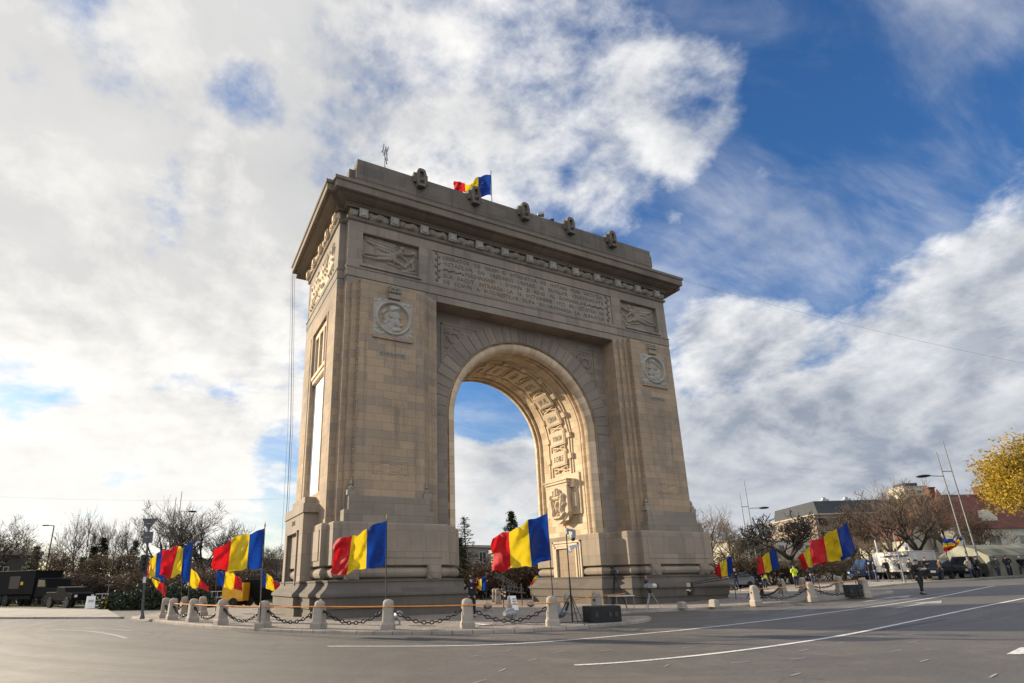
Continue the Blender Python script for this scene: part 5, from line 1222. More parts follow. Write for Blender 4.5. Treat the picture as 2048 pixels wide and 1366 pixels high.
# camera crane
cr_ = empty('camera_crane', gp(13.4, -3.6, .118), 0, 'long black camera crane reaching left across the right plinth', 'camera crane')
A_ = Vector((14.2, -3.65, 1.9))-Vector((13.4, -3.6, gz(13.4, -3.6)+.118)); B_ = Vector((7.85, -3.35, 1.28))-Vector((13.4, -3.6, gz(13.4, -3.6)+.118))
mb = MB(); n = 16
for k in range(n):
    p = A_+(B_-A_)*k/n; q = A_+(B_-A_)*(k+1)/n; w_ = .10*(1-.5*k/n)
    mb.tube(p+Vector((0, 0, w_)), q+Vector((0, 0, w_)), .022, .022, 5); mb.tube(p-Vector((0, 0, w_)), q-Vector((0, 0, w_)), .022, .022, 5); mb.tube(p-Vector((0, 0, w_)), q+Vector((0, 0, w_)), .012, .012, 4)
mb.build('boom', 'black_metal', parent=cr_)
for k in range(3): a = 2*pi*k/3; mb = MB(); mb.tube((0, 0, .95), (.65*cos(a), .65*sin(a), .03), .03, .03, 6); mb.build('leg', 'black_metal', parent=cr_)
mb = MB(); mb.tube((0, 0, .7), (0, 0, A_.z-.2), .05, .05, 8); mb.obox(A_*.2+Vector((0, 0, A_.z*.78)), .2, .2, .16); mb.build('column', 'black_metal', parent=cr_)
mb = MB(); [mb.obox(A_+Vector((.35, 0, -.1+.12*i)), .14, .34, .10) for i in range(3)]; mb.build('counterweight', 'black_metal', parent=cr_)
mb = MB(); mb.tube(B_, B_-Vector((0, 0, .30)), .03, .03, 6); mb.obox(B_-Vector((.0, 0, .05)), .22, .28, .22); mb.obox(B_-Vector((.08, 0, .48)), .24, .30, .26, ry=.4); mb.tube(B_-Vector((.18, 0, .45)), B_-Vector((.42, 0, .52)), .09, .10, 12)
for k in range(7): a = 2*pi*k/7; mb.path([B_+Vector((.05, .0, -.1)), B_+Vector((.22*cos(a), .2*sin(a), .18*sin(a*1.7)-.25)), B_+Vector((.1, .1*sin(a), -.55))], .018, 5)
mb.build('camera_head', 'black_plastic', parent=cr_)
# floodlights on the paving
def flood(loc, rz, label, k=1.0):
    e = empty('floodlight', loc, rz, label, 'floodlight', 'floodlights on the paving', scale=k)
    mb = MB(); mb.rings([[(-.22, -.03, .0), (-.22, .03, .0), (-.22, .03, .30), (-.22, -.03, .30)], [(-.20, -.03, .0), (-.20, .03, .0), (-.20, .03, .30), (-.20, -.03, .30)]])
    mb.box(.20, .22, -.03, .03, 0, .30); mb.box(-.22, .22, -.05, .05, 0, .02); mb.build('bracket', 'grey_metal', parent=e)
    mb = MB(); R_ = [[(r*cos(2*pi*j/16), y+0, .30+r*.85*sin(2*pi*j/16)) for j in range(16)] for r, y in ((.07, .20), (.12, .12), (.18, -.02), (.20, -.10), (.20, -.14))]
    mb.rings(R_); o = mb.build('housing', 'grey_metal', parent=e, smooth=True); mb = MB(); mb.rings([[(r*cos(2*pi*j/16), y, .30+r*.85*sin(2*pi*j/16)) for j in range(16)] for r, y in ((.185, -.141), (.184, -.15))]); mb.build('glass', mat('lamp_glass', (.35, .36, .37), .15), parent=e)
    return e
flood(gp(-8.35, -9.3, .118), 1.9, 'grey floodlight under the chain in front of the opening', 1.2); flood(gp(-6.45, -9.9, .118), 2.4, 'grey floodlight behind the tripod mast legs', 1.1); flood(gp(-11.9, -6.95, .118), .7, 'grey floodlight behind the bollard before the left pier', 1.1)
flood(gp(-4.9, -1.6, .118), 2.5, 'small floodlight standing inside the opening, left one', 1.0); flood(gp(-2.0, -1.2, .118), 2.5, 'small floodlight standing inside the opening, right one', 1.0); flood(gp(-3.9, -9.7, .118), 2.9, 'floodlight with round head behind the wide loudspeaker', .9)
# low stone blocks
for (x, y, s, lab) in [(4.0, -6.15, .34, 'low squared stone block on the kerb before the right plinth'), (5.9, -6.55, .38, 'second low stone block on the kerb, nearer the right corner'), (-5.6, .1, .34, 'low stone block seen through the opening, left'), (-4.1, -.2, .36, 'low stone block seen through the opening, middle'), (-1.9, -3.2, .5, 'pale rough stone block beside the floodlight in the opening')]:
    mb = MB(); mb.stack([(-s/2, -s/2), (s/2, -s/2), (s/2, s/2), (-s/2, s/2)], [(.03, 0), (.03, .05), (0, .07), (-.01, s*.85), (-.07, s)]); tag(mb.build('stone_block', 'bollard_stone', loc=gp(x, y, .118), bevel=.015), lab, 'stone block', 'low stone blocks on the island')
# cables lying about
for i, (pts, lab) in enumerate([([(-10.2, -9.2), (-9.6, -8.6), (-9.2, -9.5), (-8.7, -8.8), (-8.3, -9.6), (-7.9, -9.2)], 'loose pale cable coiled on the paving before the opening'), ([(-9.8, -9.6), (-9.0, -9.9), (-8.0, -9.5), (-7.2, -10.0), (-6.4, -10.3), (-5.6, -10.3)], 'black cable running along the island edge to the loudspeaker')]):
    mb = MB(); P_ = catmull(pts, 6); o = Vector((P_[0][0], P_[0][1], .13)); mb.path([Vector((x, y, .135+.02*abs(sin(k)))) - o for k, (x, y) in enumerate(P_)], .012, 5); tag(mb.build('cable', 'grey_metal' if i == 0 else 'black_plastic', loc=o), lab, 'cable')
def a_board(loc, rz, label, m='white_panel', h=.95):
    e = empty('notice_board', loc, rz, label, 'notice board'); mb = MB(); mb.obox((0, -.14, h/2), .62, .03, h, rx=-.22); mb.build('panel', m, parent=e); mb = MB(); mb.obox((0, .14, h/2), .62, .03, h, rx=.22); mb.build('panel', m, parent=e)
    mb = MB(); [mb.obox((0, -.16-.0+.0, h*.3+.12*k), .4, .02, .03, rx=-.22) for k in range(4)]; mb.build('printed_lines', 'cloth_grey', parent=e); return e
a_board(gp(-25.3, 30.6, 0), .3, 'white folding notice board by the road left of the arch', h=1.0); a_board(gp(-3.0, -.9, .118), .5, 'pale folding notice board in the arch opening', h=.75)
# steel truss lying in the opening
ts = empty('metal_truss', gp(-.3, 3.2, .118), .35, 'grey metal truss frame standing in the arch opening', 'truss'); mb = MB()
def tri(mb, a, b, w): 
    a, b = Vector(a), Vector(b); o = [Vector((0, w, 0)), Vector((0, -w, 0)), Vector((0, 0, w*1.6))]
    for q in o: mb.tube(a+q, b+q, .028, .028, 5)
    for k in range(8):
        p = a+(b-a)*k/8; r = a+(b-a)*(k+1)/8
        for i in range(3): mb.tube(p+o[i], r+o[(i+1) % 3], .014, .014, 4)
tri(mb, (-1.5, 0, 1.0), (1.0, 0, .75), .18); tri(mb, (-1.3, .3, 1.75), (.6, .2, 1.05), .16); mb.build('truss_beam', mat('dull_steel', (.10, .10, .10), .6, .3), parent=ts)
for x, y in ((-1.3, -.2), (-.2, .2), (.8, 0)): mb = MB(); mb.tube((x, y, 0), (x, y, 1.35 if x > -1 else 1.9), .035, .035, 6); mb.build('leg', 'dull_steel', parent=ts)
# ropes hanging from the cornice at the left rear corner
for i, (x, y, dx) in enumerate([(-14.1, 9.75, .95), (-13.95, 9.7, .9), (-14.15, 9.95, .8)]):
    rope([(x, y, 24.0 if i < 1 else 23.5), (x+dx*.7, y+.1, 12), (x+dx, y+.3, .2)], ['dark rope hanging from the left end of the cornice', 'second rope hanging close to the left wall of the arch', 'thin outer line hanging down left of the arch'][i], r=(.022, .012, .009)[i], m='cloth_brown' if i == 0 else 'cloth_grey', cat='rope', sag=.0, name='hanging_rope', group='ropes hanging at the left end of the arch')
# aerial, horn and lamp on the roof
an_ = empty('roof_aerial', (-10.2, .9, 26.95), .4, 'spiky metal aerial on the left part of the arch roof', 'aerial'); zt_ = 30.9
mb = MB(); mb.tube((0, 0, 0), (0, 0, 2.0), .03, .025, 6); mb.build('mast', 'grey_metal', parent=an_)
mb = MB()
for (x, z, a, l) in [(.0, 1.9, .2, .8), (.14, 1.75, -.15, .95), (-.14, 2.1, .1, .5), (.22, 2.15, .25, .5), (.1, 1.2, -.3, .5), (-.2, 1.8, .3, .3)]:
    mb.tube((x-l/2*sin(a), 0, z-l/2*cos(a)), (x+l/2*sin(a), 0, z+l/2*cos(a)), .05, .04, 6)
mb.tube((0, 0, .8), (.45, .1, 0), .015, .015, 4); mb.tube((-.2, 0, 1.7), (.25, 0, 1.75), .02, .02, 4); mb.build('antenna', 'grey_metal', parent=an_)
hn = empty('roof_floodlight', (1.75, .7, 26.98), 0, 'round floodlight on the arch roof right of the middle console', 'floodlight', 'fittings on the arch roof'); mb = MB(); mb.tube((0, 0, 0), (0, 0, .35), .04, .04, 6); mb.build('post', 'black_metal', parent=hn)
mb = MB(); mb.tube((-.15, .0, .5), (.2, -.15, .55), .1, .22, 12); mb.tube((.2, -.15, .55), (.24, -.17, .56), .23, .23, 12); mb.obox((-.6, 0, .25), .8, .2, .3); mb.build('housing', 'grey_metal', parent=hn, smooth=True)
hn = empty('roof_floodlight', (3.1, .7, 26.98), 0, 'small second floodlight on the arch roof, just left of the fourth console', 'floodlight', 'fittings on the arch roof'); mb = MB(); mb.tube((-.3, 0, 0), (-.3, 0, .3), .04, .04, 6); mb.tube((-.45, 0, .35), (-.15, -.1, .38), .07, .13, 10); mb.build('housing', 'black_metal', parent=hn)
# overhead wires (real thin cables across the roundabout)
def wire(a, b, label, r=.012, sag=.6): 
    o = Vector(a); mb = MB(); A1, B1 = Vector(a), Vector(b); mb.path([A1+(B1-A1)*t/16-Vector((0, 0, sag*4*(t/16)*(1-t/16)))-o for t in range(17)], r, 4); tag(mb.build('overhead_wire', 'grey_metal', loc=o), label, 'wire', 'thin wires strung overhead')
wire((12.7, 1.5, 26.2), (44, -14, 16.0), 'thin wire running from the right end of the arch roof to the right', .008)
wire((-60, 50, 13.5), (-13.75, 9.6, 7.0), 'thin wire coming in from the left to the arch', .005, 1.2)
# ------------------------------------------------------------------ vegetation
mat('bark_dark', (.035, .027, .021), .9, 0, noise_amt=.4, nscale=6); mat('bark_grey', (.10, .085, .07), .9, 0, noise_amt=.4, nscale=6); mat('twig_brown', (.085, .058, .040), .9, 0, noise_amt=.4, nscale=4); mat('twig_pale', (.16, .12, .085), .9, 0, noise_amt=.4, nscale=4)
def leafmat(name, c1, c2, tr=.35):
    m = bpy.data.materials.new(name); m.use_nodes = True; t = NT(m.node_tree); nt = m.node_tree; b = nt.nodes['Principled BSDF']
    ob = t.n('ShaderNodeTexCoord').outputs['Object']; c = t.mix(t.mr(t.noise(ob, 1.1, 5, .7), .35, .65), c1, c2); g = t.n('ShaderNodeNewGeometry')
    c = t.mix(t.math('MULTIPLY', g.outputs['Random Per Island'], .6), c, tuple(x*.45 for x in c1))
    t.L(c, b.inputs['Base Color']); b.inputs['Roughness'].default_value = .65
    tl = t.n('ShaderNodeBsdfTranslucent'); t.L(c, tl.inputs[0]); ms = t.n('ShaderNodeMixShader'); ms.inputs[0].default_value = tr
    t.L(b.outputs[0], ms.inputs[1]); t.L(tl.outputs[0], ms.inputs[2]); t.L(ms.outputs[0], nt.nodes['Material Output'].inputs[0]); M[name] = m
leafmat('leaf_yellow', (.54, .34, .02), (.32, .25, .025)); leafmat('leaf_brown', (.11, .068, .036), (.07, .048, .028)); leafmat('leaf_evergreen', (.035, .05, .018), (.02, .034, .014), .15); leafmat('leaf_ochre', (.18, .115, .035), (.11, .08, .03)); leafmat('leaf_green', (.07, .09, .025), (.05, .065, .02))
def branches(mb, tw, tips, p, d, L, r, depth, P_, q):
    """recursive limbs; thick ones go to mb (limbs), thin ones to tw (twigs)"""
    n = 3 if depth > 2 else 2; pts = [p]; dd = d.copy(); 
    for i in range(n):
        dd = (dd + Vector((q.uniform(-1, 1), q.uniform(-1, 1), q.uniform(-.6, 1)))*P_['wander'] + Vector((0, 0, P_['up']))*.25).normalized(); pts.append(pts[-1]+dd*L/n)
    r1 = r*P_['taper']; rr = [max(P_['rmin'], r+(r1-r)*i/n) for i in range(n+1)]
    (mb if r > P_['rmin']*2.6 else tw).path(pts, rr, 5 if r > .08 else 3)
    if depth == 0: tips.append(pts[-1]); return
    k = P_['kids'] + (q.random() < .2) - (q.random() < .25)
    for i in range(k):
        t = .35+.65*(i+1)/k; x = t*n; a = min(int(x), n-1); c = pts[a]+(pts[a+1]-pts[a])*(x-a)
        side = Vector((q.uniform(-1, 1), q.uniform(-1, 1), q.uniform(-.25, .5))).normalized(); s = P_['spread']*q.uniform(.6, 1.25)
        nd = (dd*(1-s*.55) + side*s + Vector((0, 0, P_['up']))*.4).normalized()
        branches(mb, tw, tips, c, nd, L*P_['ratio']*q.uniform(.75, 1.15), r1*.78, depth-1, P_, q)
    if P_.get('lead'): branches(mb, tw, tips, pts[-1], dd, L*.8, r1*.9, depth-1, P_, q)
def scatter_leaves(pts, n, rad, size, q):
    mb = MB()
    for i in range(n):
        c = pts[q.randrange(len(pts))] + Vector((q.gauss(0, rad), q.gauss(0, rad), q.gauss(0, rad*.8))); a = Vector((q.uniform(-1, 1), q.uniform(-1, 1), q.uniform(-1, 1))).normalized(); b = a.orthogonal().normalized(); e = a.cross(b); s = size*q.uniform(.6, 1.4)
        mb.add([c+b*s, c+e*s*.6, c-b*s, c-e*s*.6], [(0, 1, 2, 3)])
    return mb
def make_tree(kind, seed):
    q = random.Random(seed); tr, tw, tips = MB(), MB(), []
    K = {'tall': dict(h=.30, r=.24, L=3.2, depth=5, kids=3, spread=.62, up=.24, wander=.20, ratio=.70, taper=.62, rmin=.016, lead=1),
         'round': dict(h=.24, r=.28, L=3.2, depth=6, kids=3, spread=.80, up=.14, wander=.22, ratio=.72, taper=.60, rmin=.015),
         'gnarl': dict(h=.26, r=.34, L=3.0, depth=6, kids=3, spread=.95, up=.16, wander=.32, ratio=.68, taper=.62, rmin=.035),
         'brush': dict(h=.05, r=.06, L=1.3, depth=4, kids=3, spread=.9, up=.15, wander=.25, ratio=.75, taper=.62, rmin=.02)}[kind]
    H_ = 12*K['h']; b = [Vector((0, 0, -.3)), Vector((q.uniform(-.1, .1), q.uniform(-.1, .1), H_*.5)), Vector((q.uniform(-.25, .25), q.uniform(-.25, .25), H_))]
    if kind != 'brush': tr.path(b, [K['r']*1.35, K['r']*1.05, K['r']*.95], 8)
    n0 = 2 if kind == 'tall' else 5 if kind != 'brush' else 9
    for i in range(n0):
        a = 2*pi*i/n0+q.uniform(-.4, .4); s = {'tall': .28, 'round': .85, 'gnarl': 1.1, 'brush': .9}[kind]*q.uniform(.5, 1.2)
        p0 = b[-1] if kind != 'brush' else Vector((q.uniform(-.5, .5), q.uniform(-.5, .5), 0))
        branches(tr, tw, tips, p0, Vector((cos(a)*s, sin(a)*s, 1)).normalized(), K['L']*q.uniform(.85, 1.15), K['r']*(.62 if kind != 'brush' else 1), K['depth']-1 if kind != 'brush' else 3, K, q)
    if kind == 'round' or kind == 'gnarl': branches(tr, tw, tips, b[-1], Vector((0, 0, 1)), K['L'], K['r']*.7, K['depth']-1, K, q)
    return tr, tw, tips
TREES = {}
def tree_proto(key, kind, seed, bark='bark_dark', twig='twig_brown', leaves=None):
    tr, tw, tips = make_tree(kind, seed); me = [(('trunk'), tr.build('trunk', bark, link=False, smooth='all', fixn=False)), ('twigs', tw.build('crown', twig, link=False, fixn=False))]
    if leaves: n, rad, size, lm_ = leaves; me.append(('leaves', scatter_leaves(tips, n, rad, size, random.Random(seed+5)).build('leaves', lm_, link=False, fixn=False)))
    TREES[key] = (me, max(t.z for t in tips))
tree_proto('tall1', 'tall', 3, leaves=(500, .5, .07, 'leaf_brown')); tree_proto('tall2', 'tall', 11); tree_proto('tall3', 'tall', 23, 'bark_grey', 'twig_pale')
tree_proto('round1', 'round', 5, 'bark_dark', 'twig_brown'); tree_proto('round2', 'round', 8, 'bark_grey', 'twig_pale', (900, .6, .08, 'leaf_brown')); tree_proto('round3', 'round', 18, 'bark_dark', 'twig_brown', (4200, .5, .10, 'leaf_brown'))
tree_proto('gnarl', 'gnarl', 4, 'bark_dark', 'bark_dark'); 
tree_proto('dense', 'round', 31, 'bark_dark', 'twig_brown', (9000, .42, .11, 'leaf_ochre')); tree_proto('yellow', 'round', 15, 'bark_dark', 'bark_grey', (60000, .46, .085, 'leaf_yellow'))
def tree(key, px, top, d, label, name='bare_tree', cat='tree', group='bare winter trees behind the roundabout', rz=None, wide=1.0, dz=0, base_h=None):
    me, h0 = TREES[key]; p = H(px, d); hh = zt(px, top, d)-p.z; s = hh/h0; p.z += dz
    e = empty(name, p, rnd.uniform(0, 6.28) if rz is None else rz, label, cat, group, scale=(s*wide, s*wide, s))
    nm = {'trunk': 'trunk', 'twigs': 'crown', 'leaves': 'leaves'}
    for n_, m_ in me: o = bpy.data.objects.new(nm[n_], m_); COL.objects.link(o); o.parent = e
    return e
def conifer_mesh(seed, full=1.0, h=12, w=3.0, drop=.25):
    q = random.Random(seed); tr, fo = MB(), MB(); tr.path([(0, 0, -.2), (0, 0, h*.5), (.1, 0, h)], [.22, .13, .02], 6); z = h*.12
    while z < h*.985:
        t = z/h; R_ = w*(1-t)**.75*q.uniform(.7, 1.1)+.15; n = 7
        for i in range(n):
            a = q.uniform(0, 6.28); tip = Vector((cos(a)*R_, sin(a)*R_, z-R_*drop+q.uniform(-.1, .2))); tr.path([(0, 0, z), (tip*.5)+Vector((0, 0, z*.5+.08)), tip], [.035, .025, .015], 3)
            for k in range(int(22*full)):
                u = q.uniform(.15, 1.05); c = Vector((0, 0, z))*(1-u)+tip*u+Vector((q.gauss(0, .14), q.gauss(0, .14), q.gauss(0, .12)-.1)); b = Vector((q.uniform(-1, 1), q.uniform(-1, 1), q.uniform(-.5, .3))).normalized(); e = b.orthogonal().normalized(); s = q.uniform(.07, .16)
                fo.add([c+b*s*1.6, c+e*s*.5, c-b*s*1.6, c-e*s*.5], [(0, 1, 2, 3)])
        z += h*.028
    return [('trunk', tr.build('trunk', 'bark_dark', link=False, fixn=False)), ('leaves', fo.build('leaves', 'leaf_evergreen', link=False, fixn=False))], h
TREES['fir'] = conifer_mesh(2, 1.0); TREES['larch'] = conifer_mesh(7, .22, 12, 3.2, -.02)
GL = 'bare trees in the park left of the arch'
for (k, px, top, d, lab, w_) in [('tall1', 145, 1016, 92, 'tall bare tree with bushy top, leftmost of the tall pair in the park', .75), ('tall2', 172, 1012, 90, 'tallest bare tree in the park, right one of the tall pair', .75), ('tall3', 207, 1028, 96, 'thin pale bare tree just right of the tall pair', .8), ('tall2', 228, 1040, 88, 'slender bare tree left of the triangular sign', .7), ('tall1', 262, 1022, 92, 'bare tree directly left of the triangular sign', .9),
    ('round1', -14, 1022, 72, 'wide bare tree cut by the left edge of the picture', .9), ('round2', 20, 1062, 96, 'small bare tree over the dark pavilion at the left edge', 1.0), ('round2', 108, 1076, 84, 'low brown leaved tree left of the tall pair', 1.1), ('round3', 128, 1098, 74, 'brown leaved tree behind the dark truck', 1.1),
    ('round1', 318, 996, 84, 'bare tree behind the road sign post', .95), ('tall3', 352, 992, 80, 'bare tree beside the twin lamp mast left of the arch', 1.1), ('round1', 405, 1004, 78, 'dense bare tree above the large left flag', 1.0), ('round1', 440, 1030, 84, 'bare tree right of the dense one, over the large left flag', 1.0), ('round2', 480, 1078, 88, 'low bare tree behind the large left flag', 1.1), ('round2', 535, 1082, 84, 'low bare tree left of the arch behind the ropes', 1.1), ('round1', 556, 1098, 92, 'low bare tree hard against the left side of the arch', 1.2),
    ('round3', 190, 1100, 76, 'brown leaved tree among the dark firs', 1.1), ('round3', 236, 1092, 74, 'brown leaved tree right of the dark firs', 1.1), ('round3', 282, 1096, 76, 'brown leaved tree behind the traffic light', 1.1), ('round3', 380, 1110, 74, 'brown leaved tree behind the leaning flag', 1.2), ('round3', 460, 1112, 76, 'brown leaved tree behind the yellow trailer', 1.2)]:
    tree(k, px, top, d, lab, group=GL, wide=w_)
for (px, top, d, lab, w_) in [(197, 1072, 82, 'dark pointed fir among the park trees', 1.1), (180, 1090, 80, 'shorter dark fir left of the pointed one', 1.3), (262, 1078, 80, 'dark fir right of the pointed one, by the sign', 1.1), (64, 1090, 84, 'small dark fir right of the dark pavilion', 1.2), (160, 1112, 78, 'low dark fir over the dark truck', 1.6)]:
    tree('fir', px, top, d, lab, 'fir_tree', 'tree', 'dark firs in the park', wide=w_)
tree('larch', 932, 1030, 56, 'nearly bare conifer just right of the left pier, in the opening', 'conifer', 'tree', None, wide=1.05); tree('fir', 1028, 1018, 66, 'dark conifer top showing above the middle of the opening', 'fir_tree', 'tree', None, wide=1.0)
tree('fir', 920, 1072, 52, 'dark evergreen against the right side of the left pier', 'fir_tree', 'tree', None, wide=1.3)
GR = 'bare trees right of the arch'
for (k, px, top, d, lab, w_) in [('tall3', 1436, 1004, 62, 'bare forked tree close to the right edge of the arch', 1.5), ('round2', 1395, 1018, 74, 'pale bare tree half hidden by the right pier', 1.0), ('round2', 1478, 1038, 66, 'brownish bare tree right of the forked one', 1.1), ('round3', 1520, 1058, 70, 'rust brown tree behind the twin lamp mast by the arch', 1.1), ('round1', 1455, 1078, 58, 'dense low bare tree behind the flag by the arch', 1.3), ('round1', 1545, 1090, 72, 'low bare tree between lamp mast and gnarled tree', 1.2),
    ('gnarl', 1586, 1020, 56, 'dark gnarled bare tree with a thick trunk standing alone', 1.0), ('round3', 1712, 1004, 84, 'rounded rust brown tree before the office building', 1.0), ('round3', 1745, 1040, 76, 'second rounded brown tree above the largest right flag', 1.1), ('round2', 1690, 1075, 70, 'bare tree behind the largest right flag', 1.2), ('round1', 1790, 978, 72, 'wide dark bare tree above the pale truck', 1.15), ('round1', 1848, 962, 60, 'large dark bare tree with leaning trunk by the house', 1.15), ('tall3', 1880, 945, 74, 'tall pale bare tree behind the twin lamp mast at the house', 1.3),
    ('tall3', 1835, 950, 84, 'pale bushy bare tree left of the red roof', 1.2), ('round2', 1640, 1085, 78, 'small bare tree left of the largest right flag', 1.2), ('round2', 1760, 1068, 58, 'brown bare tree behind the pale truck', 1.2), ('round1', 1915, 985, 68, 'thin bare tree over the red roofed house', .9), ('round3', 1975, 1020, 62, 'brown leaved tree below the yellow one', 1.1)]:
    tree(k, px, top, d, lab, group=GR, wide=w_, rz=None if k != 'gnarl' else 2.2)
yt = tree('yellow', 2165, 832, 46, 'large tree with yellow autumn leaves at the right edge', 'yellow_tree', 'tree', None, wide=.95, rz=1.0, dz=-1.6)
def thicket(pxs, top, dtop, d, dd, keys, name_kind='thicket'):
    q = random.Random(pxs[0]); src = {}
    for kx, sd_, lf_, tw_m in (('brush1', 6, (420, .35, .07), 0), ('brush2', 9, (520, .35, .08), 0)):
        tr, tw, tips = make_tree('brush', sd_); lv = scatter_leaves(tips, *lf_, random.Random(sd_)); src[kx] = (tr, tw, lv, max(t.z for t in tips))
    mb = MB()
    for n_, px in enumerate(range(*pxs)):
        kx = keys[n_ % len(keys)]; tr, tw, lv, h0 = src[kx]; p = H(px, d+q.uniform(0, dd)); hh = zt(px, top-q.uniform(0, dtop), d)-p.z; s = hh/h0; w_ = s*q.uniform(1.3, 1.8); a = q.uniform(0, 6.28)
        for part, mi in ((tr, 0), (tw, 0), (lv, 1)):
            o = len(mb.v)
            for v in part.v: mb.v.append(Vector((p.x+(v.x*cos(a)-v.y*sin(a))*w_, p.y+(v.x*sin(a)+v.y*cos(a))*w_, p.z+v.z*s)))
            for g_ in part.f:
                if mi: mb.mi[len(mb.f)] = mi
                mb.f.append([o+i_ for i_ in g_])
    tag(mb.build(name_kind, ['twig_brown', 'leaf_ochre' if keys[0] == 'brush2' else 'leaf_brown'], fixn=False), kind='stuff')
thicket((6, 300, 22), 1152, 18, 66, 9, ['brush1', 'brush2', 'brush1']); thicket((308, 560, 22), 1142, 16, 62, 8, ['brush1', 'brush1', 'brush2'])
thicket((925, 1080, 20), 1122, 22, 48, 8, ['brush1', 'brush2']); thicket((1440, 1760, 23), 1120, 14, 56, 8, ['brush2', 'brush2', 'brush1'])
def dome_bush(name, px, top, d, w, label, m='leaf_evergreen', n=3500, group='dark evergreen bushes behind the bollards', cat='bush'):
    p = H(px, d); hh = zt(px, top, d)-p.z; q = random.Random(int(px)); mb = MB()
    for i in range(n):
        a = q.uniform(0, 6.28); el = math.asin(q.random()); r_ = q.uniform(.62, 1.0)*(1+.18*sin(a*3+px)+.15*fnoise(a*1.5, el*3, px)); c = Vector((cos(a)*cos(el)*w/2*r_, sin(a)*cos(el)*w/2*r_, sin(el)*hh*r_)); b = Vector((q.uniform(-1, 1), q.uniform(-1, 1), q.uniform(-1, 1))).normalized(); e = b.orthogonal().normalized(); s = q.uniform(.07, .15)
        mb.add([c+b*s, c+e*s*.6, c-b*s, c-e*s*.6], [(0, 1, 2, 3)])
    e = empty(name, p, 0, label, cat, group); mb.build('leaves', m, parent=e, fixn=False); st = MB(); [st.path([(0, 0, 0), (cos(a)*w*.2, sin(a)*w*.2, hh*.6)], [.05, .02], 4) for a in (0, 1.2, 2.6, 4, 5.2)]; st.build('stems', 'bark_dark', parent=e); return e
for i, (px, top, d, w) in enumerate([(250, 1184, 46, 2.6), (300, 1172, 46, 3.2), (345, 1170, 47, 3.4), (395, 1172, 48, 3.4)]):
    dome_bush('evergreen_bush', px, top, d, w, ['dark evergreen bush left of the sign post', 'dark evergreen bush right of the sign post', 'dark evergreen bush behind the leftmost bollards', 'dark evergreen bush left of the yellow trailer'][i])
# distant wood closing the view: one mass of twigs
mb = MB(); q = random.Random(77)
for i in range(16000):
    t = q.random(); px = -700+t*3500; d = q.uniform(105, 165); p = H(px, d); h_ = 6.0+2.5*sin(px*.013)+2.0*sin(px*.041+1)
    z = h_*q.random()**.8; c = p+Vector((0, 0, z)); v = Vector((q.gauss(0, .5), q.gauss(0, .5), q.uniform(.1, 1))).normalized()*q.uniform(.6, 1.8); w_ = v.orthogonal().normalized()*q.uniform(.05, .12)
    mb.add([c-w_, c+w_, c+v+w_*.2, c+v-w_*.2], [(0, 1, 2, 3)])
tag(mb.build('distant_wood', 'twig_brown', fixn=False), kind='stuff')
mb = MB(); q = random.Random(5)
for i in range(26000):
    x = q.uniform(-38, 30); y = q.uniform(24, 62)
    if not (y > 30 and (x > -24 or y > 44)): continue
    z = gz(x, y)+.02; a = q.uniform(0, 3.14); h_ = q.uniform(.05, .16); dx, dy = .03*cos(a), .03*sin(a)
    mb.add([(x-dx, y-dy, z), (x+dx, y+dy, z), (x+q.uniform(-.05, .05), y, z+h_)], [(0, 1, 2)])
tag(mb.build('grass_tufts', 'leaf_green', fixn=False), kind='stuff')

# ------------------------------------------------------------------ buildings
def plaster(name, c, c2=None, brick=None): return mat(name, c, .9, 0, col2=c2 or tuple(x*.8 for x in c), nscale=.8, bump=.2, bscale=12)
plaster('wall_cream', (.50, .46, .36)); plaster('wall_grey', (.22, .20, .18)); plaster('wall_dark', (.055, .048, .04)); plaster('wall_brown', (.20, .14, .10)); plaster('concrete', (.34, .31, .27)); plaster('office_metal', (.045, .05, .058))
def tiles(name, c1, c2):
    m = bpy.data.materials.new(name); m.use_nodes = True; t = NT(m.node_tree); b = m.node_tree.nodes['Principled BSDF']; uv = t.n('ShaderNodeUVMap').outputs[0]
    bk = t.n('ShaderNodeTexBrick'); t.L(uv, bk.inputs['Vector']); bk.inputs['Scale'].default_value = 1; bk.inputs['Brick Width'].default_value = .26; bk.inputs['Row Height'].default_value = .33; bk.inputs['Mortar Size'].default_value = .02
    bk.inputs['Color1'].default_value = (*c1, 1); bk.inputs['Color2'].default_value = (*c2, 1); bk.inputs['Mortar'].default_value = tuple(x*.3 for x in c2)+(1,)
    c = t.mix(t.math('MULTIPLY', t.mr(t.noise(uv, .7, 6, .7), .4, .7), .6), bk.outputs['Color'], tuple(x*.45 for x in c2)); t.L(c, b.inputs['Base Color']); b.inputs['Roughness'].default_value = .85
    bp = t.n('ShaderNodeBump'); bp.inputs['Strength'].default_value = .6; bp.inputs['Distance'].default_value = .04; bp.invert = True; t.L(bk.outputs['Fac'], bp.inputs['Height']); t.L(bp.outputs[0], b.inputs['Normal']); M[name] = m
tiles('roof_tiles', (.20, .065, .04), (.13, .045, .03)); mat('window_glass', (.05, .06, .07), .08, 0, noise_amt=.3, nscale=.5); mat('window_frame', (.45, .43, .38), .6, 0, noise_amt=.2)
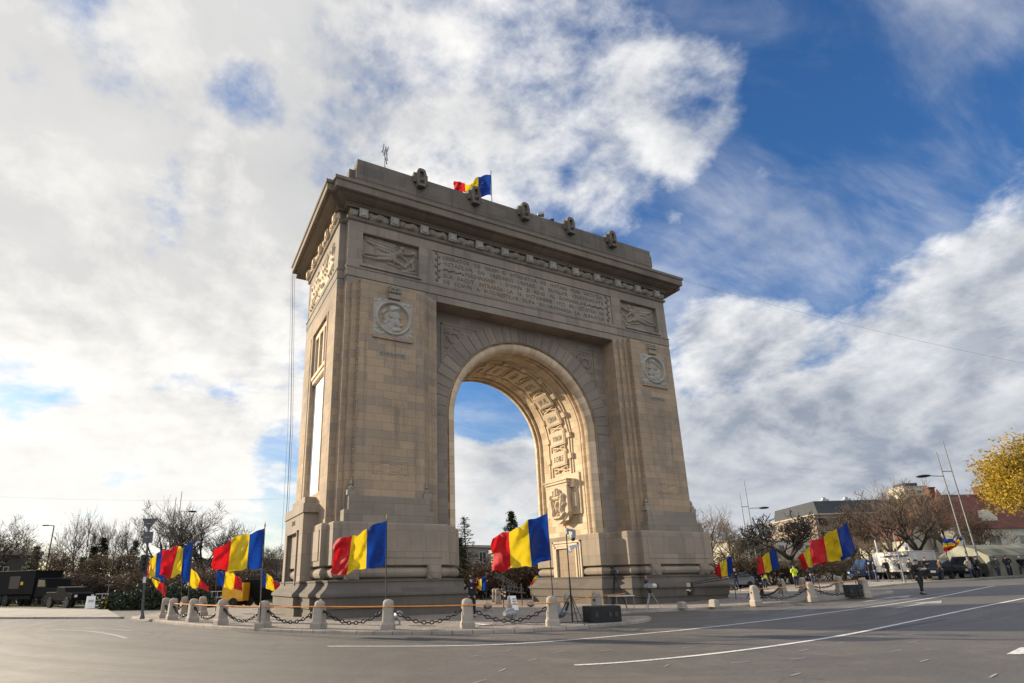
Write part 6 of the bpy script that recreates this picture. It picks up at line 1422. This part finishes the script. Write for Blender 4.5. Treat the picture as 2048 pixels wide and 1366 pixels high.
def window(e, x, y, z, w, h, side='front', proto={}):
    """window part with frame and pane sub-parts, facing -Y of its building (or -X)"""
    key = (round(w, 2), round(h, 2))
    if key not in proto:
        f = MB(); f.box(-w/2, w/2, -.05, .04, 0, .08); f.box(-w/2, w/2, -.05, .04, h-.08, h); f.box(-w/2, -w/2+.08, -.05, .04, .08, h-.08); f.box(w/2-.08, w/2, -.05, .04, .08, h-.08); f.box(-.03, .03, -.04, .02, .08, h-.08)
        p = MB(); p.box(-w/2+.08, w/2-.08, .0, .03, .08, h-.08); proto[key] = (f.build('window', 'window_frame', link=False), p.build('pane', 'window_glass', link=False))
    a, b = proto[key]; o = bpy.data.objects.new('window', a); COL.objects.link(o); o.parent = e; o.location = (x, y, z); o.rotation_euler.z = 0 if side == 'front' else -pi/2
    c = bpy.data.objects.new('pane', b); COL.objects.link(c); c.parent = o; return o
def block(name, px, d, rz, w, dep, h, wall, label, floors=0, cols=0, win=(1.4, 1.6), base=None, roof='flat', sidecols=0, wins=True, z0=1.0):
    p = H(px, d); e = empty(name, p, rz, label, 'building'); mb = MB(); mb.box(-w/2, w/2, 0, dep, -.5, h); mb.build('wall', wall, parent=e)
    mb = MB(); 
    if roof == 'flat': mb.box(-w/2-.25, w/2+.25, -.25, dep+.25, h, h+.35); mb.build('roof', 'concrete' if wall != 'wall_dark' else 'wall_dark', parent=e, bevel=.03)
    fh_ = (h-z0)/max(1, floors)
    for f in range(floors):
        for c in range(cols): window(e, -w/2+w*(c+.5)/cols, 0, z0+fh_*f+(fh_-win[1])/2, *win)
        for c in range(sidecols): window(e, -w/2, dep*(c+.5)/sidecols, z0+fh_*f+(fh_-win[1])/2, *win, side='left')
    return e
# office block far right with a dark glazed attic
ob_ = block('office_building', 1842, 150, -.55, 46, 30, 15.5, 'wall_brown', 'long brown office building with a dark glazed top floor behind the trees', 4, 13, (2.4, 2.2), sidecols=8)
mb = MB(); mb.prism_x([(2.0, 15.85), (28, 15.85), (26.5, 19.5), (3.2, 19.5)], -21, 21); mb.build('glazed_attic', 'office_metal', parent=ob_)
for x in (-14, -8, 4, 9): mb = MB(); mb.box(x-.9, x+.9, 10, 12, 19.5, 20.8); mb.lathe([(.6, 20.8), (.6, 21.2), (.3, 21.4)], 10, (x, 11, 0)); mb.build('roof_unit', 'grey_metal', parent=ob_)
tw_ = block('apartment_tower', 1874, 200, -.5, 8, 9, 29.5, 'wall_cream', 'pale apartment tower just showing above the bare trees', 8, 4, (1.8, 1.5)); mb = MB(); mb.box(-2.5, 2.5, 2, 7, 29.85, 31.2); mb.build('roof_hut', 'office_metal', parent=tw_)
blk2 = block('apartment_building', 1648, 170, -.4, 9, 12, 13, 'wall_cream', 'small cream building left of the office building', 4, 3, (1.4, 1.4))
# house with red tiled roofs
hs = empty('red_roofed_house', H(1985, 88)+Vector((0, 0, -.1)), -.45, 'cream house with steep red tiled roofs behind the twin lamp mast', 'house')
mb = MB(); mb.box(-8, 12, 0, 10, -.5, 6.8); mb.build('wall', 'wall_cream', parent=hs)
rf = MB(); rf.rings([[(-8.6, -.6, 6.7), (-8.6, 10.6, 6.7), (-5.0, 5, 12.6)], [(12.6, -.6, 6.7), (12.6, 10.6, 6.7), (9.5, 5, 12.6)]]); ro = rf.build('roof', 'roof_tiles', parent=hs)
for x in (-2.2, 6.0): mb = MB(); mb.box(x-.5, x+.5, 4.2, 5.2, 10.6, 13.6); mb.box(x-.6, x+.6, 4.1, 5.3, 13.6, 13.8); mb.build('chimney', 'roof_tiles', parent=ro)
mb = MB(); mb.prism_y([(1.4, 7.3), (3.8, 7.3), (3.8, 8.5), (2.6, 9.7), (1.4, 8.5)], 0.6, 3.2); mb.build('dormer', 'wall_cream', parent=ro)
for x in (-6.3, -2.2, 2.0, 6.5, 10): window(hs, x, 0, 1.0, 1.5, 1.7); window(hs, x, 0, 4.2, 1.7, 1.5)
wg = empty('gabled_house_wing', H(1872, 84)+Vector((0, 0, -.1)), -.25, 'low cream wing with orange red gable roof left of the lamp mast', 'house'); mb = MB(); mb.box(-3.6, 3.0, 0, 8, -.5, 5.4); mb.prism_y([(-3.6, 5.4), (3.0, 5.4), (-.3, 8.4)], 0.02, 8); mb.build('wall', 'wall_cream', parent=wg)
mb = MB(); mb.rings([[(-4.1, y, 5.15), (-.3, y, 8.8), (3.5, y, 5.15), (3.3, y, 4.95), (-.3, y, 8.5), (-3.9, y, 4.95)] for y in (-.5, 8.4)]); mb.build('roof', 'roof_tiles', parent=wg)
for x in (-2.6, 0, 2.2): window(wg, x, 0, 1.2, 1.2, 1.6)
tw2 = empty('corner_turret', H(1918, 82)+Vector((0, 0, -.1)), 0, 'small turret with pointed red tiled roof at the house corner', 'house'); mb = MB(); mb.lathe([(1.7, -.3), (1.7, 6.6), (1.9, 6.7)], 8); mb.build('wall', 'wall_cream', parent=tw2); mb = MB(); mb.lathe([(2.1, 6.6), (1.2, 8.8), (.05, 12.0)], 8); mb.build('roof', 'roof_tiles', parent=tw2)
gw = empty('garden_wall', H(2010, 66), -.45, 'long pale garden wall in front of the red roofed house', 'wall'); mb = MB(); mb.box(-9, 14, 0, .3, -.3, 2.4); mb.box(-9.1, 14.1, -.06, .36, 2.4, 2.52); mb.build('wall', 'concrete', parent=gw)
# pavilion far left, buildings behind the opening
pv = block('stone_pavilion', 4, 92, .35, 9, 8, 6.6, 'wall_dark', 'dark stone pavilion with flat cornice at the left edge', 1, 3, (1.3, 2.6)); mb = MB(); mb.box(-4.9, 4.9, -.5, 8.5, 6.9, 7.5); mb.build('cornice', 'wall_grey', parent=pv)
block('park_building', 985, 84, .1, 26, 8, 6.2, 'wall_grey', 'low grey building behind the thicket in the arch opening', 2, 8, (1.3, 1.5)); block('park_building', 1058, 62, -.2, 5, 5, 4.6, 'wall_brown', 'small dark roofed building by the right jamb in the opening', 1, 2, (1.0, 1.4))
block('park_building', 500, 118, .2, 22, 9, 6.4, 'wall_grey', 'low grey building behind trees left of the arch', 2, 7, (1.3, 1.5))
block('park_building', 1600, 120, -.2, 30, 9, 7.0, 'wall_cream', 'low pale building behind the gnarled tree', 2, 9, (1.3, 1.5))
# camouflage shelter
tn = empty('army_tent', H(2098, 51), -.42, 'large grey green army tent at the right edge behind two people', 'tent'); mb = MB()
R_ = []
for x in [-5+.5*i for i in range(23)]:
    R_.append([(x, y+.08*fnoise(x, y), z+.10*fnoise(x*1.3, y*1.7, 4)) for y, z in ((-.1, 0), (0, 1.75), (1.2, 2.35), (2.6, 2.75), (4.0, 2.35), (5.2, 1.75), (5.3, 0))])
mb.rings(R_); mb.build('canvas', mat('canvas', (.27, .27, .21), .9, 0, noise_amt=.3, nscale=1.2, bump=.4, bscale=4), parent=tn)
for x in (-4.8, -1.5, 1.8, 5.5): mb = MB(); mb.tube((x, -.12, 0), (x, -.05, 1.8), .03, .03, 5); mb.build('tent_pole', 'grey_metal', parent=tn)

# ------------------------------------------------------------------ vehicles
mat('army_green', (.005, .006, .0045), .85, .0, spec=.2, noise_amt=.35, nscale=1.5, bump=.2, bscale=10); mat('tyre', (.012, .012, .012), .85, 0, noise_amt=.3, bump=.4, bscale=40); mat('rim', (.25, .25, .26), .35, .7, noise_amt=.2)
mat('truck_white', (.62, .60, .56), .45, 0, noise_amt=.18, nscale=1.2); mat('car_black', (.012, .013, .016), .18, .2, noise_amt=.3); mat('car_blue', (.03, .08, .20), .25, .2, noise_amt=.2); mat('car_silver', (.16, .165, .17), .25, .5, noise_amt=.15); mat('yellow_paint', (.72, .36, .015), .5, 0, noise_amt=.22, nscale=2)
mat('headlamp', (.7, .7, .66), .1, 0, noise_amt=.1); mat('lamp_red', (.35, .01, .01), .3, 0, noise_amt=.1); mat('print_dark', (.08, .08, .09), .6)
def wheel(e, x, y, r, w=.24):
    mb = MB(); mb.rings([[(x+rr*cos(2*pi*j/20), yy, r+rr*sin(2*pi*j/20)) for j in range(20)] for rr, yy in ((r*.62, y-w/2), (r*.94, y-w/2), (r, y-w/2+.03), (r, y+w/2-.03), (r*.94, y+w/2), (r*.62, y+w/2))]); wh = mb.build('wheel', 'tyre', parent=e, smooth=True)
    mb = MB(); s = -1 if y < 0 else 1; mb.rings([[(x+rr*cos(2*pi*j/16), yy, r+rr*sin(2*pi*j/16)) for j in range(16)] for rr, yy in ((r*.62, y+s*w/2*.7), (r*.6, y+s*w/2*.98), (r*.3, y+s*w/2*.8), (r*.15, y+s*w/2*1.0))]); mb.build('rim', 'rim', parent=wh, smooth=True)
def car(name, loc, rz, label, body_m, prof, glass, wid=1.8, wb=(-1.35, 1.35), wr=.34, cat='car', fr=1):
    """prof: side outline (x,z) ; glass: list of side window outlines; front at +x"""
    e = empty(name, loc, rz, label, cat); mb = MB(); hw = wid/2
    def sec(s): 
        return [(x, s*hw*(1 if z < 1.0 else 1-.17*(z-1.0)/.6), z) for x, z in prof]
    mb.rings([sec(-1), sec(1)]); mb.build('body', body_m, parent=e, bevel=.05)
    for s in (-1, 1):
        for g_ in glass:
            mb = MB(); mb.rings([[(x, s*(hw*(1-.17*max(0, z-1.0)/.6)+o_), z) for x, z in g_] for o_ in (-.03, .012)]); mb.build('side_window', 'dark_glass', parent=e)
        for x in wb: wheel(e, x, s*(hw-.10), wr)
        x1 = max(p[0] for p in prof); x0 = min(p[0] for p in prof)
        mb = MB(); mb.obox((x1-.05, s*(hw-.28), .72), .12, .34, .16); mb.build('headlight', 'headlamp', parent=e); mb = MB(); mb.obox((x0+.03, s*(hw-.18), .85), .08, .2, .28); mb.build('tail_light', 'lamp_red', parent=e)
        mb = MB(); mb.obox((.95, s*(hw+.08), 1.02), .14, .16, .12); mb.build('mirror', body_m, parent=e)
    # wind screens
    pr = sorted(prof, key=lambda p: -p[0]); top = max(p[1] for p in prof)
    return e
SUV = [(-2.3, .35), (2.25, .35), (2.32, .6), (2.28, .92), (1.2, 1.08), (.55, 1.62), (-1.75, 1.70), (-2.2, 1.25), (-2.32, .9)]
c_ = car('dark_car', (37.0, -2.6, gz(37, -2.6)), pi+.16, 'dark blue black estate car parked right of the pale truck', 'car_black', SUV, [[(1.05, 1.1), (.5, 1.54), (-.1, 1.56), (-.1, 1.08)], [(-.2, 1.08), (-.2, 1.56), (-1.0, 1.58), (-1.0, 1.08)], [(-1.1, 1.08), (-1.1, 1.58), (-1.65, 1.58), (-1.95, 1.2)]])
c_ = car('dark_van', (41.2, -3.2, gz(41, -3.2)), pi+.16, 'black tall car behind the dark estate, beside the lamp mast', 'car_black', [(x*1.02, z*1.12) for x, z in SUV], [[(1.05, 1.2), (.5, 1.7), (-.1, 1.72), (-.1, 1.18)], [(-.2, 1.18), (-.2, 1.72), (-1.7, 1.74), (-1.9, 1.3)]])
car('blue_van', (42.6, 4.6, gz(42.6, 4.6)), 2.7, 'blue and white van parked left of the pale truck', 'car_blue', [(-2.4, .4), (2.4, .4), (2.45, .9), (2.0, 1.15), (1.45, 1.95), (-2.3, 2.05), (-2.4, 1.9)], [[(1.9, 1.2), (1.4, 1.85), (.6, 1.88), (.6, 1.2)], [(.4, 1.25), (.4, 1.88), (-1.9, 1.9), (-1.9, 1.25)]], 1.95, (-1.5, 1.5), .35, 'van')
car('silver_car', (27.5, 9.5, gz(27.5, 9.5)), 2.9, 'pale car parked behind the gnarled tree and the stewards', 'car_silver', [(-2.1, .35), (2.1, .35), (2.15, .8), (1.2, .98), (.55, 1.42), (-1.2, 1.45), (-2.0, 1.0)], [[(1.0, 1.0), (.5, 1.36), (-.2, 1.38), (-.2, 1.0)], [(-.3, 1.0), (-.3, 1.38), (-1.15, 1.38), (-1.6, 1.02)]])
# pale box truck (outside broadcast)
ot = empty('box_truck', H(1812, 54), -1.95, 'pale grey box truck with dark emblem printed on its side', 'truck', scale=.85)
mb = MB(); mb.box(-2.6, 2.9, -1.2, 1.2, .85, 2.85); mb.box(-2.66, 2.96, -1.24, 1.24, 2.85, 2.93); mb.build('box_body', 'truck_white', parent=ot, bevel=.03)
mb = MB(); mb.box(-2.5, 2.8, -1.0, 1.0, .5, .85); mb.build('chassis', 'army_green', parent=ot)
mb = MB(); mb.rings([[(x, y, z) for x, z in ((-4.6, .5), (-2.75, .5), (-2.75, 2.3), (-4.0, 2.3), (-4.5, 1.5))] for y in (-1.05, 1.05)]); mb.build('cab', 'car_blue', parent=ot, bevel=.05)
for s in (-1, 1): mb = MB(); mb.rings([[(x, s*y, z) for x, z in ((-4.3, 1.5), (-3.1, 1.5), (-3.1, 2.1), (-3.9, 2.1))] for y in (1.03, 1.065)]); mb.build('side_window', 'dark_glass', parent=ot)
for x in (-3.7, 1.6): 
    for y in (-.95, .95): wheel(ot, x, y, .42, .28)
mb = MB(); mb.box(-.9, 2.2, -1.216, -1.19, 2.38, 2.55); mb.build('printed_line', 'print_dark', parent=ot)
text_obj('BRAILA INTERCOLOR', -1.5, 1.9, 2.36, .2, -1.217, 'print_dark', name='side_lettering', parent=ot, ext=.004)
mb = MB(); mb.rings([[(.3+r*cos(2*pi*j/20), y, 1.75+r*sin(2*pi*j/20)) for j in range(20)] for r, y in ((.33, -1.205), (.33, -1.225), (.26, -1.225), (.26, -1.205))], cap=False); mb.prism_y([(.12, 1.55), (.3, 2.0), (.48, 1.55), (.38, 1.55), (.3, 1.75), (.22, 1.55)], -1.225, -1.19); mb.build('side_emblem', 'print_dark', parent=ot)
for x in (.2, 1.3): mb = MB(); mb.box(2.9, 2.93, -.9+x*.3, -.3+x*.3, 1.0, 2.6); 
mb = MB(); mb.box(2.89, 2.93, -.95, .95, 1.0, 2.7); mb.build('rear_door', mat('truck_door', (.5, .49, .46), .5, 0, noise_amt=.15), parent=ot)
# army truck far left
at = empty('army_truck', (-32.2, 45.0, 0), -.95, 'dark green army box truck standing at the left edge', 'truck')
mb = MB(); mb.box(-4.2, 3.4, -1.25, 1.25, 1.15, 3.35); mb.box(-4.25, 3.45, -1.3, 1.3, 3.35, 3.42); mb.build('box_body', 'army_green', parent=at, bevel=.04)
mb = MB(); mb.rings([[(x, y, z) for x, z in ((3.6, .9), (7.0, .9), (7.1, 1.5), (5.6, 1.75), (5.2, 2.6), (3.7, 2.7))] for y in (-1.15, 1.15)]); mb.build('cab', 'army_green', parent=at, bevel=.05)
for s in (-1, 1): mb = MB(); mb.rings([[(x, s*y, z) for x, z in ((5.3, 1.85), (5.05, 2.45), (3.95, 2.5), (3.95, 1.85))] for y in (1.13, 1.16)]); mb.build('side_window', 'dark_glass', parent=at)
mb = MB(); mb.box(-4.1, 6.6, -.9, .9, .75, 1.12); mb.box(-3.9, 3, -1.15, -.8, .7, 1.0); mb.build('chassis', 'army_green', parent=at)
for x in (-2.9, -1.6, 5.6):
    for y in (-1.0, 1.0): wheel(at, x, y, .56, .32)
mb = MB(); mb.box(-1.1, .8, -1.27, -1.24, 1.7, 2.9); mb.build('side_door', mat('army_brown', (.045, .035, .028), .7), parent=at); mb = MB(); mb.box(1.0, 1.45, -1.275, -1.245, 2.05, 2.35); mb.build('orange_plate', 'yellow_paint', parent=at)
mb = MB(); mb.box(6.95, 7.1, -.9, .9, 1.0, 1.4); mb.build('grille', 'black_metal', parent=at)
at2 = empty('army_lorry', (-27.2, 35.2, 0), -1.0, 'low dark army lorry between the box truck and the white notice board', 'truck')
mb = MB(); mb.rings([[(x, y, z) for x, z in ((-2.6, .6), (1.9, .6), (2.0, 1.2), (.9, 1.35), (.5, 1.75), (-.8, 1.8), (-.8, 1.35), (-2.6, 1.35))] for y in (-1, 1)]); mb.build('body', 'army_green', parent=at2, bevel=.04)
for x in (-1.7, 1.2):
    for y in (-.9, .9): wheel(at2, x, y, .45, .28)
for s in (-1, 1): mb = MB(); mb.obox((2.0, s*.7, 1.0), .08, .2, .2); mb.build('headlight', 'headlamp', parent=at2)
# yellow generator trailer and dark tractor behind it
gt = empty('yellow_trailer', (-15.0, 19.0, gz(-15, 19)+.118), -.47, 'bright yellow box trailer behind the bollards left of the arch', 'trailer')
mb = MB(); mb.box(-.78, .78, -.7, .7, .42, 1.72); mb.build('box_body', 'yellow_paint', parent=gt, bevel=.03)
mb = MB(); mb.box(-.62, .62, -.712, -.69, 1.42, 1.50); mb.box(-.70, .70, -.71, -.69, .5, .52); mb.build('vent_slot', 'black_metal', parent=gt)
for y in (-.65, .65): wheel(gt, .1, y, .33, .2)
mb = MB(); mb.tube((-.78, 0, .45), (-1.7, 0, .38), .04, .04, 6); mb.tube((-1.6, 0, .4), (-1.6, 0, .0), .03, .03, 6); mb.build('drawbar', 'black_metal', parent=gt)
jp = empty('army_jeep', (-12.6, 19.2, gz(-12.6, 19.2)+.118), -.65, 'dark army vehicle with a round headlight behind the yellow trailer', 'army vehicle')
mb = MB(); mb.rings([[(x, y, z) for x, z in ((-1.8, .5), (1.7, .5), (1.75, 1.15), (.5, 1.25), (.2, 1.95), (-1.75, 1.95))] for y in (-.85, .85)]); mb.build('body', 'army_green', parent=jp, bevel=.04)
for x in (-1.2, 1.15):
    for y in (-.78, .78): wheel(jp, x, y, .40, .24)
for s in (-1, 1): mb = MB(); mb.rings([[(x, s*.58+.1*cos(2*pi*j/12), .95+.1*sin(2*pi*j/12)) for j in range(12)] for x in (1.7, 1.79)]); mb.build('headlight', 'headlamp', parent=jp)
mb = MB(); mb.rings([[(.52-.25*t, y, 1.28+.55*t) for y in (-.75, .75)] + [(.56-.25*t, y, 1.30+.55*t) for y in (.75, -.75)] for t in (0, 1)]); mb.build('windscreen', 'dark_glass', parent=jp)

# ------------------------------------------------------------------ lamps, signs, posts
mat('mast_grey', (.20, .205, .21), .55, .3, noise_amt=.25)
def twin_mast(px, d, top1, top2, lab, gap, arm, base_px=None, lean=0, G='twin pole lamp masts'):
    p = H(px, d); e = empty('lamp_mast', p, -YAW, lab, 'lamp mast', G); h1 = zt(px, top1, d)-p.z; h2 = zt(px, top2, d)-p.z
    L = lean
    for x, h in ((-gap/2, h1), (gap/2, h2)): mb = MB(); mb.tube((x, 0, 0), (x-L*h, 0, h), .08, .04, 8); mb.build('pole', 'mast_grey', parent=e, smooth=True)
    for z in (.12, .35, .62, .84): mb = MB(); mb.tube((-gap/2-L*h1*z, 0, h1*z), (gap/2-L*h1*z, 0, h1*z), .04, .04, 6); mb.build('cross_bar', 'grey_metal', parent=e)
    for z, s in arm:
        x0 = (-gap/2 if s < 0 else gap/2)-L*h1*z; mb = MB(); mb.tube((x0, 0, h1*z), (x0+s*1.3, 0, h1*z+.05), .04, .04, 6); mb.build('arm', 'grey_metal', parent=e); mb = MB(); mb.ball((x0+s*1.8, 0, h1*z+.03), .55, 8, .22); mb.build('lamp_head', 'black_metal', parent=e, smooth=True)
    return e
twin_mast(1512, 66, 985, 962, 'twin pole lamp mast just right of the arch', .75, [(.82, 1)], lean=.0)
twin_mast(1956, 51, 903, 881, 'tall twin pole lamp mast with flags, before the red roofed house', .9, [(.80, -1)], lean=.03)
twin_mast(338, 78, 995, 983, 'thin twin pole lamp mast behind the flags left of the arch', .7, [(.85, 1)])
mb = MB(); lfe = empty('flag_cluster', Vector(LAMPFLAGS[0][0])-Vector((0, 0, 1)), 0, 'cluster of four small tricolour flags tied to the twin lamp mast', 'flags')
for i, (a, b, c, d_) in enumerate(LAMPFLAGS):
    o = lfe.location; f = flag_cloth([a, tuple((Vector(a)*2+Vector(c))/3), tuple((Vector(a)+Vector(c)*2)/3), c], [b, tuple((Vector(b)*2+Vector(d_))/3), tuple((Vector(b)+Vector(d_)*2)/3), d_], 3.1*i+1, o, nu=18, nv=8); f.build('flag_cloth', ['flag_blue', 'flag_yellow', 'flag_red'], parent=lfe, smooth='all', fixn=False)
mb.tube((0, 0, -.6), (.3, 0, 1.3), .03, .03, 6); mb.build('pole', 'dark_pole', parent=lfe)
def post(px, d, top, label, m='white_metal', r=.07, name='white_post', arm=None, rzz=-YAW):
    p = H(px, d); e = empty(name, p, rzz, label, 'post' if not arm else 'street lamp'); h = zt(px, top, d)-p.z; mb = MB(); mb.tube((0, 0, 0), (0, 0, h), r, r*.75, 8); mb.lathe([(r*1.8, 0), (r*1.8, .12), (r*1.1, .2)], 8); mb.build('pole', m, parent=e, smooth=True)
    if arm: mb = MB(); mb.tube((0, 0, h), (arm*.8, 0, h+.1), r*.6, r*.5, 6); mb.build('arm', m, parent=e); mb = MB(); mb.obox((arm*1.15, 0, h+.08), .8, .3, .14); mb.build('lamp_head', m, parent=e, bevel=.03)
    return e
post(90, 78, 1052, 'dark street lamp rising behind the army truck', 'black_metal', .09, 'street_lamp', -1); post(1765, 56, 1080, 'thin white post left of the pale truck'); post(1806, 46, 1066, 'thicker pale post standing before the pale truck', m='mast_grey', r=.05)
post(1790, 58, 1082, 'dark slim post right of the thin white one', 'black_metal', .05, 'dark_post'); post(467, 46, 1140, 'grey post behind the small flag over the yellow trailer', 'grey_metal', .06, 'grey_post')
bp_ = empty('blue_beacon', H(1826, 52)+Vector((0, 0, 2.35)), 0, 'small white and blue beacon on a stick above the pale truck', 'beacon', scale=.62); mb = MB(); mb.tube((0, 0, -.4), (0, 0, .5), .04, .04, 6); mb.build('stick', 'grey_metal', parent=bp_); mb = MB(); mb.box(-.3, .3, -.05, .05, .4, .8); mb.build('panel', 'car_blue', parent=bp_); mb = MB(); mb.lathe([(.3, .8), (.3, 1.25), (.15, 1.35)], 12); mb.build('lamp', 'white_metal', parent=bp_)
# road sign seen from the back, with traffic light
sg = empty('road_sign', (-20.75, 5.9, .118), -YAW+.05, 'triangular give way sign seen from behind on a pole with a traffic light', 'road sign')
mb = MB(); mb.tube((0, 0, 0), (-.30, 0, 5.0), .07, .05, 8); mb.lathe([(.14, 0), (.12, .10), (.06, .3)], 10); mb.build('pole', mat('sign_pole_grey', (.085, .085, .09), .5, .4, noise_amt=.3), parent=sg, smooth=True)
mb = MB(); mb.prism_y([(-.68, 5.02), (.12, 5.02), (-.28, 4.36)], -.02, -.005); mb.prism_y([(-.64, 4.99), (.08, 4.99), (-.28, 4.42)], .002, .01); mb.build('triangle_plate', mat('sign_back', (.10, .10, .105), .5, .5, noise_amt=.2), parent=sg)
mb = MB(); mb.box(-.50, .0, -.02, -.005, 3.75, 4.34); mb.build('square_plate', 'sign_back', parent=sg)
for z in (4.75, 4.05): mb = MB(); mb.box(-.40, -.16, -.05, -.02, z-.02, z+.02); mb.build('bracket', 'grey_metal', parent=sg)
mb = MB(); mb.box(-.32, -.02, -.30, -.06, 2.25, 3.15)
for k in range(3): mb.tube((-.17, -.30, 2.50+.25*k), (-.17, -.44, 2.50+.25*k), .10, .11, 10)
mb.build('traffic_light', 'black_plastic', parent=sg, bevel=.02)
mb = MB(); mb.obox((-.10, -.06, 1.9), .14, .03, .3); mb.build('sticker_plate', 'white_metal', parent=sg)
yp = empty('yellow_marker_post', (-23.7, 24.4, 0), 0, 'short yellow marker post with a thin rod at the pavement end', 'marker post'); mb = MB(); mb.lathe([(.16, .0), (.16, .12), (.11, .15), (.11, .85), (.06, .95)], 12); mb.build('body', 'yellow_paint', parent=yp, smooth=True); mb = MB(); mb.tube((0, 0, .9), (0, 0, 1.9), .02, .02, 5); mb.tube((-.25, 0, 1.85), (.25, 0, 1.85), .02, .02, 5); mb.build('rod', 'grey_metal', parent=yp)
# low railing in the park, left
rl_ = empty('white_railing', (-21, 36, 0), -.1, 'low white railing behind the notice board left of the arch', 'railing'); mb = MB()
for z in (.55, 1.1): mb.tube((-8, 0, z), (8, 0, z), .035, .035, 5)
for i in range(33): mb.tube((-8+.5*i, 0, 0), (-8+.5*i, 0, 1.1), .025, .025, 4)
mb.build('bars', 'white_metal', parent=rl_)
